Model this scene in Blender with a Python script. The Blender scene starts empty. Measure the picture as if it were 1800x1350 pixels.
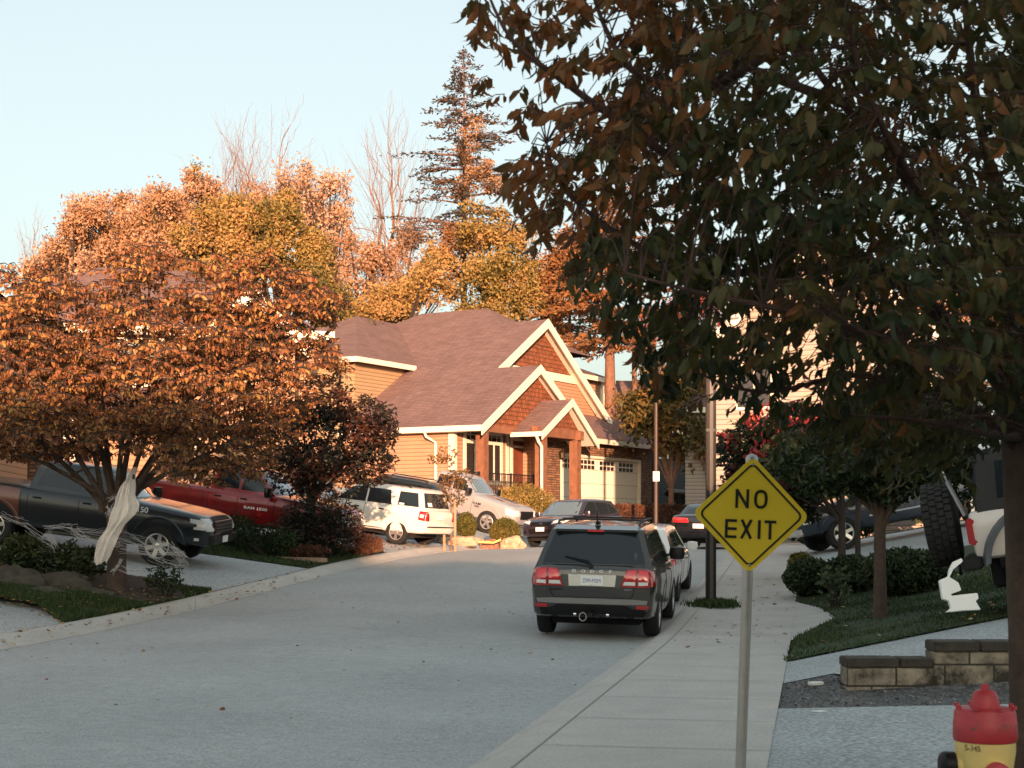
import bpy, bmesh, math, random
import numpy as np
from mathutils import Vector, Matrix
from mathutils.geometry import delaunay_2d_cdt
from mathutils.bvhtree import BVHTree
PI = math.pi
R = random.Random(7)
NR = np.random.default_rng(11)
SC = bpy.context.scene
COL = SC.collection
# ------------------------------------------------------------ camera, sky, sun
F = 2650.0; HX, HY = 900.0, 924.0; EYE = 1.7
cam_d = bpy.data.cameras.new('camera'); cam = bpy.data.objects.new('camera', cam_d); COL.objects.link(cam)
cam.location = (0, 0, EYE); cam.rotation_euler = (PI/2, 0, 0)
cam_d.sensor_width = 36; cam_d.lens = 36*F/1800; cam_d.shift_y = (HY-675)/1800
cam_d.clip_end = 2000; cam_d.clip_start = 0.1
cam_d.dof.use_dof = True; cam_d.dof.focus_distance = 34; cam_d.dof.aperture_fstop = 8
SC.camera = cam
SUN_EL = math.radians(7.6)
SUN_V = Vector((0.09*math.cos(SUN_EL), -0.995*math.cos(SUN_EL), math.sin(SUN_EL))).normalized()   # towards the sun
w = bpy.data.worlds.new('World'); SC.world = w; w.use_nodes = True
nt = w.node_tree; nt.nodes.clear()
sky = nt.nodes.new('ShaderNodeTexSky'); sky.sky_type = 'NISHITA'; sky.sun_disc = False
sky.sun_elevation = SUN_EL; sky.sun_rotation = math.atan2(SUN_V.x, SUN_V.y)
sky.air_density = 1.0; sky.dust_density = 4.0; sky.ozone_density = 1.6; sky.altitude = 100
hs = nt.nodes.new('ShaderNodeHueSaturation'); hs.inputs['Saturation'].default_value = 0.62
mx = nt.nodes.new('ShaderNodeMix'); mx.data_type = 'RGBA'; mx.blend_type = 'MULTIPLY'; mx.inputs['Factor'].default_value = 1.0
mx.inputs['B'].default_value = (1.05, 1.05, 0.95, 1)
bg = nt.nodes.new('ShaderNodeBackground'); bg.inputs['Strength'].default_value = 0.115
wo = nt.nodes.new('ShaderNodeOutputWorld')
nt.links.new(sky.outputs[0], hs.inputs['Color']); nt.links.new(hs.outputs[0], mx.inputs['A'])
hz_ = nt.nodes.new('ShaderNodeMix'); hz_.data_type = 'RGBA'; hz_.inputs['Factor'].default_value = 0.46   # thin high veil evens the dome
hz_.inputs['B'].default_value = (1.66, 1.86, 1.84, 1)
nt.links.new(mx.outputs['Result'], hz_.inputs['A']); nt.links.new(hz_.outputs['Result'], bg.inputs[0]); nt.links.new(bg.outputs[0], wo.inputs[0])
sd = bpy.data.lights.new('sun', 'SUN'); sd.energy = 3.5; sd.angle = math.radians(0.6); sd.color = (1.0, 0.55, 0.33)
so = bpy.data.objects.new('sun', sd); COL.objects.link(so)
so.rotation_euler = SUN_V.to_track_quat('Z', 'Y').to_euler()
SC.view_settings.view_transform = 'Standard'; SC.view_settings.look = 'None'
SC.view_settings.exposure = 1.84; SC.view_settings.gamma = 1.0

# ------------------------------------------------------------ materials
MATS = {}
def mat(name, col, rough=0.7, metal=0.0, var=0.0, vscale=3.0, bump=0.0, bscale=20.0, spec=0.5, coat=0.0, col2=None, trans=0.0):
    if name in MATS: return MATS[name]
    m = bpy.data.materials.new(name); m.use_nodes = True; n = m.node_tree.nodes; l = m.node_tree.links
    p = n['Principled BSDF']
    p.inputs['Base Color'].default_value = (*col, 1); p.inputs['Roughness'].default_value = rough
    p.inputs['Metallic'].default_value = metal; p.inputs['Specular IOR Level'].default_value = spec
    p.inputs['Coat Weight'].default_value = coat; p.inputs['Coat Roughness'].default_value = 0.06
    if trans: p.inputs['Transmission Weight'].default_value = trans
    if var or bump:
        tc = n.new('ShaderNodeTexCoord')
    if var:
        nz = n.new('ShaderNodeTexNoise'); nz.inputs['Scale'].default_value = vscale; nz.inputs['Detail'].default_value = 6
        nz.inputs['Roughness'].default_value = 0.65
        l.new(tc.outputs['Object'], nz.inputs['Vector'])
        cr = n.new('ShaderNodeValToRGB'); cr.color_ramp.elements[0].position = 0.3; cr.color_ramp.elements[1].position = 0.7
        c2 = col2 or tuple(min(1, c*(1+var)) for c in col)
        cr.color_ramp.elements[0].color = (*[c*(1-var) for c in col], 1); cr.color_ramp.elements[1].color = (*c2, 1)
        l.new(nz.outputs['Fac'], cr.inputs[0]); l.new(cr.outputs[0], p.inputs['Base Color'])
    if bump:
        nb = n.new('ShaderNodeTexNoise'); nb.inputs['Scale'].default_value = bscale; nb.inputs['Detail'].default_value = 4
        l.new(tc.outputs['Object'], nb.inputs['Vector'])
        b = n.new('ShaderNodeBump'); b.inputs['Strength'].default_value = bump; b.inputs['Distance'].default_value = 0.03
        l.new(nb.outputs['Fac'], b.inputs['Height']); l.new(b.outputs[0], p.inputs['Normal'])
    MATS[name] = m
    return m
def node(m, t): return m.node_tree.nodes.new(t)
def siding(name, col, pitch=0.17):
    """horizontal lap siding: a saw-tooth in height drives bump and a dark line under each lap"""
    m = mat(name, col, 0.75); n = m.node_tree.nodes; l = m.node_tree.links; p = n['Principled BSDF']
    tc = n.new('ShaderNodeTexCoord'); sp = n.new('ShaderNodeSeparateXYZ'); l.new(tc.outputs['Object'], sp.inputs[0])
    a = n.new('ShaderNodeMath'); a.operation = 'DIVIDE'; a.inputs[1].default_value = pitch; l.new(sp.outputs['Z'], a.inputs[0])
    f = n.new('ShaderNodeMath'); f.operation = 'FRACT'; l.new(a.outputs[0], f.inputs[0])
    cr = n.new('ShaderNodeValToRGB'); e = cr.color_ramp.elements
    e[0].position = 0.0; e[0].color = (*[c*0.93 for c in col], 1); e[1].position = 0.80; e[1].color = (*col, 1)
    g = e.new(0.9); g.color = (*[c*0.42 for c in col], 1)
    l.new(f.outputs[0], cr.inputs[0])
    nz = n.new('ShaderNodeTexNoise'); nz.inputs['Scale'].default_value = 1.5; l.new(tc.outputs['Object'], nz.inputs['Vector'])
    mm = n.new('ShaderNodeMix'); mm.data_type = 'RGBA'; mm.blend_type = 'MULTIPLY'; mm.inputs['Factor'].default_value = 0.25
    l.new(cr.outputs[0], mm.inputs['A']); l.new(nz.outputs['Color'], mm.inputs['B']); l.new(mm.outputs['Result'], p.inputs['Base Color'])
    b = n.new('ShaderNodeBump'); b.inputs['Strength'].default_value = 0.8; b.inputs['Distance'].default_value = 0.02; b.invert = True
    l.new(f.outputs[0], b.inputs['Height']); l.new(b.outputs[0], p.inputs['Normal'])
    return m
def coursed(name, cols, bw, bh, mortar, msize=0.02, vert='Z', squash=1.0, rough=0.85, bump=0.6, proj='XZ'):
    """brick-texture material on object coords; proj picks which plan axes run along the course"""
    m = mat(name, cols[0], rough); n = m.node_tree.nodes; l = m.node_tree.links; p = n['Principled BSDF']
    tc = n.new('ShaderNodeTexCoord'); sp = n.new('ShaderNodeSeparateXYZ'); l.new(tc.outputs['Object'], sp.inputs[0])
    ad = n.new('ShaderNodeMath'); ad.operation = 'ADD'; l.new(sp.outputs['X'], ad.inputs[0]); l.new(sp.outputs['Y'], ad.inputs[1])
    cb = n.new('ShaderNodeCombineXYZ'); l.new(ad.outputs[0], cb.inputs['X']); l.new(sp.outputs['Z'], cb.inputs['Y'])
    br = n.new('ShaderNodeTexBrick'); br.inputs['Scale'].default_value = 1.0
    br.inputs['Brick Width'].default_value = bw; br.inputs['Row Height'].default_value = bh; br.inputs['Mortar Size'].default_value = msize
    br.inputs['Color1'].default_value = (*cols[0], 1); br.inputs['Color2'].default_value = (*cols[1], 1); br.inputs['Mortar'].default_value = (*mortar, 1)
    br.inputs['Bias'].default_value = 0.0; br.squash = squash
    l.new(cb.outputs[0], br.inputs['Vector'])
    nz = n.new('ShaderNodeTexNoise'); nz.inputs['Scale'].default_value = 5; nz.inputs['Detail'].default_value = 6; l.new(tc.outputs['Object'], nz.inputs['Vector'])
    cr = n.new('ShaderNodeValToRGB'); cr.color_ramp.elements[0].position = .3; cr.color_ramp.elements[1].position = .7
    cr.color_ramp.elements[0].color = (.72, .72, .72, 1); cr.color_ramp.elements[1].color = (1.18, 1.18, 1.18, 1)
    l.new(nz.outputs['Fac'], cr.inputs[0])
    mm = n.new('ShaderNodeMix'); mm.data_type = 'RGBA'; mm.blend_type = 'MULTIPLY'; mm.inputs['Factor'].default_value = 1
    l.new(br.outputs['Color'], mm.inputs['A']); l.new(cr.outputs[0], mm.inputs['B']); l.new(mm.outputs['Result'], p.inputs['Base Color'])
    b = n.new('ShaderNodeBump'); b.inputs['Strength'].default_value = bump; b.inputs['Distance'].default_value = 0.03; b.invert = True
    l.new(br.outputs['Fac'], b.inputs['Height']); l.new(b.outputs[0], p.inputs['Normal'])
    return m
def leafmat(name, stops, rough=0.6, trans=0.25):
    """leaf colour from a per-leaf random value 'tint'"""
    m = bpy.data.materials.new(name); m.use_nodes = True; n = m.node_tree.nodes; l = m.node_tree.links; p = n['Principled BSDF']
    at = n.new('ShaderNodeAttribute'); at.attribute_name = 'tint'
    cr = n.new('ShaderNodeValToRGB'); e = cr.color_ramp.elements
    while len(e) < len(stops): e.new(0.5)
    for i, c in enumerate(stops):
        e[i].position = i/(len(stops)-1); e[i].color = (*c, 1)
    l.new(at.outputs['Fac'], cr.inputs[0]); l.new(cr.outputs[0], p.inputs['Base Color']); p.inputs['Roughness'].default_value = rough
    p.inputs['Specular IOR Level'].default_value = 0.3
    if trans:
        t = n.new('ShaderNodeBsdfTranslucent'); l.new(cr.outputs[0], t.inputs[0])
        ms = n.new('ShaderNodeMixShader'); ms.inputs[0].default_value = trans
        l.new(p.outputs[0], ms.inputs[1]); l.new(t.outputs[0], ms.inputs[2]); l.new(ms.outputs[0], n['Material Output'].inputs[0])
    MATS[name] = m
    return m

# ------------------------------------------------------------ object helpers
def tag(o, label=None, cat=None, group=None, kind=None):
    if label: o['label'] = label
    if cat: o['category'] = cat
    if group: o['group'] = group
    if kind: o['kind'] = kind
    return o
def empty(name, loc, rz=0.0, label=None, cat=None, group=None, rot=None):
    o = bpy.data.objects.new(name, None); COL.objects.link(o); o.location = loc
    o.rotation_euler = rot if rot else (0, 0, rz); o.empty_display_size = .3
    return tag(o, label, cat, group)
def link_mesh(name, me, m, parent=None):
    if m and not me.materials: me.materials.append(m)
    o = bpy.data.objects.new(name, me); COL.objects.link(o); o.parent = parent
    return o
class MB:
    def __init__(s): s.v = []; s.f = []
    def add(s, vs, fs):
        b = len(s.v); s.v += [tuple(v) for v in vs]; s.f += [tuple(b+i for i in f) for f in fs]; return s
    def box(s, x0, x1, y0, y1, z0, z1, M=None):
        vs = [Vector((x, y, z)) for z in (z0, z1) for y in (y0, y1) for x in (x0, x1)]
        if M is not None: vs = [M @ v for v in vs]
        return s.add(vs, [(0, 2, 3, 1), (4, 5, 7, 6), (0, 1, 5, 4), (2, 6, 7, 3), (0, 4, 6, 2), (1, 3, 7, 5)])
    def bar(s, a, b, w, h, up=(0, 0, 1)):
        """box beam from a to b, w across, h along up"""
        a = Vector(a); b = Vector(b); d = (b-a).normalized(); up = Vector(up)
        sd_ = d.cross(up)
        if sd_.length < 1e-4: sd_ = d.cross(Vector((1, 0, 0)))
        sd_.normalize(); u = sd_.cross(d).normalized()
        vs = [p + sd_*(i*w/2) + u*(j*h/2) for p in (a, b) for j in (-1, 1) for i in (-1, 1)]
        return s.add(vs, [(0, 1, 3, 2), (4, 6, 7, 5), (0, 4, 5, 1), (2, 3, 7, 6), (0, 2, 6, 4), (1, 5, 7, 3)])
    def tube(s, pts, rs, n=8, cap=True):
        pts = [Vector(p) for p in pts]; b = len(s.v); ref = Vector((0.31, 0.17, 1)).normalized()
        for i, p in enumerate(pts):
            d = (pts[min(i+1, len(pts)-1)] - pts[max(i-1, 0)]).normalized()
            a = d.cross(ref if abs(d.dot(ref)) < .95 else Vector((1, 0, 0))).normalized(); c = d.cross(a)
            r = rs[i] if hasattr(rs, '__len__') else rs
            for k in range(n):
                t = 2*PI*k/n; s.v.append(tuple(p + a*(r*math.cos(t)) + c*(r*math.sin(t))))
        for i in range(len(pts)-1):
            for k in range(n):
                k2 = (k+1) % n
                s.f.append((b+i*n+k, b+i*n+k2, b+(i+1)*n+k2, b+(i+1)*n+k))
        if cap:
            s.f.append(tuple(b+k for k in range(n))[::-1]); s.f.append(tuple(b+(len(pts)-1)*n+k for k in range(n)))
        return s
    def lathe(s, prof, n=24, M=None, cap=True):
        """prof: (r, z) pairs around z"""
        b = len(s.v)
        for r, z in prof:
            for k in range(n):
                t = 2*PI*k/n; v = Vector((r*math.cos(t), r*math.sin(t), z)); s.v.append(tuple(M @ v if M is not None else v))
        for i in range(len(prof)-1):
            for k in range(n):
                k2 = (k+1) % n; s.f.append((b+i*n+k, b+i*n+k2, b+(i+1)*n+k2, b+(i+1)*n+k))
        if cap:
            s.f.append(tuple(b+k for k in range(n))[::-1]); s.f.append(tuple(b+(len(prof)-1)*n+k for k in range(n)))
        return s
    def prism(s, poly, d, M=None):
        """poly list of 3D points (planar) extruded by vector d"""
        n = len(poly); d = Vector(d)
        vs = [Vector(p) for p in poly] + [Vector(p)+d for p in poly]
        if M is not None: vs = [M @ v for v in vs]
        return s.add(vs, [tuple(range(n))[::-1], tuple(range(n, 2*n))] + [(i, (i+1) % n, n+(i+1) % n, n+i) for i in range(n)])
    def build(s, name, m, parent=None, smooth=None, bevel=0.0, fix=True):
        me = bpy.data.meshes.new(name); me.from_pydata(s.v, [], s.f)
        if fix or bevel:
            bm = bmesh.new(); bm.from_mesh(me)
            if bevel:
                bmesh.ops.bevel(bm, geom=bm.edges[:], offset=bevel, segments=2, affect='EDGES', clamp_overlap=True)
            bmesh.ops.recalc_face_normals(bm, faces=bm.faces[:]); bm.to_mesh(me); bm.free()
        if smooth is not None:
            me.shade_smooth(); me.set_sharp_from_angle(angle=math.radians(smooth))
        return link_mesh(name, me, m, parent)
def text_mesh(name, txt, size, m, parent, M, depth=0.004, extrude_w=1.0, offset=0.0, space=1.0):
    cu = bpy.data.curves.new(name, 'FONT'); cu.body = txt; cu.size = size; cu.extrude = depth; cu.align_x = 'CENTER'; cu.align_y = 'CENTER'
    cu.offset = offset; cu.space_character = space
    o = bpy.data.objects.new(name, cu); COL.objects.link(o)
    dg = bpy.context.evaluated_depsgraph_get(); me = bpy.data.meshes.new_from_object(o.evaluated_get(dg))
    bpy.data.objects.remove(o); bpy.data.curves.remove(cu)
    me.transform(M @ Matrix.Diagonal((extrude_w, 1, 1, 1))); me.name = name
    me.materials.clear()
    return link_mesh(name, me, m, parent)
def copy_tree(o, parent=None):
    c = o.copy(); COL.objects.link(c)
    if parent: c.parent = parent
    for ch in list(o.children): copy_tree(ch, c)
    return c
# ------------------------------------------------------------ picture point -> place
def at(px, py, d):
    return Vector(((px-HX)/F*d, d, EYE + (HY-py)/F*d))
def sm(a, b, x):
    t = min(1, max(0, (x-a)/(b-a))); return t*t*(3-2*t)
ROADW = 8.7
def bend(Y): return .004*(Y-35)**2 if Y > 35 else 0.0
def kerb_r(Y): return -2.37 + .199*Y + bend(Y)       # right edge of the asphalt
def kerb_l(Y): return kerb_r(Y) - ROADW
def rise(Y): return .95*sm(19, 46, Y) + .012*max(0, Y-60)
def gz(X, Y):
    z = rise(Y); t = X - kerb_r(Y)
    if t > 0:
        z += .11*min(1, t/.3)
        q = max(0, t-2.05)
        if Y > 13.95:
            z += .16*min(q, 9)*sm(13.9, 14.6, Y)
        z += .02*q if q < 8 else .16
    elif t < -ROADW:
        q = -ROADW - t
        z += .11*min(1, q/.35)
        z += (.11 + .09*sm(45, 62, Y))*min(max(0, q-.4), 9) + .01*max(0, q-9)
    else:
        z += .05*math.sin(PI*(-t/ROADW))
    return z
def ground(px, py):
    """where the view ray through a picture point meets the terrain"""
    dx = (px-HX)/F; dz = (HY-py)/F; Y = 4.0
    while Y < 300:
        if EYE + dz*Y <= gz(dx*Y, Y): break
        Y += .05
    return Vector((dx*Y, Y, gz(dx*Y, Y)))
def patch(name, poly, m, eps=.01, step=.5, kind='structure', zf=None, grid_only=False):
    """sheet over a plan polygon, draped on the terrain"""
    poly = [Vector((p[0], p[1])) for p in poly]
    # densify the border
    b = []
    for i, p in enumerate(poly):
        q = poly[(i+1) % len(poly)]; n = max(1, int((q-p).length/step))
        for k in range(n): b.append(p.lerp(q, k/n))
    xs = [p.x for p in b]; ys = [p.y for p in b]; pts = list(b)
    def inside(x, y):
        c = False; j = len(b)-1
        for i in range(len(b)):
            if (b[i].y > y) != (b[j].y > y) and x < (b[j].x-b[i].x)*(y-b[i].y)/(b[j].y-b[i].y)+b[i].x: c = not c
            j = i
        return c
    y = min(ys)+step*.5
    while y < max(ys):
        x = min(xs)+step*.5
        while x < max(xs):
            if inside(x, y): pts.append(Vector((x, y)))
            x += step
        y += step
    v, e, f, *_ = delaunay_2d_cdt(pts, [], [list(range(len(b)))], 1, 1e-4)
    zf = zf or gz
    me = bpy.data.meshes.new(name); me.from_pydata([(p.x, p.y, zf(p.x, p.y)+eps) for p in v], [], [tuple(t) for t in f])
    bm = bmesh.new(); bm.from_mesh(me); bmesh.ops.recalc_face_normals(bm, faces=bm.faces[:])
    if bm.faces and sum(fc.normal.z for fc in bm.faces) < 0: bmesh.ops.reverse_faces(bm, faces=bm.faces[:])
    bm.to_mesh(me); bm.free(); me.shade_smooth()
    o = link_mesh(name, me, m); o['kind'] = kind
    return o
# ============================================================ GROUND
M_asph = mat('asphalt', (.335, .352, .355), .9, var=.05, vscale=.5, bump=.35, bscale=90)
def speckle(m, scale, amt, scale2=14):
    n = m.node_tree.nodes; l = m.node_tree.links; p = n['Principled BSDF']
    src = p.inputs['Base Color'].links[0].from_socket
    tc = n.new('ShaderNodeTexCoord'); v = n.new('ShaderNodeTexNoise'); v.inputs['Scale'].default_value = scale; v.inputs['Detail'].default_value = 3
    l.new(tc.outputs['Object'], v.inputs['Vector'])
    cr = n.new('ShaderNodeValToRGB'); cr.color_ramp.elements[0].position = .35; cr.color_ramp.elements[1].position = .65
    cr.color_ramp.elements[0].color = (1-amt,)*3+(1,); cr.color_ramp.elements[1].color = (1+amt,)*3+(1,)
    mm = n.new('ShaderNodeMix'); mm.data_type = 'RGBA'; mm.blend_type = 'MULTIPLY'; mm.inputs['Factor'].default_value = 1
    l.new(v.outputs['Fac'], cr.inputs[0]); l.new(src, mm.inputs['A']); l.new(cr.outputs[0], mm.inputs['B']); l.new(mm.outputs['Result'], p.inputs['Base Color'])
speckle(M_asph, 45, .22); speckle(M_asph, .35, .07); speckle(M_asph, 9, .07)
def cracks(m, scale, width, dark):
    n = m.node_tree.nodes; l = m.node_tree.links; p = n['Principled BSDF']; src = p.inputs['Base Color'].links[0].from_socket
    tc = n.new('ShaderNodeTexCoord'); nz = n.new('ShaderNodeTexNoise'); nz.inputs['Scale'].default_value = 1.3; nz.inputs['Detail'].default_value = 5
    l.new(tc.outputs['Object'], nz.inputs['Vector']); mxv = n.new('ShaderNodeMix'); mxv.data_type = 'VECTOR'; mxv.inputs['Factor'].default_value = .35
    l.new(tc.outputs['Object'], mxv.inputs['A']); l.new(nz.outputs['Color'], mxv.inputs['B'])
    v = n.new('ShaderNodeTexVoronoi'); v.feature = 'DISTANCE_TO_EDGE'; v.inputs['Scale'].default_value = scale; l.new(mxv.outputs['Result'], v.inputs['Vector'])
    n2 = n.new('ShaderNodeTexNoise'); n2.inputs['Scale'].default_value = .3; l.new(tc.outputs['Object'], n2.inputs['Vector'])
    c1 = n.new('ShaderNodeValToRGB'); c1.color_ramp.elements[0].position = 0; c1.color_ramp.elements[1].position = width; c1.color_ramp.elements[0].color = (1, 1, 1, 1); c1.color_ramp.elements[1].color = (0, 0, 0, 1)
    c2 = n.new('ShaderNodeValToRGB'); c2.color_ramp.elements[0].position = .5; c2.color_ramp.elements[1].position = .6
    l.new(v.outputs['Distance'], c1.inputs[0]); l.new(n2.outputs['Fac'], c2.inputs[0])
    mu = n.new('ShaderNodeMath'); mu.operation = 'MULTIPLY'; l.new(c1.outputs[0], mu.inputs[0]); l.new(c2.outputs[0], mu.inputs[1])
    mm = n.new('ShaderNodeMix'); mm.data_type = 'RGBA'; l.new(mu.outputs[0], mm.inputs['Factor']); l.new(src, mm.inputs['A']); mm.inputs['B'].default_value = (*dark, 1); l.new(mm.outputs['Result'], p.inputs['Base Color'])
cracks(M_asph, .22, .004, (.28, .285, .285))
M_conc = mat('concrete', (.42, .405, .38), .85, var=.05, vscale=1.2, bump=.25, bscale=60); speckle(M_conc, 35, .1); speckle(M_conc, 2.2, .05)
M_agg = mat('exposed_aggregate', (.34, .37, .38), .9, var=.12, vscale=.8, bump=.5, bscale=70); speckle(M_agg, 30, .35)
M_gravel = mat('gravel', (.10, .10, .10), .95, var=.35, vscale=3, bump=.9, bscale=40); speckle(M_gravel, 22, .5)
M_grass = mat('grass_soil', (.022, .040, .012), .95, var=.35, vscale=2.5, bump=.7, bscale=30)
M_mulch = mat('mulch', (.035, .022, .015), .95, var=.5, vscale=8, bump=.9, bscale=25)
M_soil = mat('soil', (.05, .045, .025), .95, var=.3, vscale=.4)
M_joint = mat('joint', (.22, .21, .19), .95)
def strip(fa, fb, y0, y1, n=120):
    ys = [y0 + (y1-y0)*i/n for i in range(n+1)]
    return [(fa(y), y) for y in ys] + [(fb(y), y) for y in reversed(ys)]
# base terrain to the horizon
xs = [-600, -300, -150, -90, -60] + [-45+i*1.5 for i in range(74)] + [80, 110, 160, 300, 600]
ys = [-300, -150, -80, -40] + [-24+i*1.5 for i in range(100)] + [135, 150, 180, 240, 400, 900, 1600]
vs = [(x, y, gz(x, min(y, 140)) - .16 - (.7 if (x > 2 and 10 < y < 18) else 0)) for y in ys for x in xs]; nx = len(xs)
fs = [(j*nx+i, j*nx+i+1, (j+1)*nx+i+1, (j+1)*nx+i) for j in range(len(ys)-1) for i in range(nx-1)]
me = bpy.data.meshes.new('ground'); me.from_pydata(vs, [], fs); me.shade_smooth()
o = link_mesh('ground', me, M_soil); o['kind'] = 'structure'
patch('road', strip(kerb_l, kerb_r, -12, 118), M_asph, 0, .8)
# kerbs: rolled concrete, a real raised lip
def kerb_run(name, f, side, y0, y1, prof):
    n = int((y1-y0)/.4); mb = MB(); k = len(prof)
    rr = random.Random(3)
    for i in range(n+1):
        y = y0+(y1-y0)*i/n; x0 = f(y); s2 = (f(y+.1)-f(y-.1))/.2; nx_, ny_ = 1/math.hypot(1, s2), -s2/math.hypot(1, s2)
        j = rr.uniform(-.012, .012)
        for (a, h) in prof:
            mb.v.append((x0+side*nx_*(a+(j if a > .3 else 0)), y+side*ny_*a, rise(y)+h))
    for i in range(n):
        for q in range(k-1): mb.f.append((i*k+q, i*k+q+1, (i+1)*k+q+1, (i+1)*k+q))
    o = mb.build(name, M_conc, smooth=50); o['kind'] = 'structure'
    return o
kerb_run('kerb', kerb_r, 1, -12, 118, [(-.03, -.03), (-.025, .012), (.0, .014), (.06, .03), (.16, .10), (.26, .135), (.46, .137)])
kerb_run('kerb', kerb_l, -1, -12, 118, [(-.105, -.03), (-.10, .020), (0, .014), (.10, .03), (.20, .10), (.30, .14), (.42, .145), (.5, .10)])
# sidewalk with joints
SWA = lambda y: kerb_r(y)+.44
SWB = lambda y: kerb_r(y)+2.08
patch('sidewalk', strip(SWA, SWB, -8, 75), M_conc, .03, .6)
mb = MB()
for i in range(28):
    y = 9.2 + i*1.52
    mb.add([(SWA(y)+.005, y-.006, gz(SWA(y)+.01, y)+.035), (SWA(y)+.005, y+.006, gz(SWA(y)+.01, y)+.035), (SWB(y), y+.006-.3, gz(SWB(y), y)+.035), (SWB(y), y-.006-.3, gz(SWB(y), y)+.035)], [(0, 1, 2, 3)])
for i in range(130):
    ya, yb = 5+i*.5, 5+(i+1)*.5
    mb.add([(SWA(ya)-.006, ya, gz(SWA(ya), ya)+.036), (SWA(ya)+.006, ya, gz(SWA(ya), ya)+.036), (SWA(yb)+.006, yb, gz(SWA(yb), yb)+.036), (SWA(yb)-.006, yb, gz(SWA(yb), yb)+.036)], [(0, 1, 2, 3)])
o = mb.build('sidewalk_joints', M_joint, fix=False); o['kind'] = 'structure'
def G(pts): return [(ground(*p).x, ground(*p).y) for p in pts]
# right side: lower drive, gravel bed, upper drive, lawn
yl = [4+.5*i for i in range(21)]
patch('lower_driveway', [(SWB(8.2)+.0, 8.2)] + [(SWB(y), y) for y in (9, 10, 11, 12, 12.9)] + [(9.5, 12.9), (13, 12.9), (13, 9.6), (4.2, 9.2)], M_agg, .024, .5)
patch('near_lawn', [(SWB(3), 3), (SWB(8.1), 8.1), (4.2, 9.15), (13, 9.5), (13, 3)], M_grass, .03, .6)
patch('gravel_bed', [(SWB(12.9), 12.9), (SWB(14.9), 14.95), (3.2, 15.05), (3.2, 14.7), (9.5, 14.7), (9.5, 12.9)], M_gravel, .012, .15)
patch('upper_driveway', [(SWB(14.95), 14.95), (3.2, 15.05), (3.3, 14.5), (14, 14.5), (14, 20.5), (6.2, 18.5), (SWB(17.6), 17.7)], M_agg, .02, .4)
patch('front_lawn', [(SWB(17.25), 17.25), (6.2, 17.95), (14, 20.05), (22, 24), (22, 30), (SWB(33), 33), (SWB(28), 28), (SWB(27)+.0, 27), (SWB(24.5)+.55, 24.9), (SWB(22.2)+.75, 22.6), (SWB(20.5)+.1, 20.5)], M_grass, .045, .5)
patch('side_path', [(SWB(20.4), 20.4), (SWB(20.5)+.1, 20.5), (SWB(22.2)+.75, 22.6), (SWB(24.5)+.55, 24.9), (SWB(27), 27.2)], M_conc, .026, .4)
patch('far_driveway', [(SWB(33.2), 33.2), (22, 30.3), (22, 40), (SWB(44), 44), (SWB(40), 40), (SWB(36), 36)], M_agg, .02, .8)
patch('far_lawn', [(SWB(44.1), 44.1), (22, 40.1), (40, 60), (SWB(60), 60), (SWB(52), 52)], M_grass, .03, 1.2)
# left side
KL = lambda y: kerb_l(y)-.47
patch('near_left_driveway', [(KL(12), 12), (KL(16), 16), (KL(20), 20), (KL(23.5), 23.5), (-7.6, 24.9), (-9.5, 25.6), (-14, 25.8), (-14, 12)], M_agg, .02, .6)
patch('tree_island_lawn', [(KL(23.2), 23.2), (KL(24), 24), (KL(26), 26), (KL(28), 28), (KL(28.9)-.1, 29.0), (-7.9, 30.2), (-10.5, 31.0), (-15, 31.2), (-15, 24.95), (-9.5, 24.9), (-7.6, 24.3)], M_grass, .03, .5, zf=lambda x, y: gz(x, y)+.12*sm(0, 1.2, KL(y)-x)*sm(22.5, 24.5, y)*sm(29.9, 28.2, y))
patch('mulch_bed', [(-6.3, 26.3), (-6.0, 27.6), (-6.4, 28.8), (-8.0, 29.9), (-10.5, 30.6), (-15, 30.8), (-15, 26.6), (-8, 25.8)], M_mulch, .055, .4, zf=lambda x, y: gz(x, y)+.12*sm(0, 1.2, KL(y)-x)*sm(22.5, 24.5, y)*sm(30.2, 28.6, y))
patch('left_driveway', [(KL(29.0), 29.05), (-8, 30.3), (-10.5, 31.1), (-15, 31.3), (-15, 36.4), (-9.5, 35.6), (-6.6, 35.0), (KL(34.5), 34.5), (KL(32), 32)], M_agg, .02, .5)
patch('verge_lawn', [(KL(34.6), 34.6), (-6.6, 35.1), (-9.5, 35.7), (-15, 36.5), (-15, 42), (-6, 41.2), (KL(40.4), 40.4), (KL(38), 38)], M_grass, .03, .5)
patch('middle_driveway', [(KL(40.5), 40.5), (-6, 41.3), (-15, 42.1), (-15, 48.5), (-4, 47.5), (KL(46.5), 46.5)], M_agg, .02, .7)
patch('rock_verge', [(KL(46.6), 46.6), (-4, 47.6), (-6, 52), (KL(51.5), 51.5), (KL(49), 49)], M_mulch, .03, .6)
patch('house_driveway', [(KL(51.6), 51.6), (-6, 52.1), (-6, 60), (-2, 60), (3.6, 70), (KL(67.5), 67.5), (KL(60), 60), (KL(56), 56)], M_agg, .02, .9)
patch('far_left_lawn', [(KL(67.6), 67.6), (3.6, 70.1), (6, 84), (KL(84), 84), (KL(76), 76)], M_grass, .03, 1)
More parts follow.
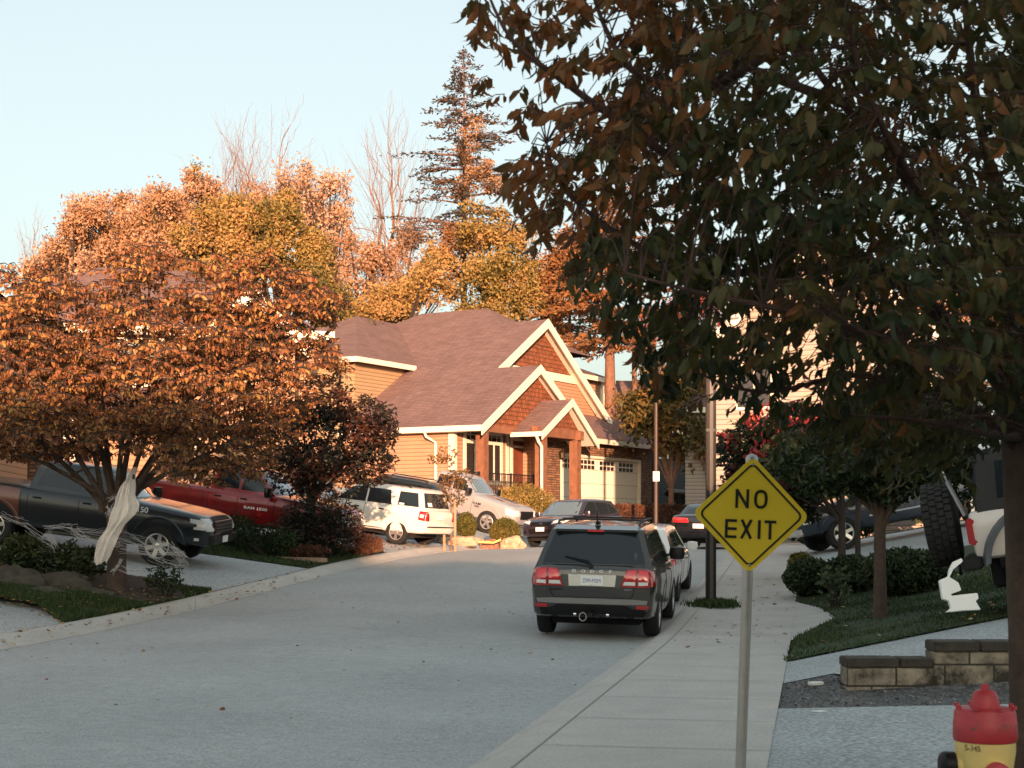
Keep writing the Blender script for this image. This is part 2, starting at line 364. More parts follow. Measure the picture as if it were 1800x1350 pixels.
# ============================================================ VEHICLES
M_glass = mat('car_glass', (.010, .016, .020), .05, spec=.5, coat=.15)
M_glass_l = mat('windscreen_glass', (.10, .14, .16), .05, spec=1.0, coat=1.0)
M_rubber = mat('tyre_rubber', (.009, .009, .009), .85, bump=.3, bscale=60)
M_alloy = mat('alloy', (.55, .54, .52), .3, metal=.8)
M_alloyd = mat('dark_alloy', (.05, .05, .05), .35, metal=.6)
M_black = mat('black_trim', (.007, .007, .008), .5, spec=.3)
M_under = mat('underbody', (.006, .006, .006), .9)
M_chrome = mat('chrome', (.75, .75, .74), .14, metal=1.0)
M_seam = mat('panel_gap', (.008, .008, .008), .8)
M_red = mat('tail_lens', (.62, .014, .018), .12, spec=.8, coat=.6)
M_redd = mat('tail_lens_dark', (.32, .008, .010), .12, spec=.8, coat=.6)
M_lens = mat('clear_lens', (.62, .62, .60), .12, spec=.8, coat=.6)
M_lensd = mat('headlamp_housing', (.12, .12, .13), .15, metal=.5, coat=.8)
M_amber = mat('amber_lens', (.7, .22, .02), .2, coat=.5)
M_plate = mat('number_plate', (.70, .70, .68), .45)
M_pblue = mat('plate_blue', (.13, .20, .42), .5)
M_white = mat('white_plain', (.75, .75, .73), .5)
def paint(name, c, metal=.3, rough=.32, coat=.8):
    return mat(name, c, rough, metal=metal, coat=coat)
def interp(tab, x):
    if x <= tab[0][0]: return tab[0][1:]
    for a, b in zip(tab, tab[1:]):
        if x <= b[0]:
            t = (x-a[0])/(b[0]-a[0]); return tuple(p+(q-p)*t for p, q in zip(a[1:], b[1:]))
    return tab[-1][1:]
def smooth_tab(tab, step=.12):
    """Catmull-free densify: linear with corner easing"""
    xs = []; x0, x1 = tab[0][0], tab[-1][0]; n = int((x1-x0)/step)
    xs = sorted(set([round(t[0], 4) for t in tab] + [round(x0+(x1-x0)*i/n, 4) for i in range(n+1)]))
    out = []
    for x in xs:
        r = .06
        a = interp(tab, max(x0, x-r)); b = interp(tab, x); c = interp(tab, min(x1, x+r))
        if x in (x0, x1): out.append((x,)+b)
        else: out.append((x,)+tuple((p+2*q+s)/4 for p, q, s in zip(a, b, c)))
    return out
def lower_body(tab, crown=.03, waist=None):
    """closed lofted shell; tab rows are (x, z bottom, z top, half width)"""
    tab = smooth_tab(tab); mb = MB(); rings = []
    for x, zb, zt, wd in tab:
        h = zt-zb
        prof = [(0, zb), (.72*wd, zb), (.90*wd, zb+.01*h), (.955*wd, zb+.06*h), (.975*wd, zb+.18*h), (.985*wd, zb+.34*h), (1.0*wd, zb+.52*h), (1.0*wd, zb+.68*h), (.985*wd, zb+.80*h),
                (.965*wd, zb+.88*h), (.935*wd, zb+.95*h), (.88*wd, zb+.99*h), (.75*wd, zt+crown*.35), (.5*wd, zt+crown*.75), (0, zt+crown)]
        ring = [(x, y, z) for y, z in prof] + [(x, -y, z) for y, z in reversed(prof[1:-1])]
        b = len(mb.v); mb.v += ring; rings.append(range(b, b+len(ring)))
    k = len(rings[0])
    for a, b in zip(rings, rings[1:]):
        for i in range(k):
            j = (i+1) % k; mb.f.append((a[i], a[j], b[j], b[i]))
    mb.f.append(tuple(rings[0])[::-1]); mb.f.append(tuple(rings[-1]))
    return mb
class House_:
    """greenhouse surface: xr0,xr1 rear base/top, xf0,xf1 front base/top, z0 belt, z1 roof, w0,w1 half widths"""
    def __init__(s, xr0, xr1, xf1, xf0, z0, z1, w0, w1, bulge_f=.10, bulge_r=.05, drop_r=0.0, drop_f=0.0):
        s.__dict__.update(locals())
    def lev(s, k):
        z = s.z0+(s.z1-s.z0)*k
        e = 1.0; inset = 0
        if k > .88: inset = .07*((k-.88)/.12)**2
        return z, s.xr0+(s.xr1-s.xr0)*k+inset*1.2, s.xf0+(s.xf1-s.xf0)*k-inset*1.4, s.w0+(s.w1-s.w0)*k-inset
    def mesh(s, mb):
        ks = [-.06, 0, .2, .4, .6, .8, .88, .93, .97, 1.0]; rings = []
        for k in ks:
            z, xr, xf, wd = s.lev(max(k, -.06)); ring = []
            N = 8
            def edge(y, xe, bul, sg): return xe + sg*bul*(1-(y/wd)**2) - sg*bul
            for i in range(N+1):    # front, from +y to -y
                t = 1-2*i/N; y = wd*t*.985; ring.append((edge(y, xf, s.bulge_f, 1) - (.03 if i in (0, N) else 0), y, z))
            for i in range(1, 8):  # right side
                t = i/8; x = xf-s.bulge_f-.0+(xr-xf+s.bulge_f+s.bulge_r)*t; ring.append((x, -wd, z))
            for i in range(N+1):
                t = -1+2*i/N; y = wd*t*.985; ring.append((edge(y, xr, s.bulge_r, -1) + (.03 if i in (0, N) else 0), y, z))
            for i in range(1, 8):
                t = i/8; x = xr+s.bulge_r+(xf-xr-s.bulge_f-s.bulge_r)*t; ring.append((x, wd, z))
            if k > .9:
                xm = (xr+xf)/2; ring = [(x, y, z - s.drop_r*max(0, (xm-x)/(xm-xr))**2*(k-.9)*10 - s.drop_f*max(0, (x-xm)/(xf-xm))**2*(k-.9)*10) for x, y, z in ring]
            b = len(mb.v); mb.v += ring; rings.append(list(range(b, b+len(ring))))
        # roof crown rings
        last = [mb.v[i] for i in rings[-1]]; cx = sum(p[0] for p in last)/len(last)
        for f_, up in ((.8, .015), (.5, .03), (.2, .036)):
            b = len(mb.v); mb.v += [(cx+(x-cx)*f_, y*f_, z+up) for x, y, z in last]; rings.append(list(range(b, b+len(last))))
        n = len(rings[0])
        for a, b in zip(rings, rings[1:]):
            for i in range(n):
                j = (i+1) % n; mb.f.append((a[i], a[j], b[j], b[i]))
        mb.f.append(tuple(rings[-1])); mb.f.append(tuple(rings[0])[::-1])
AX = {'L': (Vector((0, 1, 0)), (0, 2)), 'R': (Vector((0, -1, 0)), (0, 2)), 'F': (Vector((1, 0, 0)), (1, 2)), 'B': (Vector((-1, 0, 0)), (1, 2)), 'T': (Vector((0, 0, 1)), (0, 1))}
class Shell:
    def __init__(s, mbs):
        v = []; f = []
        for m in mbs: b = len(v); v += m.v; f += [tuple(b+i for i in q) for q in m.f]
        s.bvh = BVHTree.FromPolygons(v, f)
    def hit(s, dr, a, b):
        ax, (i, j) = AX[dr]; o = Vector((0, 0, 0)); o[i] = a; o[j] = b; o += ax*5
        h = s.bvh.ray_cast(o, -ax, 9)
        return h[0]
    def panel(s, name, dr, poly, m, parent, off=.006, step=.09, sink=.03, maxjump=None):
        """piece of trim or glass laid over the shell, seen along dr; poly in the two axes across dr"""
        b = []
        for i, p in enumerate(poly):
            q = poly[(i+1) % len(poly)]; L_ = math.hypot(q[0]-p[0], q[1]-p[1]); n = max(1, int(L_/step))
            for k in range(n): b.append(Vector((p[0]+(q[0]-p[0])*k/n, p[1]+(q[1]-p[1])*k/n)))
        pts = list(b); xs_ = [p.x for p in b]; ys_ = [p.y for p in b]
        y = min(ys_)+step*.6
        while y < max(ys_)-step*.3:
            x = min(xs_)+step*.6
            while x < max(xs_)-step*.3:
                c = False; j = len(b)-1
                for i in range(len(b)):
                    if (b[i].y > y) != (b[j].y > y) and x < (b[j].x-b[i].x)*(y-b[i].y)/(b[j].y-b[i].y)+b[i].x: c = not c
                    j = i
                if c: pts.append(Vector((x, y)))
                x += step
            y += step
        v, e, f, *_ = delaunay_2d_cdt(pts, [], [list(range(len(b)))], 1, 1e-5)
        ax, _ij = AX[dr]; P = []; last = None
        for p in v:
            h = s.hit(dr, p.x, p.y)
            if h is None:
                h = None
            P.append(h)
        good = [h for h in P if h is not None]
        if not good: return None
        for i, h in enumerate(P):
            if h is None:
                p = v[i]; best = min((g for g in range(len(P)) if P[g] is not None), key=lambda g: (v[g]-p).length)
                q = P[best].copy(); q[_ij[0]] = p.x; q[_ij[1]] = p.y; P[i] = q
        me = bpy.data.meshes.new(name); bm = bmesh.new()
        top = [bm.verts.new(h+ax*off) for h in P]; 
        fc = []
        for t in f:
            try: fc.append(bm.faces.new([top[i] for i in t]))
            except ValueError: pass
        bmesh.ops.recalc_face_normals(bm, faces=bm.faces[:])
        if sum((q.normal.dot(ax)) for q in bm.faces) < 0: bmesh.ops.reverse_faces(bm, faces=bm.faces[:])
        be = [e_ for e_ in bm.edges if e_.is_boundary]
        r = bmesh.ops.extrude_edge_only(bm, edges=be)
        for vv in [g for g in r['geom'] if isinstance(g, bmesh.types.BMVert)]: vv.co -= ax*(off+sink)
        bm.to_mesh(me); bm.free(); me.shade_smooth(); me.set_sharp_from_angle(angle=math.radians(35))
        return link_mesh(name, me, m, parent)
    def seam(s, dr, pts, mb, wd=.010, off=.002):
        P = [s.hit(dr, *p) for p in pts]; P = [p for p in P if p is not None]; ax = AX[dr][0]
        for a, b in zip(P, P[1:]):
            if (a-b).length > 1e-3 and (a-b).length < .6: mb.bar(a+ax*off, b+ax*off, wd, .006, up=ax)
def dens(pts, n=6):
    out = []
    for a, b in zip(pts, pts[1:]):
        for k in range(n): out.append(tuple(p+(q-p)*k/n for p, q in zip(a, b)))
    out.append(pts[-1]); return out
def boolean_cut(o, cutters):
    for c in cutters:
        md = o.modifiers.new('b', 'BOOLEAN'); md.operation = 'DIFFERENCE'; md.object = c; md.solver = 'EXACT'; md.material_mode = 'TRANSFER'
    dg = bpy.context.evaluated_depsgraph_get(); me = bpy.data.meshes.new_from_object(o.evaluated_get(dg))
    o.modifiers.clear(); o.data = me
    for c in cutters: bpy.data.objects.remove(c)
    me.shade_smooth(); me.set_sharp_from_angle(angle=math.radians(32))
def wheel(parent, x, y, r, wd, spokes, rimm, side, rimr=.66, twist=0, dark_gap=True):
    M = Matrix.Translation((x, y, r)) @ Matrix.Rotation(-side*PI/2, 4, 'X')
    hw = wd/2
    hub = MB().lathe([(rimr*r*.93, -hw*.6), (rimr*r*.93, hw*.35), (.02, hw*.35)], 28, M).build('wheel', M_under, parent, smooth=40)
    ty = MB().lathe([(rimr*r, -hw*.8), (r*.86, -hw), (r*.95, -hw*.9), (r*.995, -hw*.7), (r, 0), (r*.995, hw*.7), (r*.95, hw*.9), (r*.84, hw*1.0), (rimr*r*1.04, hw*.86), (rimr*r, hw*.6)], 40, M, cap=False).build('tyre', M_rubber, hub, smooth=50)
    rb = MB().lathe([(rimr*r*1.0, hw*.5), (rimr*r*1.03, hw*.84), (rimr*r*.98, hw*.88), (rimr*r*.92, hw*.74), (rimr*r*.92, hw*.4)], 40, M, cap=False)
    for k in range(spokes):
        a = 2*PI*k/spokes+twist; c, s_ = math.cos(a), math.sin(a); t = rimr*r
        for wa, wb in ((.30, .30),):
            p0 = [M @ Vector(q) for q in ((c*.1*t-s_*.16*t, s_*.1*t+c*.16*t, hw*.5), (c*.1*t+s_*.16*t, s_*.1*t-c*.16*t, hw*.5), (c*.96*t+s_*.20*t*5/max(5, spokes), s_*.96*t-c*.20*t*5/max(5, spokes), hw*.62), (c*.96*t-s_*.20*t*5/max(5, spokes), s_*.96*t+c*.20*t*5/max(5, spokes), hw*.62))]
            rb.prism(p0, (M.to_3x3() @ Vector((0, 0, hw*.2))))
    rb.lathe([(.24*rimr*r, hw*.45), (.24*rimr*r, hw*.76), (.12*rimr*r, hw*.82)], 20, M)
    rb.build('rim', rimm, hub, smooth=30)
    return hub
def mirror(parent, x, y, z, m, s=1.0, side=1):
    mb = MB(); M = Matrix.Translation((x, y, z))
    mb.lathe([(.0, -.09*s), (.07*s, -.08*s), (.085*s, 0), (.075*s, .08*s), (.0, .095*s)], 14, Matrix.Translation((x, y+side*.13*s, z)) @ Matrix.Diagonal((.75, 1.35, 1, 1)))
    mb.bar((x, y-side*.02, z-.03), (x, y+side*.09, z-.02), .05, .04)
    return mb.build('mirror', m, parent, smooth=60)
def vehicle(name, loc, head, label, cat, S, pitch=0.0, roll=0.0, group=None):
    """S: spec dict. local +x is forward."""
    root = empty(name, loc, 0, label, cat, group)
    wb0, wb1 = S['wx']; ch, shh = math.cos(head), math.sin(head); tk = S['wy']
    P_ = lambda a, b: (loc[0]+a*ch-b*shh, loc[1]+a*shh+b*ch)
    gg = lambda a, b: gz(*P_(a, b))+.02
    zf, zr = (gg(wb1, tk)+gg(wb1, -tk))/2, (gg(wb0, tk)+gg(wb0, -tk))/2; zl, zR_ = (gg(wb1, tk)+gg(wb0, tk))/2, (gg(wb1, -tk)+gg(wb0, -tk))/2
    if S.get('ground', True):
        pitch = math.atan2(zf-zr, wb1-wb0); roll = math.atan2(zl-zR_, 2*tk)
        root.location.z = zr - (zf-zr)/(wb1-wb0)*wb0
    root.rotation_mode = 'XYZ'; root.rotation_euler = (roll, -pitch, head)
    pm = S['paint']; lo = lower_body(S['tab'], S.get('crown', .03)); gh = S['gh']; ghm = MB(); gh.mesh(ghm)
    lo_o = lo.build('body', pm, root)
    r = S['r']; wx = S['wx']; wy = S['wy']
    cut = []
    for x in wx:
        for sd_ in (1, -1):
            rc = S.get('arch', r*1.13)
            M = Matrix.Translation((x, sd_*(wy+.15), S.get('archz', r*1.02))) @ Matrix.Rotation(PI/2, 4, 'X')
            mb = MB().lathe([(rc, -.34), (rc, .34)], 40, M); mb.box(x-rc*.999, x+rc*.999, sd_*(wy+.15)-.3399, sd_*(wy+.15)+.3399, -.1, S.get('archz', r*1.02)*.6) if False else None
            cut.append(mb.build('cut', M_under))
    for (bx) in S.get('cav', []):
        cut.append(MB().box(*bx).build('cut', M_black))
    boolean_cut(lo_o, cut)
    # join the cabin to the lower shell: one body
    bm = bmesh.new(); bm.from_mesh(lo_o.data)
    base = len(bm.verts); vv = [bm.verts.new(p) for p in ghm.v]; mi = S.get('gh_mi', 0)
    for q in ghm.f:
        fc = bm.faces.new([vv[i] for i in q]); fc.smooth = True
    bmesh.ops.recalc_face_normals(bm, faces=bm.faces[:]); bm.to_mesh(lo_o.data); bm.free(); lo_o.data.set_sharp_from_angle(angle=math.radians(32))
    if 'gh_paint' in S:
        lo_o.data.materials.append(S['gh_paint']); n_ = len(ghm.f); tot = len(lo_o.data.polygons)
        for p in list(lo_o.data.polygons)[tot-n_:]: p.material_index = len(lo_o.data.materials)-1
    sh = Shell([lo, ghm]); ghs = Shell([ghm]); los = Shell([lo])
    for i, x in enumerate(wx):
        for sd_ in (1, -1): wheel(root, x, sd_*wy, r, S['ww'], S.get('spokes', 5), S.get('rimm', M_alloy), sd_, S.get('rimr', .66), S.get('twist', .3))
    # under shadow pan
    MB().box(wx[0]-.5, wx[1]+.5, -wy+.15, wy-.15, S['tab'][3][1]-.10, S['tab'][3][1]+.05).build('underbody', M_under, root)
    # glass
    for dr in ('L', 'R'):
        for q in S.get('side_glass', []): ghs.panel('side_window', dr, q, M_glass, root, off=.004)
    if 'wind' in S: ghs.panel('windscreen', 'F', S['wind'], S.get('windm', M_glass_l), root, off=.004, step=.12)
    if 'rearg' in S: ghs.panel('rear_window', 'B', S['rearg'], M_glass, root, off=.005, step=.12)
    sm_ = MB()
    for dr in ('L', 'R'):
        for ln in S.get('seams', []): sh.seam(dr, dens(ln), sm_)
    for dr, ln in S.get('seams2', []): sh.seam(dr, dens(ln), sm_)
    if sm_.v: sm_.build('panel_gaps', M_seam, root, fix=False)
    for (nm, dr, q, m_, off) in S.get('panels', []): 
        for d_ in dr: los.panel(nm, d_, q, m_, root, off=off) if not S.get('full') else sh.panel(nm, d_, q, m_, root, off=off)
    for x, z in S.get('handles', []):
        for dr in ('L', 'R'):
            h = los.hit(dr, x, z)
            if h: sg = 1 if dr == 'L' else -1; MB().box(x-.09, x+.09, min(h.y, h.y+sg*.035), max(h.y, h.y+sg*.035), z-.018, z+.018).build('door_handle', S.get('handm', M_black), root, bevel=.008)
    if 'mir' in S:
        x, z, ss = S['mir']
        for sd_ in (1, -1): 
            h = los.hit('L', x, S['gh'].z0-.06); y = (h.y if h else wy)
            mirror(root, x, sd_*(y-.02), z, S.get('mirm', M_black), ss, sd_)
    return root, sh, los, ghs
def flare(root, los, wx, rr, z, m, wid=.07, yo=.02):
    for x in wx:
        for sd_, dr in ((1, 'L'), (-1, 'R')):
            mb = MB(); n = 18; k0 = None
            for i in range(n+1):
                a = PI*(.03+.94*i/n); ring = []
                xx = x+rr*math.cos(a); zz = z+rr*math.sin(a); h = los.hit(dr, x+(rr+wid*.7)*math.cos(a), z+(rr+wid*.7)*math.sin(a)); y = abs(h.y) if h else None
                if y is None: y = k0 or .9
                k0 = y
                for (q, e) in ((0, -.06), (0, yo), (wid*.6, yo*1.1), (wid, -.01)):
                    ring.append((x+(rr+q)*math.cos(a), sd_*(y+e), z+(rr+q)*math.sin(a)))
                mb.v += ring
            for i in range(n):
                for j in range(3): mb.f.append((i*4+j, i*4+j+1, i*4+4+j+1, i*4+4+j))
            mb.build('wheel_arch_trim', m, root, smooth=40)
def rails(root, gh, x0, x1, y, m, z=None, cross=()):
    mb = MB(); zz = z or gh.z1
    for s_ in (1, -1):
        mb.tube([(x0, s_*y, zz), (x0+.12, s_*y, zz+.06), (x1-.12, s_*y, zz+.06), (x1, s_*y, zz)], .018, 8)
    for x in cross: mb.bar((x, -y, zz+.075), (x, y, zz+.075), .05, .025)
    mb.build('roof_rack', m, root, smooth=50)
def rectp(a0, a1, b0, b1): return [(a0, b0), (a1, b0), (a1, b1), (a0, b1)]
def both(p): return [p, [(-a, b) for a, b in reversed(p)]]

# ---------------- grey SUV at the kerb (rear towards us)
P_grey = paint('grey_metallic', (.050, .049, .047), metal=.5, rough=.25)
gJ = House_(-2.36, -1.98, .42, 1.15, 1.05, 1.64, .86, .66, .10, .06, drop_r=.03)
SJ = dict(paint=P_grey, gh=gJ, r=.365, wx=(-1.42, 1.47), wy=.79, ww=.235, spokes=5, rimm=M_alloy, twist=.3, arch=.41,
    tab=[(-2.44, .50, .90, .76), (-2.42, .42, 1.0, .84), (-2.36, .34, 1.06, .885), (-2.1, .30, 1.09, .90), (-1.42, .28, 1.08, .915), (0, .26, 1.06, .915), (1.1, .27, 1.04, .91), (1.5, .29, 1.0, .90), (2.1, .32, .92, .86), (2.35, .36, .82, .78), (2.44, .45, .72, .66)],
    side_glass=[[(-2.0, 1.14), (-1.5, 1.11), (-1.5, 1.50), (-1.8, 1.47)], [(-1.42, 1.11), (-.5, 1.10), (-.5, 1.53), (-1.42, 1.51)], [(-.40, 1.10), (.80, 1.09), (.45, 1.40), (.1, 1.53), (-.40, 1.53)]],
    wind=[(-.68, 1.10), (.68, 1.10), (.54, 1.57), (-.54, 1.57)],
    rearg=[(-.74, 1.11), (.74, 1.11), (.72, 1.2), (.60, 1.535), (-.60, 1.535), (-.72, 1.2)],
    seams=[[(-1.0, .42), (-.86, .7), (-.46, .8), (-.45, 1.04)], [(.62, .36), (.66, 1.0)], [(-.45, .36), (-.45, 1.04)]],
    handles=[(-.72, .93), (.35, .91)], handm=P_grey, mir=(.72, 1.13, 1.15), mirm=M_black)
JX = 1.14; JY = 23.95
hd = math.atan2(1, .178)
J, sh, los, ghs = vehicle('parked_suv', (JX+.178*2.44-.02, JY, rise(JY)+.02), hd, 'dark grey sport utility vehicle seen from behind, black roof rack, parked at the right kerb', 'car', SJ, pitch=.006)
# rear details (y,z as seen from behind; local y left = +)
for a in both([(.475, .80), (.475, .93), (.50, 1.02), (.66, 1.045), (.80, 1.035), (.80, .79), (.62, .785)]): pass
def rearlamp(s):
    q = lambda p: [(s*a, b) for a, b in (p if s > 0 else reversed(p))]
    outer = sh.panel('tail_light', 'B', q([(.645, .785), (.83, .79), (.845, .92), (.825, 1.035), (.655, 1.045)]), M_redd, J, off=.016, step=.05)
    sh.panel('lens', 'B', q([(.665, .895), (.80, .895), (.80, 1.015), (.67, 1.025)]), M_red, outer, off=.024, step=.05)
    sh.panel('reverse_lens', 'B', q([(.665, .815), (.80, .82), (.80, .865), (.665, .865)]), M_lens, outer, off=.024, step=.05)
    inner = sh.panel('tail_light', 'B', q([(.415, .79), (.635, .785), (.645, 1.045), (.50, 1.035), (.46, .97)]), M_redd, J, off=.014, step=.05)
    sh.panel('lens', 'B', q([(.475, .895), (.62, .895), (.625, 1.025), (.52, 1.015), (.49, .96)]), M_red, inner, off=.022, step=.05)
    sh.panel('reverse_lens', 'B', q([(.445, .815), (.62, .815), (.62, .865), (.465, .865)]), M_lens, inner, off=.022, step=.05)
    # wrap-round part of the lamp on the side
    sh.panel('tail_light', 'L' if s > 0 else 'R', [(-2.40, .80), (-2.16, .84), (-2.12, 1.0), (-2.36, 1.03)], M_redd, J, off=.010, step=.05)
    sh.panel('rear_reflector', 'B', q([(.64, .475), (.81, .475), (.82, .53), (.64, .525)]), M_redd, J, off=.02, step=.05)
    sh.panel('reflector_glow', 'B', q([(.665, .487), (.79, .487), (.79, .515), (.665, .513)]), M_red, J, off=.024, step=.05) if False else None
    sh.panel('exhaust_tip', 'B', q([(.50, .33), (.60, .33), (.61, .38), (.55, .40), (.49, .38)]), M_under, J, off=.02, step=.05)
for s_ in (1, -1): rearlamp(s_)
sh.panel('rear_bumper_trim', 'B', [(-.84, .36), (.84, .36), (.83, .46), (.60, .47), (.5, .525), (-.5, .525), (-.60, .47), (-.83, .46)], M_black, J, off=.014, step=.1)
sh.panel('bumper_highlight', 'B', [(-.78, .545), (-.5, .535), (.5, .535), (.78, .545), (.80, .60), (.56, .615), (-.56, .615), (-.80, .60)], mat('silver_highlight', (.26, .25, .24), .28, metal=.6, coat=.5), J, off=.016, step=.1)  # lighter strip paints the highlight on the grey bumper
sm_ = MB()
sh.seam('B', dens([(.86, 1.06), (.62, .80), (.58, .66), (.54, .625), (-.54, .625), (-.58, .66), (-.62, .80), (-.86, 1.06)], 5), sm_, wd=.012)
sh.seam('B', dens([(-.74, 1.085), (.74, 1.085)], 8), sm_, wd=.012)
sm_.build('tailgate_gap', M_seam, J, fix=False)
pr = sh.panel('plate_recess', 'B', [(-.40, .775), (.40, .775), (.46, .95), (-.46, .95)], mat('plate_recess_grey', (.06, .06, .058), .5), J, off=.005, step=.1)
pl_ = sh.panel('plate_holder', 'B', [(-.33, .79), (.33, .79), (.345, .955), (-.345, .955)], mat('bare_plate', (.55, .53, .47), .45), J, off=.018, step=.2)
hb = sh.hit('B', 0, .87)
MB().box(hb.x-.034, hb.x-.022, -.165, .165, .80, .945).build('number_plate', M_plate, J)
TB = lambda x, y, z: Matrix.Translation((x, y, z)) @ Matrix(((0, 0, -1, 0), (-1, 0, 0, 0), (0, 1, 0, 0), (0, 0, 0, 1)))
text_mesh('plate_number', 'D99-MSM', .088, M_pblue, J, TB(hb.x-.036, 0, .868), .001, .72)
text_mesh('plate_slogan', 'BC', .02, M_pblue, J, TB(hb.x-.036, 0, .812), .001)
h2 = sh.hit('B', 0, 1.0)
for i, ch in enumerate('DODGE'): text_mesh('badge_letter', ch, .055, M_white, J, TB(h2.x-.012, .26-.13*i, 1.0), .006, 1.5, .001)
text_mesh('badge_letter', 'JOURNEY', .04, M_black, J, TB(sh.hit('B', .5, .73).x-.012, .52, .735), .002, 1.2)
text_mesh('badge_letter', 'SXT', .035, M_chrome, J, TB(sh.hit('B', -.5, .75).x-.012, -.52, .75), .002, 1.8)
# spoiler lip, third brake light, wiper
top = gJ.xr1
MB().add(*[[(top-.10, -.60, 1.585), (top-.10, .60, 1.585), (top+.16, .62, 1.645), (top+.16, -.62, 1.645), (top-.09, -.60, 1.55), (top-.09, .60, 1.55), (top+.1, .62, 1.56), (top+.1, -.62, 1.56)], [(0, 1, 2, 3), (4, 7, 6, 5), (0, 4, 5, 1), (2, 6, 7, 3), (1, 5, 6, 2), (0, 3, 7, 4)]]).build('spoiler', P_grey, J, bevel=.012)
MB().box(top-.11, top-.085, -.12, .12, 1.556, 1.582).build('brake_light', M_red, J)
wh = [ghs.hit('B', 0, 1.07 + .0) or Vector((-2.38, 0, 1.08))]
mbw = MB(); a = sh.hit('B', 0.0, 1.06); b_ = sh.hit('B', .06, 1.14); c_ = sh.hit('B', .42, 1.205)
mbw.tube([a+Vector((-.04, 0, 0)), a+Vector((-.06, .02, .03)), b_+Vector((-.05, 0, 0)), c_+Vector((-.03, 0, 0))], [.025, .02, .014, .008], 8)
mbw.build('wiper', M_black, J, smooth=50)
rails(J, gJ, -1.75, .35, .60, M_black, 1.635, cross=(-1.25, -.1))
MB().tube([(-1.85, 0, 1.66), (-1.9, 0, 1.70), (-1.98, 0, 1.86)], [.02, .012, .004], 6).lathe([(.045, 1.65), (.03, 1.70)], 10, Matrix.Translation((-1.83, 0, 0))).build('aerial', M_black, J, smooth=50)
mbh = MB(); mbh.box(-2.56, -2.3, -.03, .03, .36, .42); mbh.box(-2.42, -2.34, -.22, .22, .355, .40)
mbh.build('tow_hitch', M_black, J); MB().lathe([(.024, -.02), (.024, .02)], 10, Matrix.Translation((-2.45, .235, .385)) @ Matrix.Rotation(PI/2, 4, 'X')).lathe([(.024, -.02), (.024, .02)], 10, Matrix.Translation((-2.45, -.235, .385)) @ Matrix.Rotation(PI/2, 4, 'X')).build('hitch_pin', M_chrome, J)
MB().tube([(-2.46, .12+.05*math.cos(t*.5), .35+.06*math.sin(t*.5)) for t in range(13)], .008, 6).build('wiring_loop', M_alloy, J)

# ---------------- white crossover ahead of it
P_white = paint('pearl_white', (.66, .67, .68), metal=.0, rough=.25)
gW = House_(-2.2, -1.65, .35, 1.15, 1.02, 1.60, .84, .62, .12, .08, drop_r=.03)
SW = dict(paint=P_white, gh=gW, r=.36, wx=(-1.33, 1.4), wy=.80, ww=.23, spokes=10, rimm=M_alloyd, arch=.405,
    tab=[(-2.32, .50, .88, .74), (-2.28, .42, 1.0, .84), (-2.15, .36, 1.06, .89), (-1.33, .30, 1.05, .925), (0, .27, 1.02, .915), (1.1, .28, 1.0, .92), (1.9, .32, .90, .86), (2.25, .4, .78, .72), (2.33, .5, .68, .6)],
    side_glass=[[(-1.95, 1.16), (-1.35, 1.10), (-1.35, 1.46), (-1.6, 1.43)], [(-1.28, 1.10), (-.45, 1.08), (-.45, 1.49), (-1.28, 1.46)], [(-.38, 1.08), (.82, 1.06), (.40, 1.40), (.1, 1.50), (-.38, 1.49)]],
    wind=[(-.66, 1.08), (.66, 1.08), (.52, 1.53), (-.52, 1.53)], rearg=[(-.66, 1.10), (.66, 1.10), (.52, 1.47), (-.52, 1.47)],
    seams=[[(-.42, .34), (-.42, 1.02)], [(.7, .34), (.7, 1.0)], [(-1.0, .4), (-.95, .8), (-1.2, 1.03)]], handles=[(-.75, .88), (.3, .88)], handm=P_white, mir=(.78, 1.08, 1.1), mirm=P_white)
WX0 = (2.32, 29.6)
Wc, sh, los, ghs = vehicle('parked_crossover', (WX0[0]+.22, WX0[1], rise(WX0[1])+.01), math.atan2(1, .20), 'white crossover parked at the kerb directly ahead of the dark grey vehicle', 'car', SW, pitch=.045)
Wc.scale = (.93, .93, .86)
for s_ in (1, -1):
    q = [(s_*a, b) for a, b in [(.35, .86), (.86, .80), (.88, .93), (.80, 1.02), (.40, .96)]]
    t_ = sh.panel('tail_light', 'B', q if s_ > 0 else q[::-1], M_redd, Wc, off=.012, step=.06)
    q = [(s_*a, b) for a, b in [(.45, .885), (.80, .85), (.82, .88), (.46, .91)]]
    sh.panel('lens', 'B', q if s_ > 0 else q[::-1], M_lens, t_, off=.02, step=.06)
    sh.panel('tail_light', 'R' if s_ < 0 else 'L', [(-2.27, .84), (-1.95, .9), (-1.98, .97), (-2.25, .99)], M_red, Wc, off=.01, step=.06)
sh.panel('number_plate', 'B', rectp(-.17, .17, .70, .84), M_plate, Wc, off=.02, step=.2)
sh.panel('rear_bumper_trim', 'B', rectp(-.78, .78, .40, .56), M_black, Wc, off=.012, step=.15)

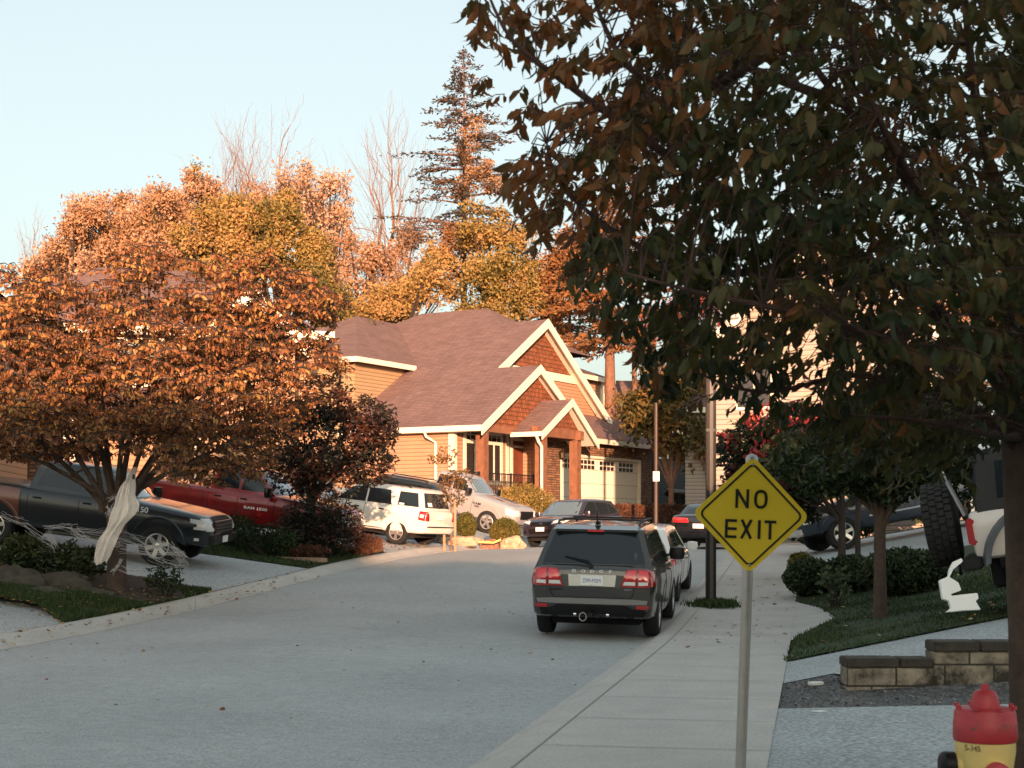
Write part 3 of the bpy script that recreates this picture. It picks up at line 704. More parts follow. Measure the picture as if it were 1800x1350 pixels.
# ---------------- white boxy SUV on the middle driveway
P_cream = paint('cream_white', (.68, .66, .60), metal=0, rough=.3)
gE = House_(-2.14, -1.93, .42, 1.12, 1.08, 1.66, .83, .68, .10, .04)
SE = dict(paint=P_cream, gh=gE, r=.36, wx=(-1.28, 1.33), wy=.78, ww=.22, spokes=5, rimm=M_alloy, arch=.43, rimr=.62,
    tab=[(-2.22, .52, .92, .80), (-2.20, .44, 1.05, .86), (-2.12, .40, 1.09, .885), (-1.28, .36, 1.10, .90), (0, .34, 1.10, .90), (1.05, .35, 1.09, .90), (1.35, .36, 1.07, .89), (2.0, .38, 1.0, .85), (2.18, .42, .92, .80), (2.23, .5, .85, .74)],
    side_glass=[[(-1.92, 1.15), (-1.20, 1.15), (-1.20, 1.55), (-1.80, 1.55)], [(-1.0, 1.14), (-.16, 1.14), (-.16, 1.56), (-.88, 1.56)], [(-.10, 1.14), (.92, 1.13), (.42, 1.52), (.32, 1.56), (-.10, 1.56)]],
    wind=[(-.68, 1.14), (.68, 1.14), (.58, 1.60), (-.58, 1.60)], rearg=[(-.70, 1.15), (.70, 1.15), (.60, 1.57), (-.60, 1.57)],
    seams=[[(-.92, .75), (-1.02, 1.12)], [(-.62, .44), (-.8, .68), (-.95, .78)], [(-.13, .42), (-.13, 1.12)], [(.86, .42), (.90, 1.08)], [(-.62, .44), (.86, .44)]],
    handles=[(-.72, .98), (.02+.12, .98)], mir=(.86, 1.18, 1.1), mirm=M_black)
EC = at(656, 968, 44.9)
E, sh, los, ghs = vehicle('parked_suv', (EC.x+.0, EC.y, .99), math.radians(153), 'cream white boxy sport utility vehicle with roof rails, rear toward the street', 'car', SE, pitch=-.0)
for s_ in (1, -1):
    q = [(s_*a, b) for a, b in [(.66, .78), (.86, .78), (.86, 1.05), (.70, 1.05)]]
    t_ = sh.panel('tail_light', 'B', q if s_ > 0 else q[::-1], M_redd, E, off=.014, step=.06)
    t2 = sh.panel('tail_light', 'L' if s_ > 0 else 'R', [(-2.19, .78), (-1.99, .80), (-1.99, 1.05), (-2.19, 1.05)], M_red, E, off=.012, step=.06)
    sh.panel('reverse_lens', 'L' if s_ > 0 else 'R', [(-2.15, .86), (-2.03, .87), (-2.03, .96), (-2.15, .96)], M_lens, t2, off=.018, step=.06)
    sh.panel('sill_cladding', 'L' if s_ > 0 else 'R', rectp(-.82, .85, .36, .43), M_black, E, off=.012, step=.15)
    sh.panel('fuel_cap', 'R' if s_ < 0 else 'R', [(-1.55+.09*math.cos(t), .98+.09*math.sin(t)) for t in [i*PI/5 for i in range(10)]], P_cream, E, off=.012, step=.06) if s_ < 0 else None
flare(E, los, (-1.28, 1.33), .425, .37, P_cream, .05, .022)
sh.panel('number_plate', 'B', rectp(-.17, .17, .84, .97), M_plate, E, off=.02, step=.2)
sh.panel('rear_bumper', 'B', rectp(-.84, .84, .44, .66), P_cream, E, off=.07, step=.2)
sh.panel('bumper_step', 'B', rectp(-.80, .80, .60, .64), M_under, E, off=.074, step=.2)
sh.panel('window_sticker', 'L', rectp(-1.42, -1.25, 1.17, 1.22), M_white, E, off=.012, step=.2)
sh.panel('window_sticker', 'B', rectp(.35, .55, 1.19, 1.30), M_white, E, off=.012, step=.2)
rails(E, gE, -1.5, .3, .60, M_black, 1.66, cross=(-1.1, -.1))
mbw = MB(); a = ghs.hit('B', 0, 1.16); b_ = ghs.hit('B', -.35, 1.25); mbw.tube([a+Vector((-.03, 0, 0)), b_+Vector((-.02, 0, 0))], [.015, .008], 6); mbw.build('wiper', M_black, E)
# ---------------- pickups
def pickup_spec(pm, tall=0.0, **k):
    g = House_(-.78, -.66, .55, 1.25, 1.28+tall, 1.90+tall, .90, .70, .12, .03)
    S = dict(paint=pm, gh=g, r=.42, wx=(-1.85, 1.84), wy=.85, ww=.28, spokes=6, rimm=M_alloy, arch=.53, archz=.46, rimr=.62, crown=.04,
      tab=[(-2.94, .60, 1.20, .86), (-2.92, .56, 1.33, .94), (-2.8, .54, 1.35, .97), (-1.85, .54, 1.34, .985), (-.82, .48, 1.33, .985), (.3, .46, 1.31, .985), (1.2, .46, 1.30, .98), (1.5, .48, 1.27, .975), (2.5, .52, 1.17, .95), (2.80, .50, 1.10, .90), (2.90, .52, 1.0, .82), (2.93, .6, .9, .76)],
      cav=[(-2.84, -.90, -.84, .84, .80, 1.6)],
      side_glass=[[(-.60, 1.37), (.06, 1.37), (.06, 1.78), (-.55, 1.78)], [(.14, 1.36), (1.06, 1.35), (.66, 1.68), (.50, 1.78), (.14, 1.78)]],
      wind=[(-.74, 1.36), (.74, 1.36), (.62, 1.82), (-.62, 1.82)], rearg=[(-.60, 1.42), (.60, 1.42), (.55, 1.78), (-.55, 1.78)],
      seams=[[(-.86, .55), (-.86, 1.32)], [(.10, .50), (.10, 1.30)], [(1.08, .50), (1.14, 1.29)], [(-.70, .52), (-.72, 1.30)], [(-.70, .52), (1.08, .52)]],
      handles=[(-.45, 1.14), (.27, 1.14)], mir=(.98, 1.38, 1.5), windm=M_glass_l)
    if tall:
        S['side_glass'] = [[(a, b+tall) for a, b in q] for q in S['side_glass']]
    S.update(k); return S
P_dkblue = paint('charcoal_blue', (.012, .017, .021), metal=.2, rough=.30, coat=.5)
def lerp(a, b, t): return a+(b-a)*t
hF = math.radians(-7)
FX = at(112, 985, 33.2)
Fp, sh, los, ghs = vehicle('pickup_truck', (FX.x+.6, 33.2, 1.20), hF, 'dark charcoal pickup truck with orange sun glow painted on its bed, behind the gauze draped tree', 'pickup truck', pickup_spec(P_dkblue, mirm=M_black,
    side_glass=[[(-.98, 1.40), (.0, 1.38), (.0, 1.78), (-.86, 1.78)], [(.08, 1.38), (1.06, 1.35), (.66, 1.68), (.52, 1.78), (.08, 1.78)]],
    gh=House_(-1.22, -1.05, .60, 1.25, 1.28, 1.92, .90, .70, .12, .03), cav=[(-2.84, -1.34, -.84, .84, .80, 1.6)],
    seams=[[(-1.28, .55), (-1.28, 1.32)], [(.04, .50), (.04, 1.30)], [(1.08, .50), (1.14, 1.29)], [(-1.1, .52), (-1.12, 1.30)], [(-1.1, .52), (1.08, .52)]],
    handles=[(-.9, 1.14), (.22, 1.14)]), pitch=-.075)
flare(Fp, los, (-1.85,), .53, .46, paint('sunlit_bed', (.13, .042, .026), metal=.3, rough=.35), .08, .03); flare(Fp, los, (1.84,), .53, .46, P_dkblue, .08, .03)
for s_ in (1, -1):
    q = [(s_*a, b) for a, b in [(.62, .84), (.86, .84), (.86, 1.10), (.60, 1.10), (.60, 1.02), (.72, 1.0), (.72, .92), (.62, .90)]]
    sh.panel('headlight', 'F', q if s_ > 0 else q[::-1], M_lens, Fp, off=.02, step=.06)
    sh.panel('headlight', 'L' if s_ > 0 else 'R', [(2.60, .86), (2.84, .86), (2.84, 1.06), (2.50, 1.08), (2.52, 1.0), (2.66, .98), (2.66, .92), (2.60, .91)], M_lens, Fp, off=.02, step=.06)
    sh.panel('marker_lamp', 'L' if s_ > 0 else 'R', rectp(2.62, 2.72, .62, .68), M_lens, Fp, off=.012, step=.06)
sh.panel('grille', 'F', rectp(-.58, .58, .78, 1.08), M_black, Fp, off=.02, step=.1)
sh.panel('front_bumper', 'F', rectp(-.80, .80, .55, .74), M_black, Fp, off=.06, step=.1)
gb = MB()
for i in range(4):
    h = sh.hit('F', 0, .82+.07*i); gb.box(h.x, h.x+.05, -.56, .56, .81+.07*i, .835+.07*i)
gb.build('grille_bars', mat('grille_grey', (.08, .08, .08), .4, metal=.4), Fp)
hb = sh.hit('F', 0, .64); MB().box(hb.x+.07, hb.x+.085, -.16, .16, .58, .72).build('number_plate', M_plate, Fp)
h = los.hit('R', 1.36, 1.13)
text_mesh('badge_letter', 'F-150', .16, M_white, Fp, Matrix.Translation((1.38, h.y-.008, 1.145)) @ Matrix.Rotation(PI/2, 4, 'X'), .004, 1.1, .004)
M_bedsun = paint('sunlit_bed', (.13, .042, .026), metal=.3, rough=.35)  # low sun glow on the bed, put into a brown paint colour
for a_, b_ in ((-2.90, -2.40), (-2.40, -1.90), (-1.90, -1.30)):
    pass
for dr in ('R', 'L'): sh.panel('bed_sun_glow', dr, [(-2.88, .62), (-2.42, .60), (-2.36, .80), (-2.15, 1.0), (-1.85, 1.06), (-1.55, 1.0), (-1.33, .78), (-1.30, .56), (-1.30, 1.30), (-2.88, 1.31)], M_bedsun, Fp, off=.005, step=.08)
h = los.hit('R', -2.5, 1.2)
text_mesh('badge_letter', 'FX4', .14, M_amber, Fp, Matrix.Translation((-2.5, h.y-.008, 1.18)) @ Matrix.Rotation(PI/2, 4, 'X'), .003, 1.2, .002)
# red pickup
P_redt = paint('deep_red', (.22, .012, .014), metal=.25, rough=.28)
RX = at(455, 930, 39.5)
Rp, sh, los, ghs = vehicle('pickup_truck', (RX.x-.35, 39.5, 1.62), math.radians(-14), 'bright red pickup truck half hidden behind the dark purple leaved tree', 'pickup truck', pickup_spec(P_redt, mirm=M_black), pitch=-.07)
for s_ in (1, -1):
    q = [(s_*a, b) for a, b in [(.56, .80), (.84, .80), (.84, 1.02), (.60, 1.05)]]
    sh.panel('headlight', 'F', q if s_ > 0 else q[::-1], M_lens, Rp, off=.02, step=.08)
    sh.panel('headlight', 'L' if s_ > 0 else 'R', [(2.6, .82), (2.84, .82), (2.84, 1.0), (2.55, 1.04)], M_lens, Rp, off=.02, step=.08)
sh.panel('grille', 'F', rectp(-.50, .50, .72, 1.02), M_chrome, Rp, off=.03, step=.12)
h = los.hit('R', .6, .98)
text_mesh('badge_letter', 'RAM 1500', .10, M_white, Rp, Matrix.Translation((.62, h.y-.008, .93)) @ Matrix.Rotation(PI/2, 4, 'X'), .003, 1.5, .002)
# silver pickup on the house driveway
P_silver = paint('silver_metallic', (.42, .41, .42), metal=.35, rough=.34)
Sp, sh, los, ghs = vehicle('pickup_truck', (-2.15, 56.8, 1.60), math.radians(-28), 'silver pickup truck with hood vents on the house driveway, behind the round clipped bushes', 'pickup truck',
    pickup_spec(P_silver, mirm=M_black, spokes=5), pitch=-.06)
for s_ in (1, -1):
    q = [(s_*a, b) for a, b in [(.54, .84), (.84, .82), (.84, 1.02), (.60, 1.05)]]
    sh.panel('headlight', 'F', q if s_ > 0 else q[::-1], M_lens, Sp, off=.02, step=.08)
    sh.panel('headlight', 'L' if s_ > 0 else 'R', [(2.55, .82), (2.84, .82), (2.84, 1.0), (2.5, 1.06)], M_lens, Sp, off=.02, step=.08)
    sh.panel('hood_vent', 'T', [(1.75, s_*.28), (2.05, s_*.28), (2.05, s_*.42), (1.75, s_*.42)][::s_], M_black, Sp, off=.008, step=.1)
sh.panel('grille', 'F', rectp(-.48, .48, .72, 1.02), M_black, Sp, off=.03, step=.12)
sh.panel('front_bumper', 'F', rectp(-.80, .80, .55, .70), P_silver, Sp, off=.06, step=.12)
flare(Sp, los, (-1.85, 1.84), .53, .46, P_silver, .06, .02)
h = los.hit('R', 1.25, .95)
text_mesh('badge_letter', 'RAM', .13, M_black, Sp, Matrix.Translation((1.32, h.y-.008, 1.0)) @ Matrix.Rotation(PI/2, 4, 'X'), .003, 1.3, .002)
text_mesh('badge_letter', '1500', .09, M_black, Sp, Matrix.Translation((1.32, h.y-.008, .9)) @ Matrix.Rotation(PI/2, 4, 'X'), .003, 1.3, .002)
# ---------------- dark plum crossover facing us at the far left kerb
P_plum = paint('dark_plum', (.050, .040, .058), metal=.45, rough=.26)
gC = House_(-2.12, -1.75, .32, 1.12, 1.02, 1.62, .84, .62, .14, .10, drop_r=.05, drop_f=.01)
SCv = dict(paint=P_plum, gh=gC, r=.35, wx=(-1.3, 1.32), wy=.79, ww=.225, spokes=5, rimm=M_alloy, arch=.40, crown=.04,
    tab=[(-2.26, .50, .9, .76), (-2.22, .42, 1.0, .84), (-2.1, .36, 1.06, .88), (-1.3, .30, 1.06, .91), (0, .26, 1.03, .91), (1.1, .28, 1.02, .905), (1.5, .30, .99, .90), (2.0, .34, .90, .84), (2.2, .36, .80, .75), (2.27, .42, .70, .64)],
    side_glass=[[(-1.85, 1.20), (-1.25, 1.10), (-1.25, 1.45), (-1.45, 1.43)], [(-1.18, 1.10), (-.38, 1.08), (-.38, 1.50), (-1.18, 1.47)], [(-.30, 1.08), (.82, 1.06), (.35, 1.42), (.15, 1.51), (-.30, 1.51)]],
    wind=[(-.72, 1.07), (.72, 1.07), (.56, 1.56), (-.56, 1.56)], rearg=[(-.6, 1.12), (.6, 1.12), (.5, 1.5), (-.5, 1.5)],
    seams=[[(-.34, .34), (-.34, 1.04)], [(.72, .34), (.72, 1.02)], [(-1.0, .5), (-1.18, 1.03)]], handles=[(-.7, .90), (.2, .90)], handm=P_plum, mir=(.74, 1.10, 1.1), mirm=P_plum)
hC = math.atan2(-1, -.62)
Cv, sh, los, ghs = vehicle('parked_crossover', (2.15, 52.6, .98), hC, 'dark plum crossover facing the camera at the far kerb, sun on its bonnet', 'car', SCv)
for s_ in (1, -1):
    q = [(s_*a, b) for a, b in [(.42, .76), (.80, .84), (.82, .92), (.62, .93), (.44, .86)]]
    sh.panel('headlight', 'F', q if s_ > 0 else q[::-1], M_lens, Cv, off=.012, step=.06)
    sh.panel('headlight', 'L' if s_ > 0 else 'R', [(1.75, .88), (2.12, .78), (2.12, .86), (1.80, .95)], M_lens, Cv, off=.012, step=.06)
    sh.panel('fog_lamp', 'F', rectp(*sorted((s_*.52, s_*.66)), .46, .54), M_black, Cv, off=.012, step=.06)
sh.panel('grille', 'F', [(-.40, .70), (.40, .70), (.44, .84), (-.44, .84)], M_black, Cv, off=.010, step=.1)
gb = MB()
for z_, wd_ in ((.715, .38), (.755, .40), (.795, .42)):
    for k in range(12):
        a = sh.hit('F', -wd_+k*wd_/6, z_); b_ = sh.hit('F', -wd_+(k+1)*wd_/6, z_)
        if a and b_: gb.bar(a+Vector((.018, 0, 0)), b_+Vector((.018, 0, 0)), .012, .014)
gb.build('grille_bars', M_chrome, Cv)
h = sh.hit('F', 0, .76)
text_mesh('emblem', 'H', .12, M_chrome, Cv, Matrix.Translation((h.x+.03, 0, .76)) @ Matrix(((0, 0, 1, 0), (1, 0, 0, 0), (0, 1, 0, 0), (0, 0, 0, 1))), .01, 1.2, .003)
sh.panel('air_intake', 'F', rectp(-.46, .46, .40, .60), M_black, Cv, off=.010, step=.1)
sh.panel('number_plate', 'F', rectp(-.16, .16, .52, .66), M_plate, Cv, off=.03, step=.2)
ct = MB()
for dr in ('L', 'R'):
    for a, b_ in (((-1.5, 1.455), (-1.18, 1.50)), ((-1.18, 1.50), (-.34, 1.535)), ((-.34, 1.535), (.15, 1.535)), ((-1.9, 1.17), (-1.5, 1.455)), ((.15, 1.535), (.86, 1.06))):
        ghs.seam(dr, dens([a, b_], 4), ct, wd=.02, off=.006)
ct.build('window_chrome', M_chrome, Cv, fix=False)
# ---------------- white SUV behind the cream one
gV = House_(-2.15, -1.75, .3, 1.05, 1.08, 1.70, .84, .66, .1, .08, drop_r=.03)
SV = dict(SE); SV.update(paint=P_white, gh=gV, tab=[(-2.3, .52, .95, .78), (-2.26, .44, 1.05, .86), (-2.12, .40, 1.11, .90), (-1.28, .36, 1.12, .92), (0, .34, 1.10, .92), (1.05, .35, 1.08, .91), (1.9, .38, 1.0, .87), (2.2, .42, .9, .78), (2.28, .5, .82, .7)],
    side_glass=[[(-1.95, 1.2), (-1.2, 1.16), (-1.2, 1.57), (-1.62, 1.55)], [(-1.12, 1.15), (-.16, 1.14), (-.16, 1.6), (-1.12, 1.58)], [(-.08, 1.14), (.85, 1.13), (.38, 1.52), (.2, 1.6), (-.08, 1.6)]], gh_paint=P_dkblue, mirm=P_white)
Vw, sh, los, ghs = vehicle('parked_suv', (-4.4, 52.3, 2.0), math.radians(166), 'white sport utility vehicle with a dark roof, uphill behind the cream boxy one', 'car', SV, pitch=.06)
for s_ in (1, -1):
    sh.panel('tail_light', 'L' if s_ > 0 else 'R', [(-2.24, .93), (-1.85, .98), (-1.9, 1.06), (-2.24, 1.09)], M_red, Vw, off=.012, step=.06)
    q = [(s_*a, b) for a, b in [(.5, .93), (.84, .93), (.84, 1.08), (.55, 1.06)]]
    sh.panel('tail_light', 'B', q if s_ > 0 else q[::-1], M_red, Vw, off=.012, step=.06)
    sh.panel('sill_cladding', 'L' if s_ > 0 else 'R', rectp(-.82, .85, .36, .46), M_black, Vw, off=.012, step=.15)
rails(Vw, gV, -1.5, .2, .6, M_black, 1.70)
# ---------------- white car behind the plum tree (only its bonnet and windscreen show)
P_pale = paint('pale_silver', (.55, .57, .6), metal=.2, rough=.2)
SB = dict(SCv); SB.update(paint=P_pale, handm=P_pale, mirm=P_pale)
Bw, sh, los, ghs = vehicle('parked_car', (-6.55, 47.6, 1.50), math.radians(-12), 'pale silver car mostly hidden behind the dark purple leaved tree', 'car', SB, pitch=-.07)
for s_ in (1, -1): sh.panel('headlight', 'L' if s_ > 0 else 'R', [(1.75, .84), (2.12, .74), (2.12, .84), (1.80, .92)], M_lens, Bw, off=.012, step=.06)
# ---------------- far dark saloon with red lamps by the sign
P_blk = paint('black_paint', (.010, .010, .012), metal=.1, rough=.22)
gS = House_(-1.85, -1.0, .45, 1.2, .95, 1.42, .82, .60, .12, .08, drop_r=.03)
SS = dict(paint=P_blk, gh=gS, r=.33, wx=(-1.4, 1.42), wy=.78, ww=.22, spokes=8, rimm=M_alloyd, arch=.37,
    tab=[(-2.42, .45, .90, .72), (-2.38, .36, 1.0, .82), (-2.2, .30, 1.03, .88), (-1.3, .26, 1.0, .91), (0, .24, .97, .91), (1.1, .25, .95, .90), (2.0, .30, .84, .85), (2.35, .36, .74, .72), (2.42, .45, .66, .6)],
    side_glass=[[(-1.45, 1.0), (-.35, .99), (-.35, 1.33), (-.95, 1.30)], [(-.27, .99), (.85, .98), (.4, 1.27), (.2, 1.34), (-.27, 1.34)]],
    wind=[(-.66, 1.0), (.66, 1.0), (.52, 1.37), (-.52, 1.37)], rearg=[(-.62, 1.02), (.62, 1.02), (.5, 1.35), (-.5, 1.35)],
    seams=[[(-.31, .3), (-.31, .97)], [(.75, .3), (.75, .95)]], handles=[(-.7, .84), (.2, .84)], handm=P_blk, mir=(.78, 1.0, 1.0), mirm=P_blk)
Sd, sh, los, ghs = vehicle('parked_saloon', (6.45, 48.6, rise(48)+.0), math.atan2(1, .32), 'black saloon with red tail lights, half hidden by the lamp post and yellow sign', 'car', SS)
for s_ in (1, -1):
    q = [(s_*a, b) for a, b in [(.30, .80), (.80, .80), (.84, .95), (.34, .93)]]
    sh.panel('tail_light', 'B', q if s_ > 0 else q[::-1], M_red, Sd, off=.012, step=.06)
sh.panel('number_plate', 'B', rectp(-.17, .17, .62, .76), M_plate, Sd, off=.02, step=.2)
sh.panel('rear_bumper_trim', 'B', rectp(-.7, .7, .34, .5), M_black, Sd, off=.01, step=.2)
# second black car, on a driveway in front of the grey house
K2, sh, los, ghs = vehicle('parked_saloon', (11.2, 88.5, 3.1), math.radians(176), 'black saloon in shade in front of the dark grey sided house beyond the hedge', 'car', dict(SS), pitch=.0)
for s_ in (1, -1): sh.panel('tail_light', 'L' if s_ > 0 else 'R', rectp(-2.34, -2.1, .8, .9), M_redd, K2, off=.01, step=.08)
# ---------------- dark blue pickup on the right driveway, nose to the street
P_navy = paint('navy_paint', (.012, .022, .040), metal=.3, rough=.25)
Np, sh, los, ghs = vehicle('pickup_truck', (10.1, 39.4, 1.02), math.radians(190), 'navy blue pickup truck with chrome side strip behind the right hand bushes', 'pickup truck',
    pickup_spec(P_navy, mirm=M_black, windm=M_glass), pitch=-.03)
for s_ in (1, -1):
    q = [(s_*a, b) for a, b in [(.56, .78), (.84, .78), (.84, 1.02), (.58, 1.02)]]
    sh.panel('headlight', 'F', q if s_ > 0 else q[::-1], M_lensd, Np, off=.02, step=.08)
    sh.panel('lens', 'F', rectp(*sorted((s_*.6, s_*.8)), .81, .88), M_lens, Np, off=.03, step=.08)
    sh.panel('lens', 'F', rectp(*sorted((s_*.6, s_*.8)), .91, .98), M_lens, Np, off=.03, step=.08)
    sh.panel('headlight', 'L' if s_ > 0 else 'R', [(2.62, .80), (2.84, .80), (2.84, 1.0), (2.6, 1.0)], M_lens, Np, off=.02, step=.08)
    sh.panel('side_strip', 'L' if s_ > 0 else 'R', rectp(-.7, 1.1, .72, .76), M_chrome, Np, off=.012, step=.15)
sh.panel('grille', 'F', rectp(-.52, .52, .72, 1.02), M_black, Np, off=.03, step=.12)
sh.panel('front_bumper', 'F', rectp(-.82, .82, .55, .70), M_chrome, Np, off=.06, step=.12)
flare(Np, los, (-1.85, 1.84), .53, .46, P_navy, .06, .02)
# ---------------- off-road vehicle at the right, tail toward the street, spare wheel on its door
P_beige = paint('white_body', (.55, .50, .46), metal=0, rough=.35)
M_soft = mat('black_soft_top', (.012, .012, .013), .75, bump=.1, bscale=30)
jz = .62
gK = House_(-1.92, -1.82, .35, .62, 1.30, 2.02, .74, .68, .03, .02)
SK = dict(paint=P_beige, gh=gK, gh_paint=M_soft, r=.46, wx=(-1.22, 1.22), wy=.86, ww=.32, spokes=6, rimm=M_alloyd, rimr=.52, arch=.60, archz=.62, crown=.0,
    tab=[(-1.98, .80, 1.29, .76), (-1.96, .74, 1.31, .78), (-1.8, .72, 1.32, .79), (0, .70, 1.31, .79), (.6, .70, 1.30, .78), (1.6, .76, 1.22, .70), (1.95, .8, 1.15, .62), (1.98, .85, 1.1, .58)],
    side_glass=[[(-1.62, 1.42), (-.75, 1.42), (-.75, 1.86), (-1.58, 1.86)], [(-.62, 1.36), (.40, 1.36), (.26, 1.86), (-.62, 1.86)]],
    wind=[(-.62, 1.38), (.62, 1.38), (.60, 1.92), (-.60, 1.92)], rearg=[(-.55, 1.42), (.55, 1.42), (.52, 1.86), (-.52, 1.86)],
    seams=[[(-.66, .74), (-.66, 1.30)], [(.42, .74), (.42, 1.30)]], handles=[(-.52, 1.12)])
Kp = at(1672, 1110, 17.6)
K, sh, los, ghs = vehicle('off_road_vehicle', (Kp.x+2.6, 17.9, .62), math.radians(-20), 'boxy white off-road vehicle with black soft top and a big spare wheel on its tailgate', 'off-road vehicle', SK, pitch=.20)
for s_ in (1, -1):
    MB().box(-2.03, -1.93, *sorted((s_*.60, s_*.79)), .92, 1.24).build('tail_light', M_redd, K, bevel=.02)
flare(K, los, (-1.22, 1.22), .60, .62, mat('grey_flare', (.07, .08, .09), .5), .10, .13)
sh.panel('tailgate', 'B', rectp(-.56, .56, .84, 1.29), M_black, K, off=.012, step=.15)
hub = wheel(K, 0, 0, .50, .38, 6, M_alloyd, -1, .52); 
hub.matrix_local = Matrix.Translation((-2.34, -.06, 1.22)) @ Matrix.Rotation(-PI/2, 4, 'Z') @ Matrix.Translation((0, 0, -.50)); hub.name = 'spare_wheel'
tr = MB()
for k in range(34):
    a = 2*PI*k/34
    for j, yy in enumerate((-.13, -.045, .045, .13)):
        a2 = a+(.09 if j % 2 else 0)
        tr.box(-.034, .034, yy-.036, yy+.036, .492, .522, Matrix.Translation((0, 0, .50)) @ Matrix.Rotation(a2, 4, 'Y'))
tr.build('tread_block', M_rubber, hub)
MB().bar((-2.02, -.62, 1.28), (-2.16, -.5, 1.72), .035, .035).bar((-2.16, -.5, 1.72), (-2.2, -.44, 1.86), .02, .02).build('jack_bar', M_alloy, K)
MB().box(-2.16, -1.92, -.80, .80, .62, .78).build('rear_bumper', M_black, K, bevel=.03)
MB().tube([(-2.2+.0, -.5+.07*math.cos(t*PI/6), .66+.07*math.sin(t*PI/6)) for t in range(13)], .016, 8).build('tow_ring', M_black, K)
MB().box(-1.85, 1.7, -.55, .55, .36, .72).box(-1.6, -1.0, -.70, .70, .40, .56).build('chassis', M_under, K, bevel=.03)
MB().box(-1.9, .4, -.60, .60, 2.05, 2.09).box(-1.95, -1.6, -.66, .66, 2.02, 2.06).build('roof_panel', mat('roof_white', (.7, .74, .76), .3), K, bevel=.01)
# white plastic ramp/sheet leaning below it
raw = [(380, 970), (440, 945), (450, 900), (480, 850), (535, 828), (540, 850), (475, 900), (447, 950), (500, 985), (515, 1035), (445, 1060), (452, 1071), (540, 1060), (615, 1053), (620, 1090), (600, 1105), (628, 1160), (520, 1165), (405, 1175), (440, 1150), (428, 1100), (390, 1090), (385, 1020)]
pts = [((a-380)/540, (1175-b)/560) for a, b in raw]
o = MB().prism([(x, .0, z) for x, z in pts], (0, .05, 0)).build('plastic_panel', M_white, bevel=.006)
o.location = at(1656, 1076, 17.0); o.rotation_euler = (math.radians(-12), 0, math.radians(6)); tag(o, 'jagged white plastic bumper panel lying on the grass under the off-road vehicle', 'plastic panel')
# ============================================================ HOUSES
M_trim = mat('cream_trim', (.72, .66, .54), .6)
M_sid = siding('tan_siding', (.46, .265, .16), .17)
M_sidsh = siding('shaded_siding', (.40, .27, .15), .17)  # siding copy with greenish shade put into its colour
M_shake = coursed('cedar_shakes', [(.30, .095, .035), (.17, .055, .022)], .17, .20, (.05, .02, .01), .012, bump=1.0)
M_stone = coursed('ledge_stone', [(.36, .17, .085), (.14, .085, .055)], .42, .11, (.05, .035, .025), .014, bump=1.0, squash=.6)
M_cedar = mat('cedar_post', (.20, .085, .045), .65, var=.3, vscale=4, bump=.3, bscale=14)
M_dark = mat('interior_dark', (.02, .014, .012), .5)
M_pane = mat('window_pane', (.035, .03, .03), .06, spec=.8)
M_door = mat('red_brown_door', (.16, .045, .025), .45, var=.2)
M_rail = mat('black_railing', (.012, .012, .012), .5)
M_gdoor = mat('garage_door_cream', (.86, .78, .66), .55, var=.03, vscale=1)
M_bronze = mat('bronze_lamp', (.05, .035, .02), .45, metal=.6)
def shingle(name, col):
    m = mat(name, col, .9); n = m.node_tree.nodes; l = m.node_tree.links; p = n['Principled BSDF']
    tc = n.new('ShaderNodeTexCoord'); sp = n.new('ShaderNodeSeparateXYZ'); l.new(tc.outputs['Object'], sp.inputs[0])
    ad = n.new('ShaderNodeMath'); ad.operation = 'ADD'; l.new(sp.outputs['X'], ad.inputs[0]); l.new(sp.outputs['Y'], ad.inputs[1])
    cb = n.new('ShaderNodeCombineXYZ'); l.new(ad.outputs[0], cb.inputs['X']); l.new(sp.outputs['Z'], cb.inputs['Y'])
    br = n.new('ShaderNodeTexBrick'); br.inputs['Scale'].default_value = 1; br.inputs['Brick Width'].default_value = .33; br.inputs['Row Height'].default_value = .085
    br.inputs['Mortar Size'].default_value = .008; br.inputs['Color1'].default_value = (*[c*1.1 for c in col], 1); br.inputs['Color2'].default_value = (*[c*.82 for c in col], 1); br.inputs['Mortar'].default_value = (*[c*.5 for c in col], 1)
    l.new(cb.outputs[0], br.inputs['Vector'])
    nz = n.new('ShaderNodeTexNoise'); nz.inputs['Scale'].default_value = .9; nz.inputs['Detail'].default_value = 7; nz.inputs['Roughness'].default_value = .7; l.new(tc.outputs['Object'], nz.inputs['Vector'])
    cr = n.new('ShaderNodeValToRGB'); cr.color_ramp.elements[0].color = (.8, .8, .8, 1); cr.color_ramp.elements[1].color = (1.15, 1.15, 1.15, 1); cr.color_ramp.elements[0].position = .3; cr.color_ramp.elements[1].position = .7
    mm = n.new('ShaderNodeMix'); mm.data_type = 'RGBA'; mm.blend_type = 'MULTIPLY'; mm.inputs['Factor'].default_value = 1
    l.new(nz.outputs['Fac'], cr.inputs[0]); l.new(br.outputs['Color'], mm.inputs['A']); l.new(cr.outputs[0], mm.inputs['B']); l.new(mm.outputs['Result'], p.inputs['Base Color'])
    b = n.new('ShaderNodeBump'); b.inputs['Strength'].default_value = .7; b.inputs['Distance'].default_value = .015; b.invert = True
    l.new(br.outputs['Fac'], b.inputs['Height']); l.new(b.outputs[0], p.inputs['Normal'])
    return m
M_roof = shingle('mauve_shingles', (.19, .115, .105))
HB = Vector((-1.304, 64.0, 2.2)); HU = Vector((.4925, .8703, 0)); HV = Vector((-.8703, .4925, 0))
H = empty('house', HB, math.atan2(HU.y, HU.x), 'tan craftsman house with mauve shingle roof, stacked cream trimmed gables and a wide garage door', 'house')
def toloc(p): q = Vector(p)-HB; return Vector((q.dot(HU), q.dot(HV), q.z))
CL = toloc((0, 0, EYE))
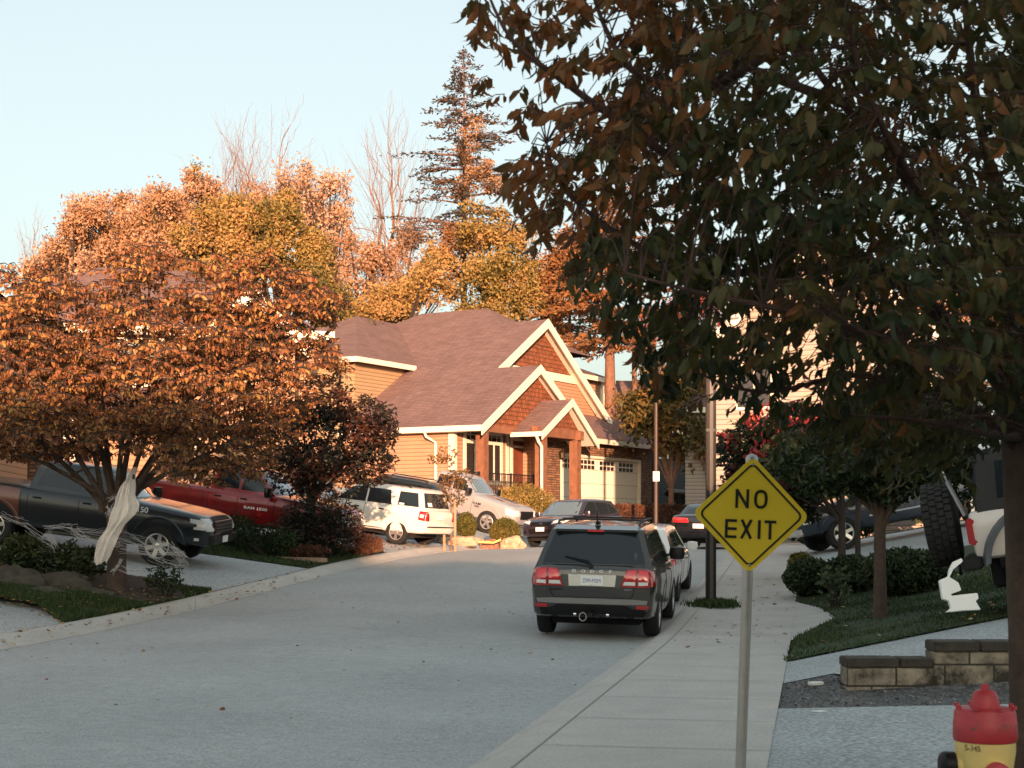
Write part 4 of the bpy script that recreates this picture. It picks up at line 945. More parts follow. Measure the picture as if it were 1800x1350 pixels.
def ray(px, py): d = Vector(((px-HX)/F, 1, (HY-py)/F)); return Vector((d.dot(HU), d.dot(HV), d.z))
def ly(px, py, y): d = ray(px, py); return CL + d*((y-CL.y)/d.y)
def lx(px, py, x): d = ray(px, py); return CL + d*((x-CL.x)/d.x)
def lpl(px, py, P0, N): d = ray(px, py); return CL + d*((P0-CL).dot(N)/d.dot(N))
def lpx(loc):   # local -> picture
    w_ = HB + HU*loc[0] + HV*loc[1] + Vector((0, 0, loc[2])); return (HX+F*w_.x/w_.y, HY-F*(w_.z-EYE)/w_.y)
Lb = ly(846, 749, 0); Ab = ly(950, 642, 0)
sl = (Ab.z-Lb.z)/(Ab.x-Lb.x)              # roof pitch
N1 = Vector((-sl, 0, 1)).normalized()     # main slope rises along +x
# gable ridge runs back until it reaches x where the picture shows its end
t = 0
while lpx((Ab.x, t, Ab.z))[0] > 877: t += .05
yA = t
Aa = ly(963, 568, yA)
Aa.z = Lb.z + sl*(Aa.x-Lb.x)
T1 = lpl(858, 542, Lb, N1)                # top of the main hip
yR = T1.y
D1 = lpl(731, 648, Lb, N1); yD = D1.y     # eave of the left wing meets the main slope
D0 = ly(629, 631, yD); zD = (D1.z+D0.z)/2
xw = Lb.x+.45                              # left side wall plane
eL = lx(640, 752, Lb.x)                    # far left end of the eave
yL = eL.y; ze = Lb.z
c0 = lx(798, 760, xw); yP = c0.y           # recess wall plane
TH = .16
def slab(mb, pts, th=TH): mb.prism([Vector(p) for p in pts], (0, 0, -th))
def onR1(x, y): return (x, y, Lb.z+sl*(x-Lb.x))
zg0 = .15                                  # garage floor, local
# main slope (lower part comes forward to the lower gable, upper part to the big gable)
xt = T1.x
yL = yD+.45
kx = T1.x-Aa.x; K = (Aa.x, T1.y-kx, Aa.z)
T2 = lpl(742, 551, Lb, N1); T2.z = T1.z; T2.x = T1.x
W1 = lpl(698, 570, Lb, N1); wx_ = ly(627, 562, W1.y); zr = W1.z
mb = MB()
slab(mb, [onR1(Lb.x, 0), onR1(Ab.x, 0), onR1(Ab.x, yA), onR1(Aa.x, yA), K, tuple(T1), tuple(T2), tuple(W1), onR1(D1.x, yD), onR1(D1.x, yL), onR1(Lb.x, yL)])
mb.build('main_roof', M_roof, H)
zt = onR1(xt, 0)[2]
# the other side of each gable and the back
WB = 2*Ab.x-Lb.x
mb = MB(); slab(mb, [(Ab.x+.01, 0, Ab.z), (WB, 0, Lb.z), (WB, yA, Lb.z), (Ab.x+.01, yA, Ab.z)]); mb.build('lower_gable_roof', M_roof, H)
zAf = ly(1075, 741, yA); 
mb = MB(); slab(mb, [(Aa.x+.01, yA, Aa.z), (zAf.x, yA, zAf.z), (zAf.x, yA+9, zAf.z), (Aa.x+.01, yA+9, Aa.z)]); mb.build('upper_gable_roof', M_roof, H)
# hip facets above the big gable
mb = MB(); q_ = sl*4
mb.add([tuple(T1), K, (Aa.x+.05, T1.y-4, T1.z-q_), (T1.x+4, T1.y-4, T1.z-q_), (T1.x+4, T2.y+4, T1.z-q_), (T2.x, T2.y+.01, T2.z), (T2.x-4, T2.y+4, T1.z-q_), tuple(W1)], [(0, 1, 2, 3), (0, 3, 4, 5), (5, 4, 6), (5, 6, 7)]); mb.build('hip_roof', M_roof, H, fix=False)
# left wing: walls, hip roof
xDl = D0.x+.35
mb = MB(); mb.prism([(xDl, yD+.45, 0), (xDl, yD+.45, zD), (D1.x+.8, yD+.45, zD), (D1.x+.8, yD+.45, 0)], (0, 6, 0)); mb.build('left_wing_wall', M_sidsh, H)
MB().box(xDl-.02, xDl+.14, yD+.42, yD+.50, 0, zD).build('corner_board', M_sidsh, H)
mb = MB(); yw = W1.y; xr_ = wx_.x
mb.add([(D0.x-.1, yD, zD+.10), (D1.x+.12, yD, zD+.10), (W1.x+.1, yw, zr), (xr_, yw, zr), (D0.x-.1, 2*yw-yD, zD+.1), (D1.x, 2*yw-yD, zD+.1)], [(0, 1, 2, 3), (0, 3, 4), (3, 2, 5, 4)])
mb.build('left_wing_roof', M_roof, H, fix=False)
MB().box(D0.x-.14, D1.x-.02, yD-.05, yD-.003, zD-.12, zD+.12).build('left_wing_gutter', M_trim, H)
MB().box(D0.x-.14, D0.x-.10, yD, yD+6, zD-.12, zD+.12).build('left_wing_gutter', M_trim, H)
rv = Vector((D0.x+.9, yD+2.6, zD+.9)); MB().box(rv.x, rv.x+.3, rv.y, rv.y+.3, rv.z, rv.z+.22).build('roof_vent', M_black, H, bevel=.03)
# left side wall and eave
wl = MB(); wl.box(xw, xw+.2, yP, yL, -2, ze-.02); wl.build('side_wall', M_sid, H)
MB().box(Lb.x-.06, Lb.x-.004, -.02, yL, ze-.19, ze+.06).build('gutter', M_trim, H)
MB().box(Lb.x, xw-.003, 0.02, yL, ze-.20, ze-.17).build('soffit', M_trim, H)
MB().box(xw-.04, xw+.20, yP-.04, yP+.26, -1, ze).build('corner_board', M_trim, H)
dsp = lx(766, 760, xw-.08)
MB().tube([(Lb.x-.02, dsp.y+.35, ze-.15), (Lb.x+.05, dsp.y+.3, ze-.35), (xw-.09, dsp.y, ze-.62), (xw-.09, dsp.y, -.6)], .065, 8).build('downspout', M_trim, H, smooth=60)
# recess wall with windows and door (plane y = yP)
rw = MB(); rw.box(xw+.2, ly(962, 780, yP).x, yP, yP+.2, -1, ze+.12); rw.build('porch_wall', M_sid, H)
def framed(px0, px1, py0, py1, y, name, parts, fr=.12, inner=M_pane, fmat=M_trim):
    a = ly(px0, py0, y); b = ly(px1, (py0+py1)/2, y); c = ly(px0, py1, y)
    x0, x1, z1, z0 = a.x, b.x, a.z, c.z
    f = MB(); f.box(x0, x1, y-.06, y-.003, z1-fr, z1); f.box(x0, x1, y-.06, y-.003, z0, z0+fr); f.box(x0, x0+fr, y-.06, y-.003, z0+fr, z1-fr); f.box(x1-fr, x1, y-.06, y-.003, z0+fr, z1-fr)
    for q in parts:
        if q[0] == 'h': zz = z1+(z0-z1)*q[1]; f.box(x0+fr, x1-fr, y-.055, y-.003, zz-q[2]/2, zz+q[2]/2)
        if q[0] == 'v': xx = x0+(x1-x0)*q[1]; za = z1+(z0-z1)*q[3]; zb = z1+(z0-z1)*q[4]; f.box(xx-q[2]/2, xx+q[2]/2, y-.050, y-.003, zb, za)
    w_ = f.build(name, fmat, H)
    MB().box(x0+fr*.5, x1-fr*.5, y-.03, y-.001, z0+fr*.5, z1-fr*.5).build('pane', inner, w_)
    return x0, x1, z0, z1
framed(814, 846, 749, 852, yP, 'window', [('h', .25, .16), ('v', .36, .03, .05, .2), ('v', .66, .03, .05, .2), ('h', .13, .03), ('v', .62, .12, .25, 1)], .2)
framed(852, 882, 757, 852, yP, 'window', [('h', .22, .16), ('v', .36, .03, .05, .2), ('v', .66, .03, .05, .2), ('h', .11, .03), ('v', .5, .10, .25, 1)], .2)
framed(897, 934, 768, 870, yP, 'front_door_frame', [('h', .16, .12), ('v', .62, .12, .17, 1)], .16, inner=M_door)
MB().box(ly(889, 780, yP).x, ly(893.5, 780, yP).x, yP-.05, yP-.002, -1, ze+.1).build('corner_board', M_trim, H)
# porch floor, posts, beams, railing
pf = toloc((0, 0, 3.02)).z
MB().box(xw+.1, ly(965, 850, 0).x, -.3, yP-.004, pf-1.6, pf).build('porch_floor', mat('porch_deck', (.2, .16, .13), .8), H)
def post(px, y, w_, z0, z1, m=M_cedar):
    c = ly(px, 800, y); return MB().box(c.x-w_/2, c.x+w_/2, y-w_/2, y+w_/2, z0, z1).build('porch_post', m, H, bevel=.015)
yC = -1.15
fc = ly(952, 760, yC)
post(847.5, .55, .42, -1, ze-.1); post(951, yC+.4, .42, -2, fc.z+.3); post(1011, yC+.4, .42, -2, fc.z+.3); post(944, .55, .40, -1, ze)
bx0 = ly(842, 745, .5).x
# lower gable face of shakes
def zB(x): return Lb.z + sl*(x-Lb.x) if x < Ab.x else Ab.z - sl*(x-Ab.x)
gx0 = Lb.x+.55; gx1 = WB-.55
MB().prism([(gx0, .45, zB(gx0)-.18), (Ab.x, .45, Ab.z-.18), (gx1, .45, zB(gx1)-.18), (gx1, .45, ze+.1-.2), (gx0, .45, ze-.1)], (0, .18, 0)).build('lower_gable_shakes', M_shake, H)
MB().box(gx0-.1, ly(965, 740, .4).x, .36, .66, ze-.16, ze+.16).build('porch_beam', M_cedar, H)
def rake(p, q, th, dep, name='rake_board', m=M_trim):
    """bargeboard whose top edge runs p->q on the roof edge, in front of it"""
    p = Vector(p); q = Vector(q)
    MB().prism([p+Vector((0, -.05, .03)), q+Vector((0, -.05, .03)), q+Vector((0, -.05, -th)), p+Vector((0, -.05, -th))], (0, .046, 0)).build(name, m, H)
def soff(p, q, y1, off, name='soffit_board'):
    p = Vector(p); q = Vector(q)
    MB().prism([p+Vector((0, .0, -off)), q+Vector((0, .0, -off)), q+Vector((0, y1, -off)), p+Vector((0, y1, -off))], (0, 0, -.03)).build(name, M_trim, H)
rake((Lb.x, 0, Lb.z), (Ab.x, 0, Ab.z), .38, 0); rake((Ab.x, 0, Ab.z), (WB, 0, Lb.z), .38, 0)
soff((Lb.x, 0, Lb.z), (Ab.x, 0, Ab.z), .44, TH+.01); soff((Ab.x, 0, Ab.z), (WB, 0, Lb.z), .44, TH+.01)
# big gable: left rake, right rake, shakes above, band, siding below
pl = onR1(Ab.x, yA)
rake(pl, Aa, .42, 0); rake(Aa, zAf, .42, 0); soff(pl, Aa, .54, TH+.01); soff(Aa, zAf, .54, TH+.01)
slA = (Aa.z-zAf.z)/(zAf.x-Aa.x)
def zA(x): return Lb.z+sl*(x-Lb.x) if x < Aa.x else Aa.z-slA*(x-Aa.x)
bl = ly(930, 649, yA+.5); br_ = ly(1012, 662, yA+.5); zband = (bl.z+br_.z)/2
xa = Lb.x+(zband+.2-Lb.z)/sl+.2; 
MB().prism([(xa, yA+.55, zband), (Aa.x, yA+.55, Aa.z-.25), (Aa.x+(Aa.z-zband)/slA, yA+.55, zband)], (0, .15, 0)).build('upper_gable_shakes', M_shake, H)
MB().box(xa, Aa.x+(Aa.z-zband)/slA+.3, yA+.48, yA+.56, zband-.36, zband+.02).build('band_board', M_trim, H)
xq = Aa.x+(Aa.z-.3)/slA
MB().prism([(xa, yA+.58, zband-.3), (Aa.x+(Aa.z-zband)/slA+.2, yA+.58, zband-.3), (zAf.x-.3, yA+.58, zAf.z-.05), (zAf.x-.3, yA+.58, 0), (xa, yA+.58, 0)], (0, .2, 0)).build('upper_wall', M_sid, H)
bb = ly(972, 665, yA+.5); MB().box(bb.x-.12, bb.x+.12, yA+.5, yA+.57, zband-1.4, zband-.362).build('trim_board', M_trim, H)
# small entry gable in front
Ac = ly(1006, 702, yC); WC = ly(1052, 778, yC)
slC = (Ac.z-fc.z)/(Ac.x-fc.x)
mb = MB(); slab(mb, [(fc.x, yC, fc.z), (Ac.x, yC, Ac.z), (Ac.x, .44, Ac.z), (fc.x, .44, fc.z)], .12); mb.build('entry_roof', M_roof, H)
mb = MB(); slab(mb, [(Ac.x+.01, yC, Ac.z), (WC.x, yC, WC.z), (WC.x, .4, WC.z), (Ac.x+.01, .4, Ac.z)], .12); mb.build('entry_roof', M_roof, H)
rake((fc.x, yC, fc.z), Ac, .32, 0); rake(Ac, WC, .32, 0)
soff((fc.x, yC, fc.z), Ac, -yC+.4, .125); soff(Ac, WC, -yC+.4, .125)
MB().box(fc.x-.06, fc.x-.003, yC, .40, fc.z-.16, fc.z+.04).build('gutter', M_trim, H)
MB().tube([(fc.x-.03, yC+.25, fc.z-.12), (fc.x+.1, yC+.2, fc.z-.4), (fc.x+.22, yC+.12, fc.z-.6), (fc.x+.22, yC+.12, -1)], .07, 8).build('downspout', M_trim, H, smooth=60)
zc0 = fc.z+.25
MB().prism([(fc.x+.45, yC+.40, zc0), (Ac.x, yC+.40, Ac.z-.2), (WC.x-1.2, yC+.40, zc0)], (0, .14, 0)).build('entry_gable_shakes', M_shake, H)
MB().box(fc.x+.1, ly(1018, 750, yC+.3).x+.3, yC+.26, yC+.56, fc.z-.12, fc.z+.30).build('entry_beam', M_cedar, H)
MB().box(ly(1018, 750, yC+.3).x-.45, ly(1018, 750, yC+.3).x-.1, yC+.0, -.0, fc.z-.16, fc.z+.24).build('entry_beam', M_cedar, H)
# garage wall of stone, garage roof, door
yG = .55
g0 = ly(960, 800, yG); ge = ly(1146, 800, yG); gt = ly(1021, 768, yG-.5); gte = ly(1088, 782, yG-.5); zge = (gt.z+gte.z)/2
dx0 = ly(985.5, 830, yG).x; dx1 = ly(1125.5, 830, yG).x; dz1 = (ly(988, 795, yG).z+ly(1124, 812, yG).z)/2
st = MB(); st.box(g0.x-.3, dx0-.001, yG, yG+.3, -2, zge); st.box(dx1+.001, ge.x, yG, yG+.3, -2, zge); st.box(dx0-.001, dx1+.001, yG, yG+.3, dz1, zge)
st.build('stone_wall', M_stone, H)
MB().box(g0.x-.3, g0.x-.1, yG+.3, yA, -2, zge+.8).build('garage_side_wall', M_sid, H)
gd = MB().box(dx0, dx1, yG+.12, yG+.16, zg0-.6, dz1).build('garage_door', M_gdoor, H)
gr = MB()
for k in range(1, 5): zz = dz1+(zg0-.6-dz1)*k/5; gr.box(dx0, dx1, yG+.112, yG+.121, zz-.012, zz+.012)
gr.build('panel_joint', mat('joint_shadow', (.40, .35, .28), .7), gd)
fd = MB(); fd.box(dx0-.02, dx0+.10, yG-.04, yG+.119, zg0-.6, dz1); fd.box(dx1-.10, dx1+.02, yG-.04, yG+.119, zg0-.6, dz1); fd.box(dx0+.1, dx1-.1, yG-.04, yG+.119, dz1-.10, dz1+.03); fd.build('garage_door_frame', M_trim, H)
wpx = [(987, 1003.5), (1019, 1045), (1053, 1079), (1087, 1112.5)]
for (pa, pb) in wpx:
    a = ly(pa, 805, yG+.1); b = ly(pb, 805, yG+.1); zc = dz1-.42; hh = .25; n_ = 4
    x0_, x1_ = (a.x, b.x) if pa > 1000 else (ly(979, 805, yG+.1).x, b.x)
    if pa < 1000: x0_ = dx0+.14; n_ = 3
    wn = MB().box(x0_, x1_, yG+.095, yG+.119, zc-hh, zc+hh).build('garage_window', M_gdoor, gd)
    cw = (x1_-x0_)/n_
    for i in range(n_):
        for j in range(2):
            MB().box(x0_+cw*i+.04, x0_+cw*(i+1)-.04, yG+.088, yG+.096, zc-hh+.03+j*hh, zc-.03+j*hh).build('pane', M_dark, wn)
mb = MB(); slab(mb, [(g0.x-.3, yG-.5, zge+.05), (ge.x+.3, yG-.5, zge+.05), (ge.x+.3, yA+.6, zge+.05+sl*(yA+1.1-yG)), (g0.x-.3, yA+.6, zge+.05+sl*(yA+1.1-yG))], .12); mb.build('garage_roof', M_roof, H)
MB().box(g0.x+.3, ge.x+.35, yG-.56, yG-.503, zge-.14, zge+.10).build('gutter', M_trim, H)
# wall lamp
wlp = ly(983, 800, yG); MB().lathe([(.03, -.2), (.13, -.14), (.15, .1), (.09, .2), (.02, .3)], 8, Matrix.Translation((wlp.x-.05, yG-.2, wlp.z))).box(wlp.x-.08, wlp.x-.02, yG-.2, yG, wlp.z+.12, wlp.z+.18).build('wall_lamp', M_bronze, H)
# right upper block
ra = ly(1034, 662, yA+2.6); rb = ly(1081, 673, yA+2.6); zz = (ra.z+rb.z)/2
MB().box(ra.x-4, rb.x-.6, yA+3.1, yA+8, 0, zz).build('right_wing_wall', M_sid, H)
MB().box(ra.x-1, rb.x, yA+2.55, yA+2.6, zz-.12, zz+.14).build('right_wing_gutter', M_trim, H)
MB().box(rb.x-.9, rb.x-.55, yA+3.02, yA+3.1, 0, zz).build('corner_board', M_trim, H)
pk = ly(1008, 628, yA+5)
mb = MB(); mb.add([(ra.x-4, yA+2.6, zz+.14), (rb.x+.0, yA+2.6, zz+.14), (rb.x-3.5, yA+6, pk.z), (ra.x-4, yA+6, pk.z), (rb.x, yA+8, zz+.14)], [(0, 1, 2, 3), (1, 4, 2)]); mb.build('right_wing_roof', M_roof, H)
MB().tube([(rb.x-.1, yA+2.65, zz-.05), (rb.x-.3, yA+2.9, zz-.5), (rb.x-.5, yA+3.0, zz-.7), (rb.x-.5, yA+3.0, -1)], .07, 8).build('downspout', M_trim, H, smooth=60)
# solid core so nothing shows through
MB().box(xw+.3, WB-.7, yP+.25, yL-.6, -2, ze-.25).build('inner_wall', M_sid, H)
# railing
rl = MB()
for (pa, pb) in ((797, 842), (856, 938)):
    a = ly(pa, 815, .4); b = ly(pb, 828, .4); zt_ = pf+.98
    rl.box(a.x, b.x, .37, .43, zt_-.05, zt_); rl.box(a.x, b.x, .38, .42, pf+.08, pf+.12)
    n_ = int((b.x-a.x)/.13)
    for k in range(n_): x = a.x+(b.x-a.x)*(k+.5)/n_; rl.box(x-.012, x+.012, .388, .412, pf+.12, zt_-.05)
    for x in (a.x, (a.x+b.x)/2, b.x): rl.box(x-.03, x+.03, .36, .44, pf, zt_+.03)
rl.build('railing', M_rail, H)

# ------------------------------------------------------------ simpler houses
def simple_house(loc, rz, W, D, h, rh, label, wall, roof, wins=(), doors=(), gable='x', ov=.45, hip=0.0, chim=None, name='house'):
    """gable='x': ridge along x (gable ends at +-x); wins: (face, u, z, w, h)"""
    r = empty(name, loc, rz, label, 'house')
    mb = MB(); mb.box(-W/2, W/2, -D/2, D/2, -2, h)
    w_ = mb.build('wall', wall, r)
    if gable == 'x':
        hx = W/2+ov; hy = D/2+ov; z0 = h-rh*ov/(D/2); inx = hip
        v = [(-hx, -hy, z0), (hx, -hy, z0), (hx, hy, z0), (-hx, hy, z0), (-hx+inx, 0, h+rh), (hx-inx, 0, h+rh)]
        f = [(0, 1, 5, 4), (2, 3, 4, 5)] + ([(1, 2, 5), (3, 0, 4)] if hip else [])
    else:
        hx = W/2+ov; hy = D/2+ov; z0 = h-rh*ov/(W/2); inx = hip
        v = [(-hx, -hy, z0), (hx, -hy, z0), (hx, hy, z0), (-hx, hy, z0), (0, -hy+inx, h+rh), (0, hy-inx, h+rh)]
        f = [(1, 2, 5, 4), (3, 0, 4, 5)] + ([(0, 1, 4), (2, 3, 5)] if hip else [])
    mb = MB(); mb.add(v, f); v2 = [(x, y, z-.16) for x, y, z in v]; mb.add(v2, [q[::-1] for q in f])
    mb.build('roof', roof, r, fix=False)
    fas = MB(); r_fas = 1
    if hip:
        for a, b in ((0, 1), (1, 2), (2, 3), (3, 0)): fas.bar(Vector(v[a])-Vector((0, 0, .06)), Vector(v[b])-Vector((0, 0, .06)), .06, .26)
    else:
        pr_ = ((0, 4, 3), (1, 5, 2)) if gable == 'x' else ((0, 4, 1), (3, 5, 2))
        for a, b, c in pr_: fas = MB(); fas.bar(Vector(v[a])-Vector((0, 0, .06)), Vector(v[b])-Vector((0, 0, .06)), .07, .36).bar(Vector(v[b])-Vector((0, 0, .06)), Vector(v[c])-Vector((0, 0, .06)), .07, .36); fas.build('fascia', M_trim, r)
        for s_ in (-1, 1):
            g = MB()
            if gable == 'x': g.prism([(s_*W/2, -D/2, h), (s_*W/2, D/2, h), (s_*W/2, 0, h+rh-.12)], (-s_*.15, 0, 0))
            else: g.prism([(-W/2, s_*D/2, h), (W/2, s_*D/2, h), (0, s_*D/2, h+rh-.12)], (0, -s_*.15, 0))
            g.build('gable', wall, r)
    if hip: fas.build('fascia', M_trim, r)
    for (fc_, u, z, ww, hh) in wins:
        M = {'f': Matrix.Translation((0, -D/2, 0)), 'b': Matrix.Translation((0, D/2, 0)) @ Matrix.Rotation(PI, 4, 'Z'), 'l': Matrix.Translation((-W/2, 0, 0)) @ Matrix.Rotation(-PI/2, 4, 'Z'), 'r': Matrix.Translation((W/2, 0, 0)) @ Matrix.Rotation(PI/2, 4, 'Z')}[fc_]
        f = MB(); t = .1; f.box(u-ww/2, u+ww/2, -.06, -.002, z+hh-t, z+hh, M); f.box(u-ww/2, u+ww/2, -.06, -.002, z, z+t, M); f.box(u-ww/2, u-ww/2+t, -.06, -.002, z+t, z+hh-t, M); f.box(u+ww/2-t, u+ww/2, -.06, -.002, z+t, z+hh-t, M); f.box(u-.03, u+.03, -.05, -.002, z+t, z+hh-t, M)
        wo_ = f.build('window', M_trim, r); MB().box(u-ww/2+t/2, u+ww/2-t/2, -.03, -.001, z+t/2, z+hh-t/2, M).build('pane', M_pane, wo_)
    for (fc_, u, z, ww, hh, m_, nm) in doors:
        M = {'f': Matrix.Translation((0, -D/2, 0)), 'l': Matrix.Translation((-W/2, 0, 0)) @ Matrix.Rotation(-PI/2, 4, 'Z'), 'r': Matrix.Translation((W/2, 0, 0)) @ Matrix.Rotation(PI/2, 4, 'Z')}[fc_]
        MB().box(u-ww/2, u+ww/2, -.04, -.002, z, z+hh, M).build(nm, m_, r)
        MB().box(u-ww/2-.12, u-ww/2-.001, -.07, -.002, z, z+hh+.12, M).box(u+ww/2+.001, u+ww/2+.12, -.07, -.002, z, z+hh+.12, M).box(u-ww/2, u+ww/2, -.07, -.002, z+hh+.001, z+hh+.12, M).build('door_trim', M_trim, r)
    return r
# neighbour on the left, behind the orange tree
h2 = simple_house((-12.2, 50.0, 2.0), math.radians(14), 10.5, 8.5, 5.9, 2.3, 'tan two storey house with mauve hip roof, mostly hidden behind the orange leaved tree', M_sid, M_roof,
    wins=(('f', -3.5, 3.9, 1.6, 1.5), ('f', 0, 3.9, 1.6, 1.5), ('f', 3.6, 3.9, 1.4, 1.4), ('f', 1.5, .9, 1.8, 1.5), ('r', 0, 3.8, 1.4, 1.4)), doors=(('f', -2.2, .3, 1.0, 2.1, M_door, 'front_door'),), hip=4.2)
# its front gable wing with shakes and a thick rake board
wc, wh_, gwz, gwr = 3.0, 1.75, 4.85, 6.55
gw = MB(); gw.box(wc-1.3, wc+1.3, -6.6, -4.252, -2, 5.0); gw.build('front_wing_wall', M_sid, h2)
MB().prism([(wc-1.3, -6.62, 4.95), (wc+1.3, -6.62, 4.95), (wc+.4, -6.62, gwr-.6), (wc, -6.62, gwr-.2), (wc-.4, -6.62, gwr-.6)], (0, .1, 0)).build('front_gable_shakes', M_shake, h2)
mb = MB(); slab(mb, [(wc-wh_, -7.1, gwz), (wc, -7.1, gwr), (wc, -4.26, gwr), (wc-wh_, -4.26, gwz)], .16); slab(mb, [(wc+.01, -7.1, gwr), (wc+wh_, -7.1, gwz), (wc+wh_, -4.26, gwz), (wc+.01, -4.26, gwr)], .16); mb.build('front_wing_roof', M_roof, h2)
MB().bar((wc-wh_, -7.13, gwz-.1), (wc, -7.13, gwr-.1), .05, .36).bar((wc, -7.13, gwr-.1), (wc+wh_, -7.13, gwz-.1), .05, .36).build('rake_board', M_trim, h2)
MB().box(-5.6, -2.0, -6.6, -4.253, .2, .42).build('porch_floor', mat('porch_deck', (.2, .16, .13), .8), h2)
for x in (-5.4, -3.6, -2.1): MB().box(x-.18, x+.18, -6.6, -6.24, .42, 3.0).build('porch_post', M_trim, h2)
MB().box(-5.4-.4, -5.4+.4, -6.7, -6.1, .0, 1.3).build('stone_pier', M_stone, h2); MB().box(-3.2, -2.6, -6.65, -6.1, -.5, 3.0).build('stone_pier', M_stone, h2)
mb = MB(); slab(mb, [(-6.2, -7.1, 3.0), (.6, -7.1, 3.0), (.6, -4.26, 3.9), (-6.2, -4.26, 3.9)], .15); mb.build('porch_roof', M_roof, h2)
rl = MB(); rl.box(-5.2, -3.3, -6.45, -6.40, 1.32, 1.38)
for k in range(15): rl.box(-5.2+k*.13, -5.18+k*.13, -6.435, -6.41, .42, 1.32)
rl.build('railing', M_rail, h2)
# nearest house at the left edge: only its rake shows
h3 = simple_house((-17.2, 36.5, 1.9), math.radians(8), 9, 9, 5.6, 3.2, 'tan house cut by the left picture edge, only its cream rake board showing', M_sid, M_roof, wins=(('f', 0, 3.4, 1.6, 1.4), ('f', 2, .8, 1.6, 1.4)), gable='y', ov=.6)
# right hand tall pale house behind the foreground tree
M_pale = siding('pale_siding', (.42, .35, .29), .18)
h4 = simple_house((12.6, 56.5, 1.9), math.radians(-24), 7.6, 9, 6.4, 3.4, 'tall pale house with steep gable showing through gaps in the big foreground tree', M_pale, M_roof,
    wins=(('f', -2.4, 3.9, 1.4, 1.6), ('f', 2.4, 3.9, 1.4, 1.6), ('f', 0, 7.0, 1.0, 1.0), ('l', 2, 3.9, 1.4, 1.5), ('l', -2, 3.9, 1.4, 1.5), ('f', 2.6, .8, 1.5, 1.5)), doors=(('f', -1.2, -.4, 3.2, 2.3, M_gdoor, 'garage_door'),), gable='y')
h4b = simple_house((13.5, 76, 2.2), math.radians(-10), 9, 8, 5.4, 2.6, 'cream house with mauve roof farther up the street on the right', M_pale, M_roof, wins=(('f', -2.5, 3.4, 1.4, 1.4), ('f', 1.5, 3.4, 1.6, 1.4)), gable='x', hip=3)
M_dsid = siding('dark_grey_siding', (.045, .055, .065), .2)
h5 = simple_house((9.0, 97, 2.6), math.radians(10), 14, 9, 5.2, 3.2, 'dark grey sided house with white garage door beyond the red brown hedge', M_dsid, M_roof, wins=(('f', -4, .8, 1.2, 1.2), ('f', -1, 3.2, 1.6, 1.3)), doors=(('f', 3.4, -.2, 4.8, 2.3, M_gdoor, 'garage_door'),), hip=3.5)
# added unseen house row, heights shaped to keep low sun off the near road
M_bsid = siding('bounce_siding', (.70, .66, .60), .18)  # pale walls of the added row bounce light back at the scene
bk = [((-22.8, -29, .2), 0, 16, 10, 6.9, 3.4, 'x'), ((-6.2, -29, .2), 0, 16, 10, 7.0, 3.9, 'x'), ((5.4, -29, .2), 0, 6.6, 10, 6.4, 3.0, 'x'), ((17.2, -29, .2), 0, 16.4, 10, 7.1, 4.0, 'x'), ((34.2, -29, .2), 0, 16, 10, 7.0, 3.8, 'x'), ((51, -29, .2), 0, 16, 10, 7.2, 4.0, 'x')]
nm_ = ['farthest left of the row behind the camera', 'wide, just left of the narrow one behind the camera', 'narrow, directly behind the camera', 'wide, just right of the narrow one behind the camera', 'second from the right of the row behind the camera', 'farthest right of the row behind the camera']
for i, (l_, rz, W, D, hh, rh, g) in enumerate(bk):
    simple_house(l_, rz, W, D, hh, rh, 'added sun blocking white house, ' + nm_[i], M_bsid, M_roof, wins=(('b', -W*.27, 3.8, 1.6, 1.5), ('b', W*.27, 3.8, 1.6, 1.5), ('b', -W*.27, .9, 1.6, 1.6)), gable=g, ov=.35)
